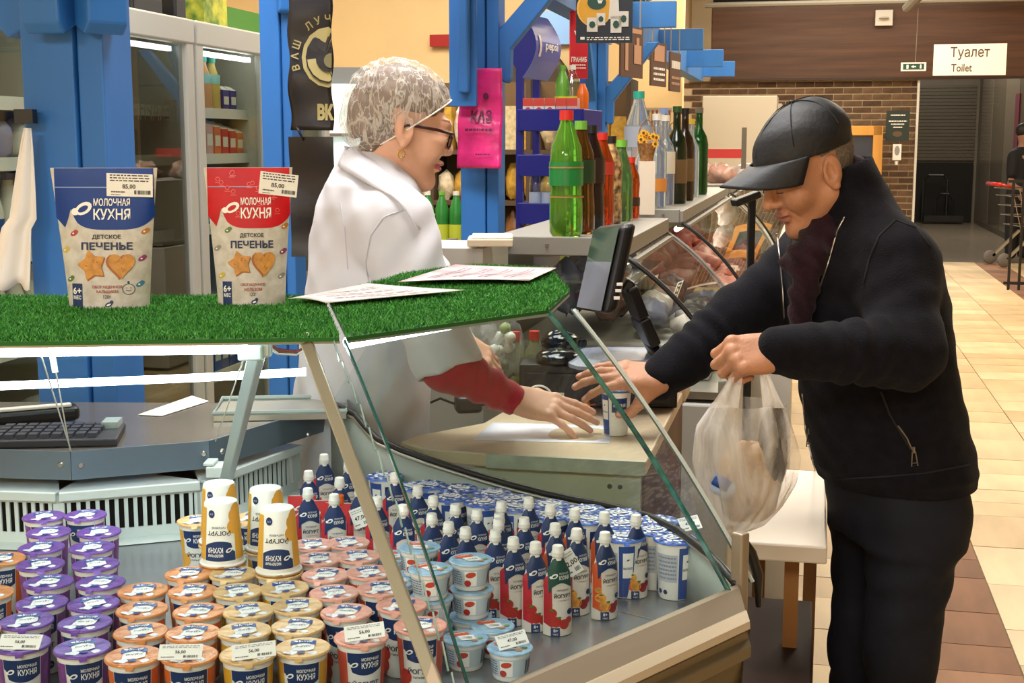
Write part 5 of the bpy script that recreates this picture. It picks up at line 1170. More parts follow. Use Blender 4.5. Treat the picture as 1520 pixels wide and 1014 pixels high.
bl = [[(572, 704), (636, 717), (681, 722), (731, 729), (764, 747 - 9), (816, 746), (869, 753), (921, 759), (975, 767)], [(608, 722), (668, 737), (718, 745), (764, 752), (818, 763), (870, 770), (925, 777), (972, 786)], [(926, 796), (1002, 799)]]
for r, (pts, nm) in enumerate(zip(bl, ('back', 'middle', 'front'))):
    for i, (x, y) in enumerate(pts):
        p = onz(x, y, LZ); p.z = DZ+.0003
        if r == 0: p.y -= .012
        if (r, i) == (0, 8): p.y -= .01
        put('b', 'blue lidded milk cup, %s from the left in the %s row' % (ORD[i], nm), p, (.55 if i else .1) if r == 2 else rdg.uniform(-.6, .6), 'blue milk cups')
# the cup handed over on the desk
p = onz(914, 644, .9014); put('b', 'white and blue cup standing on the desk under the hand of the man', Vector((p.x, p.y, .9014)), -1.05, None)

# cottage cheese tubs
tub = thing('cheese_tub', 'tub', 'tub', (0, 0, 0)); T_H = .04
mb = MB(); mb.lathe([(.0225, 0), (.0235, .002), (.028, .035), (.028, .036), (.0305, .037), (.0305, .0395)], m_cup, 26, cap1=False); mb.build('tub_body', parent=tub, smooth=True, auto=40)
tw = lambda off: (lambda x, y: ((.0233+.0047*y/.035+off)*math.sin(x/.026), -(.0233+.0047*y/.035+off)*math.cos(x/.026), y))
mb = MB(); mb.strip(tw(.0003), -.075, .075, .006, .032, mat('tub_label', '#c2ced6', .4), 24, 2); mb.lines(tw(.0006), -.03, .019, .03, .022, mat('tub_print', '#5c6d86', .5), 6, 5); mb.strip(tw(.0006), -.011, .006, .008, .03, m_wh, 5, 2); mb.disc(tw(.0009), -.0025, .0245, .0072, .0042, mat('tub_red', '#c54a32', .4), 12, .2); mb.disc(tw(.0009), -.007, .012, .005, .005, mat('strawberry', '#b5322a', .35), 10); mb.barcode(tw(.0006), .035, .019, .02, .02, m_ink); mb.build('printed_label', parent=tub, smooth=True)
mb = MB(); n = 26; zl = lambda x, y: .0402+.0004*math.sin(x*300)*math.cos(y*250)
mb.lathe([(.0312, .038), (.0312, .0395), (.0302, .0402)], f_lb, n, cap0=False, cap1=False)
mb.add([(0, 0, zl(0, 0))]+[(r*math.cos(6.2832*i/n), r*math.sin(6.2832*i/n), zl(r*math.cos(6.2832*i/n), r*math.sin(6.2832*i/n)) if r < .025 else .0402) for r in (.012, .022, .0302) for i in range(n)], [(0, 1+i, 1+(i+1) % n) for i in range(n)]+[(1+j*n+i, 1+(j+1)*n+i, 1+(j+1)*n+(i+1) % n, 1+j*n+(i+1) % n) for j in range(2) for i in range(n)], f_lb)
l = mb.build('foil_lid', parent=tub, smooth=True); g, g2, g3 = [(lambda x, y, q=q: (x, y, zl(x, y)+q)) for q in (.0007, .0012, .0017)]
mb = MB(); mb.disc(g, -.009, .011, .014, .009, mat('lid_red', '#d5613d', .4), 14, .25); mb.shape(g, [(-.012, .003), (.01, .009), (.015, -.008), (-.004, -.014)], m_wh); mb.text(g3, 'ТВОРОГ', -.009, .0115, .0045, m_wh, bold=.03, w=.017, rot=.25); mb.lines(g2, .002, -.003, .015, .008, m_ink, 2, 2); mb.disc(g2, .013, -.013, .005, .004, mat('lid_tan', '#c08a6a', .4), 9); mb.disc(g2, .02, -.004, .004, .004, mat('lid_green', '#7f9d5a', .4), 9); mb.build('lid_print', parent=l)
K['t'] = tub
stacks = [((622, 814), .911, 3, 'stack behind the beige strut'), ((640, 846), .911, 3, 'stack right of the beige strut'), ((699, 833), .911, 3, 'stack before the spout pouches'), ((582, 826), .871, 2, 'pair left of the beige strut'), ((590, 862), .871, 2, 'pair beside the front beige strut')]
for (x, y), z, n, nm in stacks[:3]:
    p = onz(x, y, z)
    for k in range(n): put('t', 'blue lidded cottage cheese tub, %s of the %s' % (['bottom', 'middle', 'top'][k] if n == 3 else ['lower', 'upper'][k], nm), Vector((p.x+rdg.uniform(-.0015, .0015), p.y+rdg.uniform(-.0015, .0015), DZ+k*.0416)), rdg.uniform(-.3, .3), 'cottage cheese tubs')
for (x, y), nm in (((731, 928), 'single tub standing behind the two front ones'), ((691, 946), 'front left single tub'), ((757, 960), 'front single tub carrying a price card')):
    p = onz(x, y, .831); put('t', 'blue lidded cottage cheese %s' % nm, Vector((p.x, p.y, DZ)), rdg.uniform(-.2, .2), 'cottage cheese tubs')
for (x, y), z, n, nm in stacks[3:]:
    p = onz(x, y, z)
    for k in range(n): put('t', 'blue lidded cottage cheese tub, %s of the %s' % (['lower', 'upper'][k], nm), Vector((p.x, p.y, DZ+k*.0416)), rdg.uniform(-.3, .3), 'cottage cheese tubs')

# spout pouches
def pouch_map(Wf, Tf, e=.6):
    def F(off):
        def f(x, y):
            w = Wf(y); q = max(0.0, 1-(x/w)**2) if abs(x) < w else 0.0
            return (x, -Tf(y)*q**e-off, y)
        return f
    return F
def pillow(mb, Wf, Tf, H, m, nx=12, ny=14, e=.6):
    for sg in (-1, 1):
        mb.grid(lambda a, b: ((2*a-1)*Wf(b*H)*sg*-1, sg*Tf(b*H)*max(0, 1-(2*a-1)**2)**e, b*H), nx, ny, m)
    mb.add([((2*i/nx-1)*Wf(0), sg*Tf(0)*max(0, 1-(2*i/nx-1)**2)**e, 0) for sg in (-1, 1) for i in range(nx+1)], [(i, i+1, nx+2+i, nx+1+i) for i in range(nx)], m)
def gW(y): return .0222 if y < .07 else max(.0075, .0222-.0155*((y-.07)/.046)**1.35)
def gT(y): return .0135*(1-y/.116)**.6+.003
m_pw = mat('pouch_white', '#ded6cc', .28, var=.05, vscale=30)
def make_gourd(label, edge, head, fruit, fruit2):
    o = thing('spout_pouch', label, 'pouch', (0, 0, 0)); F = pouch_map(gW, gT); f, f2, f3 = F(.0004), F(.0008), F(.0012)
    mb = MB(); pillow(mb, gW, gT, .116, m_pw); mb.build('pouch_body', parent=o, smooth=True)
    mb = MB(); mb.strip(f, -.0220, -.0118, lambda x: .012-.6*(x+.0118), lambda x: .094+1.2*(x+.0118), edge, 4, 8); mb.strip(f, .0195, .0221, .03, .082, edge, 2, 8)
    mb.strip(f2, -.0165, .0185, lambda x: .0735+.004*math.cos((x-.002)*150)+(-.006 if x < -.012 else 0), lambda x: min(.113, .1145-max(0, (abs(x)-.007)*2.0)), head, 14, 5)
    for x, y, r, m in ((-.013, .034, .0075, fruit), (-.007, .021, .0085, fruit), (.0055, .017, .008, fruit2), (-.016, .046, .0045, fruit), (.013, .022, .0055, fruit2)): mb.disc(f2, x, y, r, r*.95, m, 12)
    mb.disc(f3, -.002, .0275, .003, .0016, mat('leaf_green', '#3f7a34', .4), 8); mb.disc(f3, -.013, .0385, .003, .0016, mat('leaf_green'), 8)
    mb.strip(f3, -.0145, -.002, .0, .0125, m_nv, 4, 3); mb.disc(f3, .0145, .0345, .0045, .0045, m_nv, 10); mb.build('printed_front', parent=o, smooth=True)
    F2 = pouch_map(gW, gT); t = F2(.0016); mb = MB(); logo(mb, f3, t, -.0075, .088, .0052, head); mb.text(t, 'МОЛОЧНАЯ', .0065, .0915, .0028, m_wh, w=.014); mb.text(t, 'КУХНЯ', .0068, .0855, .0058, m_wh, bold=.02, w=.0155)
    mb.text(f3, 'ПИТЬЕВОЙ', .004, .0675, .0036, m_ink, w=.018); mb.text(f3, 'ЙОГУРТ', .0035, .0595, .0072, m_ink, bold=.03, w=.026); mb.text(f3, 'с клубникой', .005, .052, .0028, mat('ink_red', '#a8453a', .5), w=.018)
    mb.text(t, '8+', -.008, .0085, .0046, m_wh, bold=.02); mb.text(t, 'МЕС', -.008, .003, .0026, m_wh); mb.build('lettering', parent=o)
    mb = MB(); mb.lathe([(.0065, .110), (.0065, .116)], m_wh, 12); mb.lathe([(.0085, .1150), (.0094, .116), (.0094, .122), (.0086, .123), (.0082, .130), (.0072, .1315)], m_cup, 14); mb.build('screw_cap', parent=o, smooth=True, auto=35)
    return o
e_red = mat('edge_red', '#c62f3e', .35); e_or = mat('edge_orange', '#d2582c', .35); m_peach = mat('peach_fruit', '#d7943f', .4, var=.3, vscale=120); m_cherry = mat('cherry', '#8f2530', .35)
GK = [make_gourd('g', e_red, m_nv, mat('strawberry'), mat('strawberry')), make_gourd('g', e_or, m_nv, m_peach, m_cherry), make_gourd('g', mat('edge_redd', '#b5303a', .35), mat('head_green', '#1f4f47', .35), mat('strawberry'), mat('strawberry'))]
caps = [(481, 681), (517, 692), (458, 706), (504, 716), (457, 732), (496, 741), (534, 728), (586, 709), (598, 757), (641, 770), (666, 783), (676, 756), (691, 791), (708, 764), (735, 795), (741, 770), (762, 806), (643, 744), (785, 746), (817, 757), (853, 763), (897, 768), (944, 772), (778, 776), (824, 785), (856, 793), (898, 798), (744, 768 - 16), (740, 800 - 22), (795, 813), (828, 818), (560, 745), (620, 728)]
caps = sorted(caps, key=lambda c: (c[1]))
pos = []
for x, y in caps:
    p = onz(x, y, .914); p.z = DZ+.0005
    for q in pos:
        d = Vector((p.x-q.x, p.y-q.y, 0))
        if d.length < .026: p += d.normalized()*(.026-d.length) if d.length > 1e-4 else Vector((.026, 0, 0))
    pos.append(p)
prow = [sorted(range(q, min(q+6, len(caps))), key=lambda k: caps[k][0]) for q in range(0, len(caps), 6)]
for ri, rr_ in enumerate(prow):
    for ci, i in enumerate(rr_):
        (x, y), p = caps[i], pos[i]
        k = 2 if (x, y) == (828, 818) else (1 if x > 845 or (x > 770 and i % 4 == 1) else 0)
        lab = 'white capped spout pouch with a green head at the front' if k == 2 else 'white capped %s spout pouch, %s from left in the %s row from back' % (['strawberry', 'fruit'][k], ORD[ci], ORD[ri])
        put(GK[k], lab, p, .30+rdg.uniform(-.2, .2) if x < 880 else rdg.uniform(-.1, .3)+.2, 'yogurt spout pouches')
# flat curd pouches in red
m_redp = mat('pouch_red', '#cf3a3e', .3)
def make_flat(label, spout):
    W_ = lambda y: .026-.002*y/.09; T_ = lambda y: .011*(1-y/.092)**.7+.0015; F = pouch_map(W_, T_); f, f2, f3 = F(.0004), F(.0008), F(.0012)
    o = thing('curd_pouch', label, 'pouch', (0, 0, 0)); mb = MB(); pillow(mb, W_, T_, .09, m_pw); mb.build('pouch_body', parent=o, smooth=True)
    mb = MB(); mb.strip(f, -.025, .0245, lambda x: .048+.012*math.cos(x*110+.5), .0895, m_redp, 12, 5); mb.strip(f, .016, .025, .004, .05, mat('pouch_blue', '#4a7fc0', .35), 3, 5); mb.build('printed_front', parent=o, smooth=True)
    mb = MB(); logo(mb, f2, f3, -.006, .068, .006, m_redp); mb.text(f2, 'ТВОРОГ', -.002, .036, .008, m_ink, bold=.02, w=.032); mb.text(f2, 'ДЕТСКИЙ', -.002, .027, .004, mat('ink_red'), w=.024); mb.build('lettering', parent=o)
    if spout: mb = MB(); mb.lathe([(.006, .088), (.009, .0895), (.009, .103), (.007, .105)], mat('cap_orange', '#e8641c', .35), 14); mb.build('screw_cap', parent=o, smooth=True, auto=35)
    return o
ff = make_flat('f', False); 
for (x, y), lab in (((449, 768), 'red and white curd pouch, leftmost of three'), ((477, 776), 'red and white curd pouch, middle of three')):
    p = onz(x, y, .84); p.z = DZ; put(ff, lab, p, .1, 'curd pouches')
fs = make_flat('red curd pouch with an orange cap by the price card', True); p = onz(504, 780, .84); p.z = DZ; fs.location = p; fs.rotation_euler = (0, 0, -.1)

# price cards
m_card = mat('card_white', '#eeece6', .5)
def card(label, px, py, z, price, w=.052, h=.021, tilt=.9, rz=0.0, roll=0.0):
    p = onz(px, py, z); o = thing('price_card', label, 'price card', p, rot=(-tilt, roll, rz))
    mb = MB(); mb.box((0, 0, 0), (w, .0008, h), m_card); mb.build('card', parent=o)
    f = lambda x, y: (x, -.0008, y); mb = MB(); mb.text(f, price, 0, -.0005*h/.02, h*.24, m_ink, bold=.02); mb.lines(f, 0, h*.32, w*.85, h*.2, mat('small_print'), 2, len(label)); mb.lines(f, -w*.28, -h*.33, w*.3, h*.12, m_ink, 1, 2); mb.barcode(f, w*.25, -h*.31, w*.34, h*.16, m_ink); mb.build('lettering', parent=o); return o
card('white price card on the front left purple cup', 30, 953, .894, '56,00', rz=-.05)
card('white price card on the front orange cup', 268, 968, .895, '56,00', rz=.05)
card('white price card on the front yellow cup', 377, 966, .896, '56,00', rz=.14, roll=-.08)
card('white price card on the front strawberry cup', 541, 938, .896, '56,00', .05, .022, rz=.14, roll=-.1)
card('white price card on the front cheese tub', 760, 950, .842, '47,00', .042, .022, rz=.3, roll=-.15)
card('white price card leaning on the red curd pouches', 535, 768, .875, '47,00', .03, .034, tilt=.25, roll=-.35, rz=.1)
card('white price card on the blue milk cups', 1024, 777, .896, '47,00', .034, .026, tilt=.9, rz=.2, roll=-.15)
card('white price card leaning on the spout pouches', 846, 836, .875, '62,00', .026, .04, tilt=.2, roll=-.5, rz=.3)

# cookie pouches on the grass
def cookie_pouch(label, p, rz, head, s, t1, t2, third):
    H = .213; o = thing('cookie_pouch', label, 'pouch', p, rz)
    W_ = lambda y: (.0600+.0185*(y/H)**1.2)*s; T_ = lambda y: .026*max(0, 1-y/H)**.75+.0012; F = pouch_map(W_, T_, .55); fs = [F(.0005*k+.0005) for k in range(6)]; f, f2, f3, f4 = fs[:4]; fs.append(F(.0035))
    m_crm = mat('pouch_cream', '#d0ccc4', .35, var=.12, vscale=70, col2='#bcb6aa', coat=.1); mb = MB(); pillow(mb, W_, T_, H, m_crm, 20, 24, .55); mb.build('pouch_body', parent=o, smooth=True)
    wl = lambda y: -W_(y)*.995
    def hlo(x):
        x = x/s
        if x < -.058: return .135-.012*((x+.0695)/.0115)
        if x < -.052: return .123+(x+.058)*2.6
        return .120+.028*((x-.012)/.066)**4+.006*math.exp(-((x+.05)/.006)**2)*2
    mb = MB(); mb.strip(f, -.0728*s, .0728*s, hlo, H-.0005, head, 30, 10); mb.strip(f2, -.0735*s, .0735*s, H-.03, H-.0285, mat('zip_line', '#7f97c4' if 'blue' in label else '#e07a74', .3), 20, 1)
    if 'red' in label:
        rr = random.Random(3); pk = mat('doodle_pink', '#e0605e', .4)
        for k in range(16): x, y = rr.uniform(-.06, .06), rr.uniform(.135, .2); a0 = rr.uniform(0, 6); mb.strip(f2, x*s, (x+.010)*s, y, y+.0012, pk, 3, 1); mb.disc(f2, x*s+.004, y+.006, .0035, .0035, pk, 8); mb.disc(f3, x*s+.004, y+.006, .0025, .0025, head, 8)
    mb.build('printed_top', parent=o, smooth=True)
    mb = MB(); logo(mb, f3, f4, -.029*s, .152, .0135*s, head); mb.text(fs[3], t1[0], .0125*s, .1615, .0115, m_wh, bold=.018, w=.053*s); mb.text(fs[3], t1[1], .0125*s, .1435, .0165, m_wh, bold=.02, w=.0535*s)
    mb.build('brand_lettering', parent=o); mb = MB()
    mb.text(fs[2], 'ДЕТСКОЕ', .004*s, .109, .0075, m_ink, bold=.02, w=.042*s); mb.text(fs[2], 'ПЕЧЕНЬЕ', .004*s, .0955, .0115, mat('ink_navy', '#1a2950', .5), bold=.03, w=.075*s)
    mb.build('product_lettering', parent=o); mb = MB()
    mb.text(fs[2], t2[0], .004*s, .0335, .0052, mat('ink_red'), bold=.02, w=.044*s); mb.text(fs[2], t2[1], .004*s, .0265, .0052, mat('ink_red'), bold=.02, w=.032*s); mb.text(fs[2], '120г', .004*s, .019, .0055, m_ink, w=.011*s); mb.disc(f, .006*s, .007, .006*s, .0035, m_nv, 10, .4); mb.disc(f, .010*s, .0105, .003*s, .003, m_nv, 8); mb.disc(f2, .006*s, .0068, .0035*s, .0015, m_wh, 8, .4)
    mb.build('lettering', parent=o)
    mb = MB(); mb.strip(f, -.05*s, -.0335*s, .0005, .0385, m_nv, 4, 6); mb.text(f2, '6+', -.0418*s, .0275, .0105, m_wh, bold=.02, w=.0135*s); mb.text(f2, 'МЕС', -.0418*s, .0175, .006, m_wh, bold=.02, w=.0125*s); mb.build('age_box', parent=o)
    ck = mat('cookie', '#c98c3f', .55, var=.2, vscale=90); ckd = mat('cookie_side', '#a9622b', .55)
    star = []
    for k in range(10): a = math.pi/2+.25+k*math.pi/5; r = (.0235 if k % 2 == 0 else .0145)*s; star.append((-.018*s+r*math.cos(a)*.95, .0665+r*math.sin(a)))
    heart = []
    for k in range(24):
        t = 6.283*k/24; hx = 16*math.sin(t)**3; hy = 13*math.cos(t)-5*math.cos(2*t)-2*math.cos(3*t)-math.cos(4*t); heart.append((.0255*s+hx*.00118*s, .0675+hy*.00136))
    mb = MB(); mb.shape(f2, [(x*1.0+.0012, y-.002) for x, y in star], ckd, (-.018*s, .0655)); mb.shape(f3, star, ck, (-.018*s, .0665)); mb.shape(f4, [(x-.004*s, y-.001) for x, y in heart], ckd, (.0215*s, .066)); mb.shape(fs[4], heart, ck, (.0255*s, .067))
    rr = random.Random(5)
    for k in range(9): cx, cy = (-.018*s, .0665) if k < 4 else (.0265*s, .067); mb.disc(fs[5], cx+rr.uniform(-.009, .009), cy+rr.uniform(-.010, .010), .0016, .0007, ckd, 6, rr.uniform(0, 3))
    mb.build('cookie_print', parent=o)
    mb = MB(); dcol = [mat('doodle_%d' % i, c, .5) for i, c in enumerate(['#b03a3a', '#b9772f', '#c9b24a', '#8c3a6a', '#5c7a3a', '#3d7f9a', '#8c8a84'])]
    dd = [(-.0445, .1145, 0), (.059, .117, 1), (-.059, .089, 2), (.054, .076, 3), (-.052, .045, 4), (.050, .037, 5)] if 'blue' in label else [(-.038, .117, 4), (.062, .122, 1), (-.058, .089, 6), (.058, .083, 3), (-.052, .047, 2), (.054, .045, 6)]
    for x, y, k in dd:
        mb = MB(); mb.disc(f, x*s, y, .0062*s, .0036, dcol[k], 10, .5); mb.disc(f, x*s+.003, y+.0028, .0036, .003, dcol[k], 8); mb.disc(f2, x*s-.001, y, .0016, .0013, m_wh, 6); mb.build('doodle', parent=o)
    mb = MB()
    if 'blue' in label:
        x0, y0 = .0345*s, .03; ol = mat('outline_dark', '#2c3340', .5); n = 18
        mb.add([fs[1](x0+r*math.cos(6.283*k/n)*1.1, y0+r*math.sin(6.283*k/n)) for r in (.0085, .0076) for k in range(n)], [(k, (k+1) % n, n+(k+1) % n, n+k) for k in range(n)], ol)
        for q in (-.003, .003): mb.disc(f2, x0+q, y0+.002, .0012, .0006, ol, 6)
        mb.strip(f2, x0-.004, x0+.004, lambda x: y0-.003+abs(x-x0)*.3, lambda x: y0-.0022+abs(x-x0)*.3, ol, 6, 1); mb.disc(f2, x0, y0+.0105, .0018, .0022, ol, 6)
    if mb.v: mb.build('baby_face_print', parent=o)
    # price label stuck near the top
    a, b, ro = third; lab = thing('x', 'x', 'x') if False else None
    ca, sa = math.cos(ro), math.sin(ro); pl = lambda off: (lambda x, y: (a+x*ca-y*sa, -T_(b)*.9-.0035-off-.0, b+x*sa+y*ca))
    mb = MB(); q, q2 = pl(0), pl(.0006); w, h = .0675*s, .0345
    mb.strip(q, -w/2, w/2, -h/2, h/2, m_card, 2, 2); mb.text(q2, '85,00', -.001, -.0025, .0078, m_ink, bold=.02); mb.lines(q2, 0, .0105, w*.85, .012, mat('ink_grey'), 3, 4); mb.barcode(q2, w*.28, -.0105, w*.36, .006, m_ink, n=18); mb.lines(q2, -w*.25, -.0105, w*.3, .004, m_ink, 1, 3); mb.lines(q2, -w*.3, -.0148, w*.2, .002, m_ink, 1, 2)
    pr = mb.build('price_label', parent=o); pr['label'] = 'white price label 85,00'
    return o
pz = 1.2495
a = onz(163, 456, pz); cookie_pouch('blue topped cookie pouch standing on the green grass mat', Vector((a.x, a.y, pz)), .02, mat('pouch_blue_top', '#0c3a86', .42, var=.1, vscale=30, spec=.3), 1.03, ('МОЛОЧНАЯ', 'КУХНЯ'), ('ОБОГАЩЕННОЕ', 'КАЛЬЦИЕМ'), (.0405, .187, -.03))
a = onz(374, 452, pz); cookie_pouch('red topped cookie pouch standing on the green grass mat', Vector((a.x, a.y, pz)), .14, mat('pouch_red_top', '#c4141f', .42, var=.1, vscale=30, spec=.3), .86, ('МОЛОЧНАЯ', 'КУХНЯ'), ('ОБОГАЩЕННОЕ', 'ЖЕЛЕЗОМ'), (.046, .187, -.12))
# ================================================================== people: smooth bodies from blended volumes
f32 = np.float32
class Sdf:
    def __init__(s): s.ops = []
    def u(s, fn, k=.01): s.ops.append((0, fn, k)); return s
    def sub(s, fn, k=.005): s.ops.append((1, fn, k)); return s
    def cut(s, fn, k=.004): s.ops.append((2, fn, k)); return s      # intersection
    def disp(s, fn): s.ops.append((3, fn, 0)); return s
    def __call__(s, X, Y, Z):
        d = None
        for t, fn, k in s.ops:
            e = fn(X, Y, Z)
            if d is None: d = e; continue
            if t == 0: h = np.clip(.5+.5*(d-e)/k, 0, 1); d = d*(1-h)+e*h-k*h*(1-h)
            elif t == 1: e = -e; h = np.clip(.5-.5*(d-e)/k, 0, 1); d = d*(1-h)+e*h+k*h*(1-h)
            elif t == 2: h = np.clip(.5-.5*(d-e)/k, 0, 1); d = d*(1-h)+e*h+k*h*(1-h)
            else: d = d+e
        return d
def sph(c, r): return lambda X, Y, Z: np.sqrt((X-c[0])**2+(Y-c[1])**2+(Z-c[2])**2)-r
def ell(c, r, R=None):
    def fn(X, Y, Z):
        x, y, z = X-c[0], Y-c[1], Z-c[2]
        if R is not None: x, y, z = [x*R[0][i]+y*R[1][i]+z*R[2][i] for i in range(3)]
        k0 = np.sqrt((x/r[0])**2+(y/r[1])**2+(z/r[2])**2); k1 = np.sqrt((x/r[0]**2)**2+(y/r[1]**2)**2+(z/r[2]**2)**2)+1e-6
        return k0*(k0-1)/k1
    return fn
def cone(a, b, ra, rb, wr=None, sq=None):
    a = [float(q) for q in a]; b = [float(q) for q in b]; ba = [b[i]-a[i] for i in range(3)]; L2 = sum(q*q for q in ba)+1e-12
    def fn(X, Y, Z):
        x, y, z = X-a[0], Y-a[1], Z-a[2]
        h = np.clip((x*ba[0]+y*ba[1]+z*ba[2])/L2, 0, 1)
        qx, qy, qz = x-h*ba[0], y-h*ba[1], z-h*ba[2]
        if sq: qz = qz*sq
        d = np.sqrt(qx**2+qy**2+qz**2)-(ra+(rb-ra)*h)
        if wr: d = d+wr[0]*np.sin(wr[1]*6.283*h+wr[2]*(qx+qy*.7)*40+wr[2]*qz*25)*np.sin(3.1416*np.clip(h, 0.02, .98))
        return d
    return fn
def plane(p, n):
    n = Vector(n).normalized(); c = n.dot(Vector(p))
    return lambda X, Y, Z: X*n.x+Y*n.y+Z*n.z-c
def loft(rows, Fv, Lv):      # rows: (z, cx, cy, a, b); elliptical sections stacked in z
    rows = sorted(rows); zs = np.array([r[0] for r in rows], f32); R_ = np.array(rows, f32)
    def fn(X, Y, Z):
        zc = np.clip(Z, zs[0], zs[-1]).astype(f32)
        it = [np.interp(zc, zs, R_[:, k]).astype(f32) for k in (1, 2, 3, 4)]
        x, y = X-it[0], Y-it[1]
        p = (x*Fv[0]+y*Fv[1])/it[2]; q = (x*Lv[0]+y*Lv[1])/it[3]
        r = np.sqrt(p*p+q*q); d = (r-1)*np.minimum(it[2], it[3])
        dz = np.maximum(Z-zs[-1], zs[0]-Z); return np.maximum(d, dz) if True else d
    return fn
def nets(fn, lo, hi, h):
    ax = [np.arange(lo[i], hi[i]+h, h, dtype=f32) for i in range(3)]
    D = fn(ax[0][:, None, None], ax[1][None, :, None], ax[2][None, None, :]); D = np.broadcast_to(D, tuple(len(a) for a in ax)).astype(f32)
    S_ = D < 0; nx, ny, nz = D.shape
    cnt = np.zeros((nx-1, ny-1, nz-1), np.int8); sl = lambda o, n: slice(o, n-1+o)
    for i in (0, 1):
        for j in (0, 1):
            for k in (0, 1): cnt += S_[sl(i, nx), sl(j, ny), sl(k, nz)]
    act = (cnt > 0) & (cnt < 8); I, J, K_ = np.nonzero(act); n = len(I)
    idx = -np.ones(act.shape, np.int64); idx[I, J, K_] = np.arange(n)
    acc = np.zeros((n, 3)); w = np.zeros(n)
    cs = [(i, j, k) for i in (0, 1) for j in (0, 1) for k in (0, 1)]
    for a in cs:
        for dim in range(3):
            if a[dim]: continue
            b = list(a); b[dim] = 1
            da = D[I+a[0], J+a[1], K_+a[2]]; db = D[I+b[0], J+b[1], K_+b[2]]; m = (da < 0) != (db < 0)
            t = np.where(m, da/(da-db+1e-12), 0)
            P = np.stack([np.full(n, a[q], float) for q in range(3)], 1); P[:, dim] += t
            acc[m] += P[m]; w[m] += 1
    V = acc/np.maximum(w, 1)[:, None]+np.stack([I, J, K_], 1); V = V*h+np.array(lo)
    Fs = []
    for dim in range(3):
        o = [(1, 2), (2, 0), (0, 1)][dim]
        s0 = [slice(1, -1)]*3; s0[dim] = slice(0, -1); s1 = [slice(1, -1)]*3; s1[dim] = slice(1, None)
        A_, B_ = S_[tuple(s0)], S_[tuple(s1)]; m = A_ != B_; q = np.nonzero(m); sg = A_[q]
        p = [q[0]+1, q[1]+1, q[2]+1]; p[dim] = q[dim]
        def at_(d1, d2):
            r = [x.copy() for x in p]; r[o[0]] -= d1; r[o[1]] -= d2; return idx[r[0], r[1], r[2]]
        c = [at_(1, 1), at_(0, 1), at_(0, 0), at_(1, 0)]
        qd = np.stack(c, 1); qd[~sg] = qd[~sg][:, ::-1]; Fs.append(qd)
    F_a = np.concatenate(Fs); F_a = F_a[(F_a >= 0).all(1)]
    return V, F_a
def nobj(name, V, F_a, mats, mi=None, parent=None):
    me = bpy.data.meshes.new(name); V = np.asarray(V)
    if parent is not None:
        Mi = np.array(pmat(parent).inverted()); V = V @ Mi[:3, :3].T+Mi[:3, 3]
    me.vertices.add(len(V)); me.vertices.foreach_set('co', V.astype(f32).ravel())
    F_a = np.asarray(F_a, np.int32); me.loops.add(F_a.size); me.loops.foreach_set('vertex_index', F_a.ravel())
    me.polygons.add(len(F_a)); me.polygons.foreach_set('loop_start', np.arange(0, F_a.size, 4, dtype=np.int32))
    for m in mats: me.materials.append(m)
    if mi is not None: me.polygons.foreach_set('material_index', np.asarray(mi, np.int32))
    me.polygons.foreach_set('use_smooth', np.ones(len(F_a), bool)); me.update(); me.validate()
    o = bpy.data.objects.new(name, me); COL.objects.link(o)
    if parent is not None: o.parent = parent
    return o
def smooth(V, F_a, it=2, lam=.5):
    E_ = np.concatenate([F_a[:, [0, 1]], F_a[:, [1, 2]], F_a[:, [2, 3]], F_a[:, [3, 0]]]); n = len(V)
    for _ in range(it):
        s = np.zeros((n, 3)); c = np.zeros(n)
        for q in range(3): s[:, q] = np.bincount(E_[:, 0], V[E_[:, 1], q], n)
        c = np.bincount(E_[:, 0], minlength=n)
        V = V*(1-lam)+lam*s/np.maximum(c, 1)[:, None]
    return V
def frame(fw, up):
    x = Vector(fw).normalized(); z = Vector(up); z = (z-x*z.dot(x)).normalized(); y = z.cross(x); return Matrix((x, y, z)).transposed()
def xf(V, R, c): return V @ np.array(R).T+np.array(c)
def hit(fn, px, py, t0=1.6, t1=4.0):
    v = ray(px, py); t = t0
    for _ in range(90):
        p = (v.x*t, v.y*t, EYE+v.z*t); d = float(np.asarray(fn(*[np.array([[[q]]], f32) for q in p])).ravel()[0])
        if d < .0006: break
        t += d*.6
        if t > t1: break
    return Vector((v.x*t, v.y*t, EYE+v.z*t))

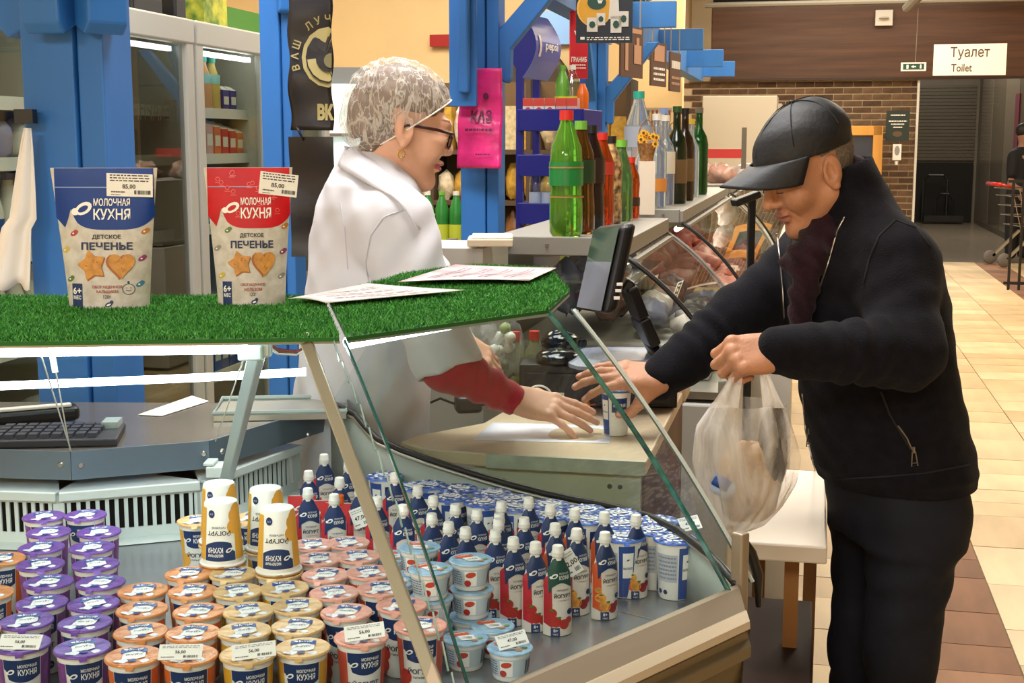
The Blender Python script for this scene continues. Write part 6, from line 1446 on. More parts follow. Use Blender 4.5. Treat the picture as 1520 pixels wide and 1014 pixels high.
def head_sdf(male=True):
    s = Sdf(); wj = 1.0 if male else .94
    s.u(ell((-.012, 0, .045), (.094, .075, .086))).u(ell((.034, 0, -.018), (.060*wj, .060*wj, .080)), .03)
    for y in (-1, 1): s.u(cone((.004, y*.050*wj, -.042), (.066, y*.012, -.086), .024, .018), .025)
    s.u(sph((.078 if male else .074, 0, -.087), .0175), .018)
    s.u(cone((.084, -.036, .036), (.091, 0, .034), .010, .011), .012).u(cone((.091, 0, .034), (.084, .036, .036), .011, .010), .012)
    s.u(cone((.090, 0, .028), (.109 if male else .106, 0, -.012), .0075, .0105), .009)
    s.u(sph((.111 if male else .107, 0, -.016), .0115 if male else .0098), .006)
    for y in (-1, 1):
        s.u(sph((.099, y*.0125, -.02), .0085), .006); s.sub(sph((.104, y*.0062, -.0285), .0038), .003)
        s.sub(sph((.101, y*.033, .012), .0165), .012); s.u(sph((.0795, y*.033, .012), .0152), .004)
        s.u(cone((.092, y*.024, .0205), (.087, y*.045, .018), .004, .004), .006)
        s.u(cone((.0935, y*.024, .0035), (.088, y*.045, .0045), .0028, .0028), .006)
        s.u(sph((.062, y*.040, -.018), .028), .02)
        R = Matrix.Rotation(-.25, 3, 'Y')
        s.u(ell((-.006, y*.079, .004), (.020, .009, .033), [list(r) for r in R]), .008); s.sub(ell((-.001, y*.090, .008), (.0125, .011, .021), [list(r) for r in R]), .003); s.u(cone((-.010, y*.083, .022), (-.012, y*.084, -.008), .0035, .003), .003)
        s.u(sph((.010, y*.079, -.002), .005), .004); s.u(sph((-.002, y*.080, -.026), .0075), .005)
    s.u(ell((.0925, 0, -.0445), (.0115, .023, .0062)), .008).u(ell((.0905, 0, -.0575), (.0115, .020, .0072)), .008); s.sub(ell((.106, 0, -.0505), (.014, .026, .0014)), .003)
    s.sub(sph((.107, 0, -.071), .012), .012)
    nk = .057 if male else .048
    s.u(cone((-.026, 0, -.045), (-.058 if male else -.066, 0, -.19), nk, nk+.006), .03)
    if male:
        for y in (-1, 1): s.sub(cone((.085, y*.028, -.03), (.078, y*.036, -.058), .0025, .002), .006)
    return s
def hand_mesh(curl, spread, thumb, h=.0021, left=False, wrist=.07):
    s = Sdf(); kx = [.086, .090, .086, .078]; ky = [.030, .010, -.010, -.029]
    Ln = [(.043, .026, .022), (.047, .030, .023), (.043, .028, .022), (.034, .021, .019)]; rr = [(.0102, .009, .0082, .0072), (.0105, .0092, .0084, .0074), (.010, .0088, .008, .007), (.0088, .0078, .007, .0062)]
    s.u(cone((-wrist, 0, 0), (.004, 0, 0), .026, .0245, sq=1.18))
    for i in range(4): s.u(cone((.004, ky[i]*.62, 0), (kx[i], ky[i], .001), .0175, .0118, sq=1.0), .016)
    s.u(ell((.045, .024, -.008), (.034, .016, .016)), .014).u(ell((.04, -.022, -.006), (.036, .014, .014)), .014)
    nails = []
    for i in range(4):
        p = Vector((kx[i], ky[i], .001)); a = 0.0
        for j in range(3):
            a += curl[i][j]; d = Vector((math.cos(a)*math.cos(spread[i]), math.cos(a)*math.sin(spread[i]), -math.sin(a))); q = p+d*Ln[i][j]
            s.u(cone(p, q, rr[i][j], rr[i][j+1]), .004 if j else .007); p = q
        up = Vector((math.sin(a)*math.cos(spread[i]), math.sin(a)*math.sin(spread[i]), math.cos(a))); nails.append((p-d*.004+up*.006, .0062))
        s.u(sph((kx[i]-.002, ky[i], .006), .0075), .008)
    t = [Vector(q) for q in thumb]; s.u(cone((.016, .018, -.006), t[0], .018, .0135), .014).u(cone(t[0], t[1], .0128, .0105), .006).u(cone(t[1], t[2], .0104, .0085), .005)
    nails.append((t[2]+Vector((0, .004, .006)), .006))
    V, F_a = nets(s, (-wrist-.03, -.085, -.13), (.20, .10, .04), h)
    c = V[F_a].mean(1); mi = np.zeros(len(F_a), int)
    for p, r in nails: mi[((c-np.array(p))**2).sum(1) < r*r] = 1
    if left: V = V*np.array([1, -1, 1]); F_a = F_a[:, ::-1]
    return V, F_a, mi
def joinm(parts):
    Vs, Fs, Ms, k = [], [], [], 0
    for V, F_a, mi in parts: Vs.append(V); Fs.append(F_a+k); Ms.append(mi); k += len(V)
    return np.concatenate(Vs), np.concatenate(Fs), np.concatenate(Ms)

m_skm = mat('skin_man', '#b5805f', .5, var=.10, vscale=26, bump=.12, bscale=160, sss=.12); m_skw = mat('skin_woman', '#d9a78b', .5, var=.06, vscale=22, bump=.05, bscale=120, sss=.12)
m_lipm = mat('lips_man', '#98604f', .45); m_lipw = mat('lips_woman', '#b4646a', .4); m_nail = mat('nail', '#d8a091', .3); m_hairg = mat('stubble_grey', '#6f655c', .8, var=.3, vscale=200); m_brow = mat('brow_grey', '#6b5648', .8); m_lash = mat('lash_dark', '#3a2a24', .7); m_hairw = mat('hair_brown', '#6e5646', .6, var=.3, vscale=60, stretch=(1, 1, .2))
m_jack = mat('jacket_black', '#141318', .92, var=.2, vscale=40, bump=.25, bscale=260, sheen=.04, spec=.1); m_trou = mat('trousers_black', '#191b24', .8, var=.2, vscale=12, bump=.1, bscale=200, spec=.25)
m_scarf = mat('scarf_plum', '#29151d', .9, var=.2, vscale=30, bump=.3, bscale=150, sheen=.08, spec=.2); m_leather = mat('cap_leather', '#141416', .58, bump=.12, bscale=90, var=.2, vscale=30); m_zip = mat('zip_metal', '#a39c92', .3, metal=.9)

# ---------------------------------------------------------------- the man
yaw = math.radians(25); Fm = Vector((-math.cos(yaw), -math.sin(yaw), 0)); Lm = Vector((math.sin(yaw), -math.cos(yaw), 0)); YM = 2.75
man = thing('person', 'man in black cap and dark jacket reaching to the counter with a plastic bag', 'person', (at(1330, 740, YM).x, YM, 0), 0)
def rows_(lst, Yc):
    out = []
    for y, x, a, b in lst: p = at(x, y, Yc); out.append((p.z, p.x, p.y, a, b))
    return out
JR = rows_([(292, 1262, .055, .065), (318, 1266, .078, .10), (345, 1272, .108, .145), (385, 1279, .136, .178), (450, 1286, .150, .186), (550, 1299, .148, .184), (640, 1316, .152, .186), (690, 1326, .157, .188), (700, 1327, .150, .180), (740, 1331, .140, .170)], YM)
shL, elL, wrL = at(1328, 392, 2.62), at(1346, 522, 2.50), at(1152, 521, 2.40)
shR, elR, wrR = at(1200, 392, 2.90), at(1095, 474, 2.82), at(978, 564, 2.73)
jac = Sdf(); jac.u(loft(JR, Fm, Lm))
jac.u(cone(at(1262, 322, YM), shL+Vector((0, 0, .006)), .055, .075), .05).u(cone(at(1262, 327, YM), shR+Vector((0, 0, .006)), .055, .072), .05)
jac.u(cone(shL, elL, .078, .068, (.002, 3, 1)), .03).u(cone(elL, wrL+(elL-wrL)*.16, .071, .050, (.0035, 5, 1)), .02).u(cone(wrL+(elL-wrL)*.15, wrL, .043, .042), .012)
jac.u(cone(shR, elR, .078, .066, (.002, 3, 1)), .03).u(cone(elR, wrR+(elR-wrR)*.18, .068, .050, (.0035, 5, 1)), .02).u(cone(wrR+(elR-wrR)*.16, wrR, .044, .043), .012)
bc, tc = at(1266, 338, YM), at(1236, 252, YM)
cax = (tc-bc).normalized()
jac.u(cone(bc, tc, .098, .082), .02)
jac.sub(cone(bc+cax*.02, tc+cax*.12, .076, .064), .006)
jac.disp(lambda X, Y, Z: .0022*np.sin(X*44+Z*58+Y*20)*np.sin(Z*26-X*33)+.0012*np.sin(Z*95+X*40-Y*60))
jac.sub(plane(tc+cax*.004, -cax) if False else (lambda X, Y, Z: np.maximum(-((X-tc.x-cax.x*.004)*cax.x+(Y-tc.y)*cax.y+(Z-tc.z-cax.z*.004)*cax.z), np.sqrt((X-tc.x)**2+(Y-tc.y)**2+(Z-tc.z)**2)-.2)), .004)
rib = lambda P0, P1: (lambda X, Y, Z: 0)
V, F_a = nets(jac, (.15, 2.25, .80), (1.15, 3.1, 1.55), .0066); V = smooth(V, F_a, 1, .4)
nobj('jacket', V, F_a, [m_jack], None, man)
def hp(pts, off=.0012, n=26):
    P = [Vector((x, y, 0)) for x, y in pts]; return [hit(jac, q.x, q.y)-ray(q.x, q.y)*off for q in resamp(P, n)]
for nm, pts in (('zipper', [(1254, 322), (1243, 342), (1228, 395), (1212, 440), (1199, 466)]), ('zipper', [(1153, 347), (1158, 385), (1162, 430), (1164, 472)]), ('zipper', [(1191, 585), (1196, 640), (1208, 690), (1218, 735)])):
    mb = MB(); mb.tube(hp(pts, .0016), .0022, m_zip, 6); z = mb.build(nm, parent=man, world=True, smooth=True); z['label'] = 'silver zip edge'
def zip_pull(px, py, tilt=0.0):
    p = hit(jac, px, py)-ray(px, py)*.004; mb = MB(); q = lambda x, z: p+Vector((x*math.cos(tilt)-z*math.sin(tilt), 0, x*math.sin(tilt)+z*math.cos(tilt)))
    mb.tube([q(-.003, .012), q(.003, .012), q(.006, -.016), q(-.006, -.016)], .0014, m_zip, 5, closed=True); mb.tube([q(-.0055, -.010), q(.0055, -.010)], .0012, m_zip, 5); mb.tube([q(0, .022), q(0, .010)], .0028, m_zip, 6)
    z = mb.build('zip_pull', parent=man, world=True); z['label'] = 'silver zip pull'
zip_pull(1201, 652, .05); zip_pull(1357, 680, .1)
mb = MB(); mb.tube(hp(((1308, 582), (1320, 615), (1335, 640), (1352, 668))), .0025, mat('pocket_edge', '#0a0a0c', .6), 6); mb.tube(hp(((1333, 632), (1346, 650), (1354, 668)), .002), .0016, m_zip, 6); mb.build('pocket', parent=man, world=True)
mb = MB(); mb.tube(hp(((1282, 420), (1290, 385), (1305, 350), (1330, 326), (1360, 338), (1380, 365)), .0004), .0022, mat('seam', '#131216', .9), 6); mb.build('seam', parent=man, world=True); mb = MB(); mb.tube(hp(((1240, 712), (1310, 708), (1370, 703), (1440, 690)), .0004), .0022, mat('seam'), 6); mb.build('seam', parent=man, world=True)
# scarf
sc = Sdf(); s0, s1 = at(1246, 350, YM), at(1250, 268, YM)
sc.u(cone(s0, s1, .070, .056)).u(cone(at(1232, 350, 2.70), at(1197, 382, 2.67), .048, .036), .02).u(cone(at(1200, 380, 2.66), at(1186, 490, 2.66), .034, .022), .02).u(cone(at(1195, 372, 2.75), at(1178, 392, 2.70), .028, .028), .02)
sc.u(cone(at(1262, 282, 2.735), at(1222, 352, 2.70), .036, .040), .02)
sc.disp(lambda X, Y, Z: .0035*np.sin(Z*150+X*90-Y*40)+.002*np.sin(Z*60+X*210))
V, F_a = nets(sc, (.42, 2.55, 1.05), (.85, 2.95, 1.58), .005); nobj('scarf', V, F_a, [m_scarf], None, man)
# trousers and shoes
tr = Sdf(); tr.u(loft(rows_([(690, 1324, .13, .165), (745, 1330, .132, .162), (790, 1330, .118, .15)], YM), Fm, Lm))
kn, kf = at(1337, 960, 2.68), at(1287, 960, 2.86)
tr.u(cone(at(1358, 775, 2.69), kn, .098, .072, (.003, 3, 1)), .05).u(cone(kn, (kn.x+.02, kn.y+.02, .09), .072, .066, (.005, 4, 1)), .03)
tr.u(cone(at(1298, 775, 2.85), kf, .092, .076, (.003, 3, 1)), .05).u(cone(kf, (kf.x+.02, kf.y+.02, .09), .083, .074, (.006, 4, 1)), .03)
V, F_a = nets(tr, (.35, 2.4, .05), (1.2, 3.1, .95), .0085); nobj('trousers', V, F_a, [m_trou], None, man)
for k in (kn, kf):
    sh = Sdf(); c = Vector((k.x+.02, k.y+.02, 0)); sh.u(cone(c+Vector((.02, .01, .05)), c+Fm*.15+Vector((0, 0, .035)), .045, .034)).u(cone(c+Vector((0, 0, .05)), c+Vector((0, 0, .11)), .045, .045), .02).cut(lambda X, Y, Z: -Z+0*X+0*Y, .004)
    V, F_a = nets(sh, (c.x-.26, c.y-.2, -.01), (c.x+.2, c.y+.2, .18), .008); nobj('shoe', V, F_a, [m_leather], None, man)
# head, hands and the body under the clothes: one mesh
hd_ = head_sdf(True); V, F_a = nets(hd_, (-.13, -.105, -.20), (.14, .105, .15), .0027); c = V[F_a].mean(1); mi = np.zeros(len(F_a), int)
mi[(np.abs(c[:, 1]) < .024) & (c[:, 0] > .084) & (c[:, 2] > -.0655) & (c[:, 2] < -.0385) & (((c[:, 2]+.051)/.0135)**2+(c[:, 1]/.0235)**2 < 1)] = 2
for y in (-1, 1):
    mi[(((c[:, 0]-.09)/.02)**2+((c[:, 1]-y*.034)/.020)**2+((c[:, 2]-.040)/.0058)**2 < 1)] = 4
    mi[(((c[:, 0]-.092)/.012)**2+((c[:, 1]-y*.034)/.014)**2+((c[:, 2]-.0045)/.0018)**2 < 1)] = 5
mi[(c[:, 0] < .022-.5*(np.maximum(0, .03-c[:, 2]))) & (c[:, 2] > -.035+.6*np.maximum(0, c[:, 0]+.0)) & (c[:, 0] < -.004+.2*c[:, 2]) & ~((np.abs(c[:, 1]) > .066) & (c[:, 0] > -.03) & (c[:, 2] < .04)) & (c[:, 2] < .09)] = 3
yh, ph_ = math.radians(15), math.radians(26)
fwd = Vector((-math.cos(yh)*math.cos(ph_), -math.sin(yh)*math.cos(ph_), -math.sin(ph_))); upv = Vector((0, 0, 1))
HR = frame(fwd, upv); HC = at(1205, 258, YM-.02)
parts = [(xf(V, HR, HC), F_a, mi)]
hv, hf_, hm = hand_mesh([(.35, .35, .2), (.15, .3, .25), (.12, .25, .2), (.15, .25, .2)], [.06, .03, -.03, -.12], [(.045, .044, -.034), (.062, .052, -.058), (.085, .050, -.066)], wrist=.0)
RH = frame((-1, -.05, .10), (-.05, -.50, .86)); parts.append((xf(hv*.98, RH, at(984, 562, 2.72)), hf_, hm))
hv, hf_, hm = hand_mesh([(1.0, 1.5, .9), (1.05, 1.5, .9), (1.1, 1.5, .9), (1.1, 1.5, .9)], [.06, .02, -.02, -.08], [(.050, .036, -.030), (.072, .022, -.046), (.086, .002, -.050)], left=True, wrist=.03)
RHL = frame((-1, -.1, -.10), (0, -.75, .66)); fist = at(1160, 521, 2.40); parts.append((xf(hv, RHL, fist), hf_, hm))
inner = Sdf(); inner.u(loft([(z, x, y, a-.035, b-.035) for z, x, y, a, b in JR if a > .1], Fm, Lm)).u(cone(shL, elL, .05, .045), .03).u(cone(elL, wrL, .045, .026), .02).u(cone(shR, elR, .05, .042), .03).u(cone(elR, wrR, .042, .026), .02).u(cone(at(1250, 330, YM), at(1225, 290, YM), .05, .05), .03)
inner.u(cone(at(1365, 760, 2.68), kn, .075, .055), .04).u(cone(kn, (kn.x+.02, kn.y+.02, .09), .055, .045), .02).u(cone(at(1300, 760, 2.84), kf, .075, .055), .04).u(cone(kf, (kf.x+.02, kf.y+.02, .09), .055, .045), .02)
V, F_a = nets(inner, (.1, 2.2, .03), (1.2, 3.15, 1.5), .014); parts.append((V, F_a, np.zeros(len(F_a), int)))
V, F_a, mi = joinm(parts); nobj('body', V, F_a, [m_skm, m_nail, m_lipm, m_hairg, m_brow, m_lash], mi, man)
# cap
cp = Sdf()
def crown(rx, ry, rz, z0):
    def fn(X, Y, Z):
        zc = np.maximum(Z-z0, 0); x = X+.004+.20*np.maximum(Z-.045, 0)-.006; k = np.sqrt((x/rx)**2+(Y/ry)**2+(zc/rz)**2)
        return (k-1)*ry
    return fn
cp.u(crown(.107, .087, .088, .060)).cut(plane((0, 0, .046), (.13, 0, -1)), .003).sub(crown(.098, .079, .078, .060), .003)
cp.disp(lambda X, Y, Z: .0015*np.sin(X*60+Y*40)*np.sin(Z*70))
V, F_a = nets(cp, (-.14, -.11, .0), (.13, .11, .18), .0032); nobj('cap', xf(V, HR, HC), F_a, [m_leather], None, man)
def toW(p): return HR @ Vector(p)+HC
mb = MB()
def brim(a, b):
    an = (a*2-1)*1.33; e = b; rx_, ry_ = .006+.107*math.cos(an), .087*math.sin(an); L = .078*max(0.0, math.cos(an))**.55
    x = rx_-.004+L*e; y = ry_*(1-.05*e); z = .052+.12*rx_-.040*(abs(y)/.078)**2*e-.004*e
    return toW((x, y, z))
mb.grid(brim, 28, 10, m_leather); b = mb.build('brim', parent=man, world=True, smooth=True); b.modifiers.new('t', 'SOLIDIFY').thickness = .0035
mb = MB()
for an in (0, math.pi/3, 2*math.pi/3):
    pts = []
    for t in np.linspace(.25, math.pi-.25, 18):
        zz_ = .060+.088*math.sin(t); c_ = math.cos(t); pts.append(toW((.002+.107*c_*math.cos(an)-.20*(zz_-.045), .0875*c_*math.sin(an), zz_+.0008)))
    mb.tube(pts, .0013, mat('cap_seam', '#0c0c0d', .5), 5)
mb.build('cap_seam', parent=man, world=True)
mb = MB(); mb.lathe([(.007, 0), (.006, .004), (.002, .006)], m_leather, 10, c=toW((-.018, 0, .147))); mb.build('cap_button', parent=man, world=True, smooth=True)

# ---------------------------------------------------------------- carrier bag in his hand
m_film = film('carrier_film', '#e9e5df', .5, .35, 9, (.38, .62), .12, .68)
bag = thing('carrier_bag', 'white translucent plastic carrier bag held in the fist of the man', 'bag', at(1105, 700, 2.42), 0)
BR = [(548, 1118, 26, .5), (575, 1116, 40, .55), (600, 1110, 54, .6), (640, 1104, 70, .62), (680, 1106, 74, .65), (720, 1107, 68, .65), (750, 1104, 55, .62), (775, 1097, 34, .6), (790, 1091, 10, .6)]
def bagf(a, b):
    t = b*(len(BR)-1); i = min(len(BR)-2, int(t)); q = t-i; y, x, hw, dp = [BR[i][k]*(1-q)+BR[i+1][k]*q for k in range(4)]
    c = at(x, y, 2.42); w = hw/815.0; an = a*6.2832
    r = 1+.06*math.sin(an*5+b*5)+.06*math.sin(an*9-b*7)+.04*math.sin(an*17+b*4)
    return Vector((c.x+w*math.cos(an)*r, c.y+w*dp*math.sin(an)*r, c.z+.004*math.sin(an*3+b*14)))
mb = MB(); mb.grid(lambda a, b: bagf(a, .24+.76*b), 80, 36, m_film); mb.build('bag_body', parent=bag, world=True, smooth=True)
for k, (x0, x1, xt) in enumerate(((1050, 1096, 1100), (1132, 1166, 1130))):
    for dy in (-.02, .025):
        mb = MB(); top = at(xt, 540, 2.385+dy*.3)
        def strap(a, b, x0=x0, x1=x1, top=top, dy=dy):
            p = at(x0+(x1-x0)*a, 606, 2.41+dy); tt = top+Vector((.014*(a-.5), 0, .004)); e = b*b*(3-2*b)
            return p*(1-e)+tt*e+Vector((0, .006*math.sin(a*11)*(b), -.015*math.sin(3.14*b)*(.5-a)*(1 if x0 < 1100 else -1)))
        mb.grid(strap, 10, 12, film('carrier_film_thick', '#efece8', .5, .35, 12, (.38, .62), .4, .85)); mb.build('handle', parent=bag, world=True, smooth=True)
mb = MB(); mb.blob(at(1112, 715, 2.43), (.062, .04, .075), mat('kraft', '#a98a64', .6, var=.25, vscale=18, bump=.4, bscale=25), 4, .12, 18, 12); tag(mb.build('paper_parcel', smooth=True), 'brown paper parcel inside the white carrier bag', 'parcel')
mb = MB(); mb.blob(at(1146, 672, 2.43), (.028, .033, .092), mat('black_foil', '#1c1a17', .15, var=.5, vscale=25, bump=.6, bscale=30), 8, .12, 16, 14); tag(mb.build('black_packet', smooth=True), 'shiny black packet on the right side of the carrier bag', 'packet')
mb = MB(); mb.box(at(1072, 722, 2.40), (.04, .03, .03), mat('label_bluewhite', '#b9c6dc', .4), Matrix.Rotation(.5, 3, 'Y')); mb.box(at(1070, 716, 2.39), (.03, .02, .02), m_nv2, Matrix.Rotation(.5, 3, 'Y')); tag(mb.build('small_carton', smooth=True), 'small blue and white pack low in the carrier bag', 'pack')

# ---------------------------------------------------------------- the cashier
YW = 2.92; yw = math.radians(10); Fw = Vector((math.cos(yw), math.sin(yw), 0)); Lw = Vector((-math.sin(yw), math.cos(yw), 0))
m_coat = mat('coat_white', '#d2d2da', .75, var=.03, vscale=9, sheen=.1); m_red = mat('sweater_red', '#b01c32', .8, bump=.2, bscale=220, sheen=.2)
wom = thing('person', 'woman cashier in white coat, hair net and glasses reaching across the desk', 'person', (at(545, 520, YW).x, YW, 0), 0)
WR = rows_([(228, 556, .058, .062), (250, 553, .075, .095), (272, 550, .100, .145), (305, 552, .120, .165), (350, 555, .136, .165), (400, 555, .144, .160), (470, 550, .145, .165), (540, 543, .148, .182), (640, 532, .155, .19)], YW)
WR.append((.42, WR[-1][1]-.005, YW, .17, .2))
ct = Sdf(); ct.u(loft(WR, Fw, Lw)); wsh, wel = at(584, 336, 2.755), at(664, 542, 2.70)
ct.u(cone(at(552, 268, YW), wsh, .06, .078), .05).u(cone(wsh, wel+(wel-wsh)*.12, .085, .067, (.006, 2.5, .8)), .02); axd = (wel-wsh).normalized()
fard = at(590, 335, 3.08); ct.u(cone(at(556, 272, YW), fard, .06, .075), .05).u(cone(fard, at(665, 505, 3.06), .075, .06, (.004, 3, .6)), .03)
pc = wel+axd*.012
ct.sub(lambda X, Y, Z: np.maximum(-((X-pc.x)*axd.x+(Y-pc.y)*axd.y+(Z-pc.z)*axd.z), np.sqrt((X-pc.x)**2+(Y-pc.y)**2+(Z-pc.z)**2)-.11), .003)
ct.sub(cone(pc-axd*.05, pc+axd*.1, .052, .054), .004)
ct.disp(lambda X, Y, Z: .0032*np.sin(Z*38+X*55-Y*20)*np.sin(X*30+Z*12)+.0012*np.sin(Z*70-X*90))
V, F_a = nets(ct, (-.62, 2.5, .40), (.12, 3.25, 1.58), .0068); V = smooth(V, F_a, 1, .4); nobj('coat', V, F_a, [m_coat], None, wom)
mb = MB(); up_ = [at(519, 216, 2.98), at(531, 222, 2.88), at(560, 241, 2.85), at(592, 263, 2.85), at(614, 288, 2.87), at(625, 308, 2.90), at(630, 318, 2.92)]
lo_ = [hit(ct, *q)-ray(*q)*.010 for q in ((503, 248), (518, 257), (552, 277), (585, 294), (606, 318), (620, 344))]; lo_.append(lo_[-1]+Vector((.008, .05, .012)))
ur, lr = resamp(up_, 18), resamp(lo_, 18)
def colf(a, b): i = round(a*18); p = ur[i]*(1-b)+lr[i]*b; return p+Vector((0, -.010*math.sin(3.14*b), .006*math.sin(3.14*b)))
mb.grid(colf, 18, 6, m_coat)
up2 = [Vector((p.x, 2*YW-p.y+.02, p.z)) for p in up_]; lo2 = [Vector((p.x, 2*YW-p.y+.02, p.z)) for p in lo_]; u2, l2 = resamp(up2, 18), resamp(lo2, 18)
mb.grid(lambda a, b: u2[round(a*18)]*(1-b)+l2[round(a*18)]*b, 18, 4, m_coat)
cl = mb.build('collar', parent=wom, world=True, smooth=True); cl.modifiers.new('t', 'SOLIDIFY').thickness = .004
mb = MB(); 
hw_ = lambda pts: [hit(ct, q.x, q.y)-ray(q.x, q.y)*.0003 for q in resamp([Vector((x, y, 0)) for x, y in pts], 22)]
mb.tube(hw_(((598, 312), (570, 322), (550, 350), (543, 390), (548, 425))), .0017, mat('coat_seam', '#c2c2cb', .8), 5); mb.build('seam', parent=wom, world=True); mb = MB(); mb.tube(hw_(((505, 300), (512, 340), (516, 400))), .0013, mat('coat_seam'), 5); mb.build('seam', parent=wom, world=True)
wwr = at(768, 597, 2.735); rs = Sdf(); rs.u(cone(wsh+(wel-wsh)*.6, wel, .046, .049)).u(cone(wel, wwr, .052, .031, (.003, 4, 1)), .03); ra = (wwr-wel).normalized()
rs.sub(lambda X, Y, Z: np.maximum(-((X-wwr.x)*ra.x+(Y-wwr.y)*ra.y+(Z-wwr.z)*ra.z), np.sqrt((X-wwr.x)**2+(Y-wwr.y)**2+(Z-wwr.z)**2)-.09), .003)
V, F_a = nets(rs, (-.25, 2.55, .85), (.12, 2.92, 1.2), .005); nobj('red_sleeve', V, F_a, [m_red], None, wom)
hd_ = head_sdf(False); V, F_a = nets(hd_, (-.13, -.105, -.20), (.14, .105, .15), .0027); c = V[F_a].mean(1); mi = np.zeros(len(F_a), int)
mi[(c[:, 0] > .083) & (((c[:, 2]+.051)/.0135)**2+(c[:, 1]/.0225)**2 < 1)] = 2
for y in (-1, 1):
    mi[(((c[:, 0]-.09)/.02)**2+((c[:, 1]-y*.034)/.018)**2+((c[:, 2]-.041)/.0035)**2 < 1)] = 4
    mi[(((c[:, 0]-.092)/.014)**2+((c[:, 1]-y*.035)/.015)**2+((c[:, 2]-.0055)/.0024)**2 < 1)] = 5
mi[(c[:, 0] < -.012+.75*(c[:, 2]-.0)) & (c[:, 2] > -.055) & ~((np.abs(c[:, 1]) > .068) & (c[:, 2] < .042) & (c[:, 0] > -.035))] = 3
yh, ph_ = math.radians(14), math.radians(13); fwd = Vector((math.cos(yh)*math.cos(ph_), math.sin(yh)*math.cos(ph_), -math.sin(ph_))); WRt = frame(fwd, (0, 0, 1)); WC = at(594, 196, YW-.01)
parts = [(xf(V*1.03, WRt, WC), F_a, mi)]
hv, hf_, hm = hand_mesh([(.12, .15, .1), (.14, .16, .1), (.16, .18, .12), (.22, .2, .12)], [.06, .0, -.08, -.3], [(.045, .05, -.018), (.072, .058, -.026), (.094, .058, -.032)])
WH = frame((.965, -.02, -.22), (.12, -.55, .82)); parts.append((xf(hv*.94, WH, at(766, 593, 2.735)), hf_, hm))
hv, hf_, hm = hand_mesh([(.3, .3, .2)]*4, [.04, .0, -.04, -.1], [(.045, .05, -.018), (.072, .058, -.026), (.094, .058, -.032)], h=.003, left=True)
parts.append((xf(hv*.92, frame((.75, .1, -.55), (.5, -.5, .6)), at(680, 505, 3.05)), hf_, hm))
inner = Sdf(); inner.u(loft([(z, x, y, a-.035, b-.035) for z, x, y, a, b in WR if a > .09], Fw, Lw)).u(cone(wsh, wel, .045, .04), .03).u(cone(wel, wwr, .04, .024), .02).u(cone(fard, at(665, 505, 3.06), .045, .04), .03).u(cone(at(556, 262, YW), at(566, 230, YW), .045, .045), .03)
for sy in (-.09, .09): q = Vector((WR[-1][1], YW+sy, 0)); inner.u(cone(q+Vector((0, 0, .8)), q+Vector((0, 0, .05)), .07, .045), .03)
V, F_a = nets(inner, (-.65, 2.5, .01), (.15, 3.25, 1.5), .014); parts.append((V, F_a, np.zeros(len(F_a), int)))
V, F_a, mi = joinm(parts); nobj('body', V, F_a, [m_skw, m_nail, m_lipw, m_hairw, mat('brow_brown', '#8a6450', .8), m_lash], mi, wom)
toH = lambda p: WRt @ (Vector(p)*1.03)+WC
hr = Sdf(); hr.u(ell((-.014, 0, .050), (.098, .084, .086))).u(ell((-.070, 0, .005), (.040, .054, .052)), .03).cut(plane((.09, 0, .065), (.55, 0, -1)), .01).cut(lambda X, Y, Z: X-.085+0*Y+0*Z, .02)
hr.sub(lambda X, Y, Z: np.maximum(np.maximum(X-.03, -.045-X), np.maximum(Z-.045, .055-np.abs(Y))), .01)
hr.disp(lambda X, Y, Z: .0015*np.sin(Y*160+Z*90+X*60))
V, F_a = nets(hr, (-.15, -.12, -.09), (.12, .12, .17), .004); nobj('hair', xf(V*1.03, WRt, WC), F_a, [m_hairw], None, wom)
m_net = netmat('hair_net')
nt_ = Sdf(); nt_.u(ell((-.014, 0, .054), (.112, .092, .095))).u(ell((-.072, 0, .0), (.050, .064, .060)), .04); nt_.disp(lambda X, Y, Z: .0020*np.sin(Y*120+Z*60+X*150)*np.sin(Z*140-X*90)+.0014*np.sin(X*260+Z*120))
V, F_a = nets(nt_, (-.18, -.14, -.12), (.14, .14, .19), .004); c = V[F_a].mean(1); pz_ = lambda x: .004+.956*x if x > -.07 else -.063; keep = (c[:, 2] > np.where(c[:, 0] > -.07, .004+.956*c[:, 0], -.063)); F2_ = F_a[keep]
nobj('hair_net', xf(V*1.03, WRt, WC), F2_, [m_net], None, wom)
rim = []
for t in np.linspace(-1, 1, 45):
    a = t*math.pi*.80; r0, r1 = .0, .22
    for _ in range(26):
        r = (r0+r1)/2; x, y = -.03+r*math.cos(a), r*math.sin(a); z = pz_(x)
        if float(np.asarray(nt_(*[np.array([[[q]]], f32) for q in (x, y, z)])).ravel()[0]) < 0: r0 = r
        else: r1 = r
    rim.append(toH((x, y, z)))
mb = MB(); mb.tube(rim, .0018, mat('net_rim', '#f1ece6', .6), 6); mb.build('net_elastic', parent=wom, world=True, smooth=True)
m_gf = mat('glasses_frame', '#3a1519', .25)
mb = MB()
for y in (-1, 1):
    mb.tube([toH((.098, y*.058, .018)), toH((.06, y*.074, .018)), toH((.0, y*.080, .014)), toH((-.018, y*.080, .002))], .0036, m_gf, 6)
    mb.tube([toH((.104-.010*(abs(math.cos(a))*.3+.35*(1 if math.cos(a)*y > 0 else 0))*1.0, y*.034+.025*math.cos(a), .004+.0165*math.sin(a))) for a in np.linspace(0, 6.283, 20)[:-1]], .0024, m_gf, 6, closed=True)
mb.tube([toH((.103, -.01, .01)), toH((.106, 0, .013)), toH((.103, .01, .01))], .0018, m_gf, 6); gz = mb.build('glasses', parent=wom, world=True, smooth=True)
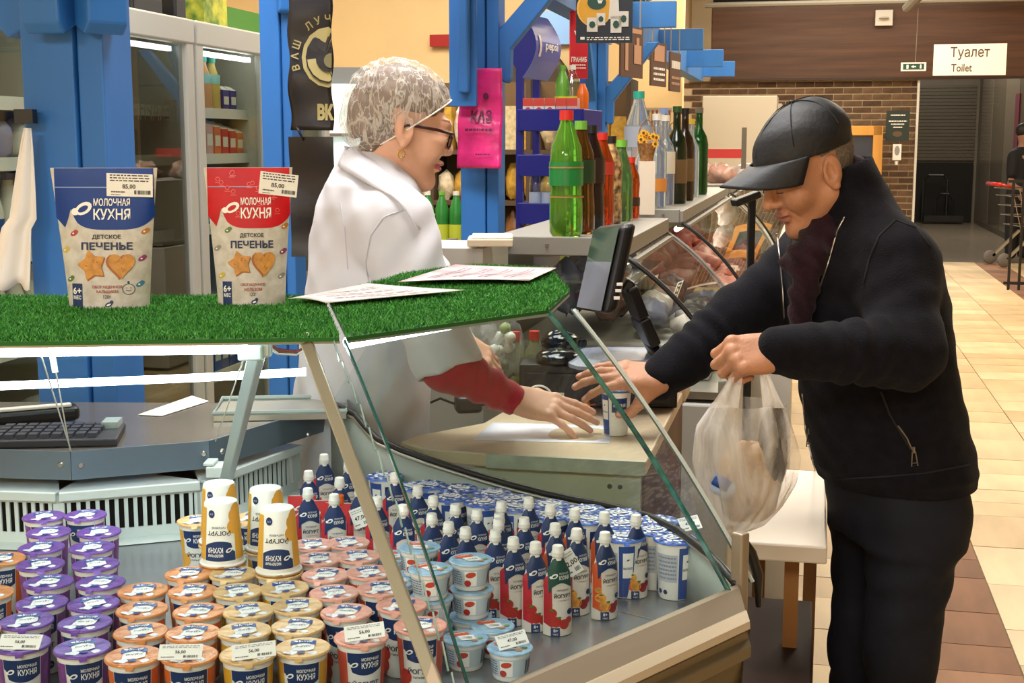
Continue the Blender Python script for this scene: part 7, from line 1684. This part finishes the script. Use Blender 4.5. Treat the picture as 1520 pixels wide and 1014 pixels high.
for y in (-1, 1):
    mb = MB(); mb.disc(lambda a, b: toH((.1005, a, b)), y*.034, .004, .0235, .0155, glass('lens', '#f3f5f4', .6), 18); mb.build('lens', parent=gz, world=True)
mb = MB()
for y in (-1, 1): c = (-.002, y*.083, -.046); mb.tube([toH((c[0]+.007*math.cos(a), c[1], c[2]+.008*math.sin(a))) for a in np.linspace(0, 6.283, 15)[:-1]], .002, mat('gold_ear', '#c9a455', .25, metal=.8), 6, closed=True)
mb.build('earrings', parent=wom, world=True, smooth=True)

# ---------------------------------------------------------------- far shopper at the right edge
fp = at(1512, 300, 17.2); fx, fy = fp.x, fp.y; m_tee = mat('tee_black', '#141416', .8)
far = thing('person', 'far shopper in a black tee shirt standing behind the metal cart', 'person', (fx, fy, 0), 0)
bd = Sdf(); bd.u(ell((fx+.04, fy, 1.60), (.095, .085, .12))).u(cone((fx, fy, 1.32), (fx+.02, fy, 1.52), .06, .055), .03).u(cone((fx-.1, fy-.05, 1.25), (fx-.13, fy-.06, .98), .05, .045), .02).u(cone((fx-.13, fy-.06, .98), (fx+.1, fy-.12, .86), .045, .035), .02).u(sph((fx+.13, fy-.12, .85), .045), .02).u(cone((fx, fy, 1.3), (fx, fy, .85), .13, .11), .05)
for sx in (-.07, .09): bd.u(cone((fx+sx, fy, .85), (fx+sx, fy, .06), .07, .045), .03)
bd.u(sph((fx+.135, fy, 1.585), .018), .02)
V, F_a = nets(bd, (fx-.3, fy-.3, .0), (fx+.3, fy+.3, 1.8), .014); nobj('body', V, F_a, [mat('skin_far', '#8f6a55', .6)], None, far)
sf = Sdf(); sf.u(loft([(.86, fx, fy, .16, .13), (1.1, fx, fy, .165, .13), (1.3, fx, fy, .17, .13), (1.40, fx, fy, .13, .11), (1.45, fx+.01, fy, .07, .07)], (1, 0), (0, 1))).u(cone((fx-.1, fy-.04, 1.33), (fx-.12, fy-.06, 1.12), .08, .075), .03)
V, F_a = nets(sf, (fx-.3, fy-.3, .8), (fx+.3, fy+.3, 1.5), .014); nobj('tee_shirt', V, F_a, [m_tee], None, far)
sf = Sdf()
for sx in (-.07, .09): sf.u(cone((fx+sx, fy, .86), (fx+sx, fy, .1), .10, .07), .03)
V, F_a = nets(sf, (fx-.3, fy-.2, .02), (fx+.3, fy+.2, 1.0), .014); nobj('trousers', V, F_a, [m_tee], None, far)
sf = Sdf(); sf.u(ell((fx+.02, fy, 1.655), (.105, .095, .095))).sub(ell((fx+.13, fy, 1.58), (.11, .2, .11)), .02).cut(plane((fx, fy, 1.57), (.2, 0, -1)), .01)
V, F_a = nets(sf, (fx-.2, fy-.2, 1.5), (fx+.2, fy+.2, 1.8), .012); nobj('hair', V, F_a, [mat('hair_black', '#15110f', .6)], None, far)
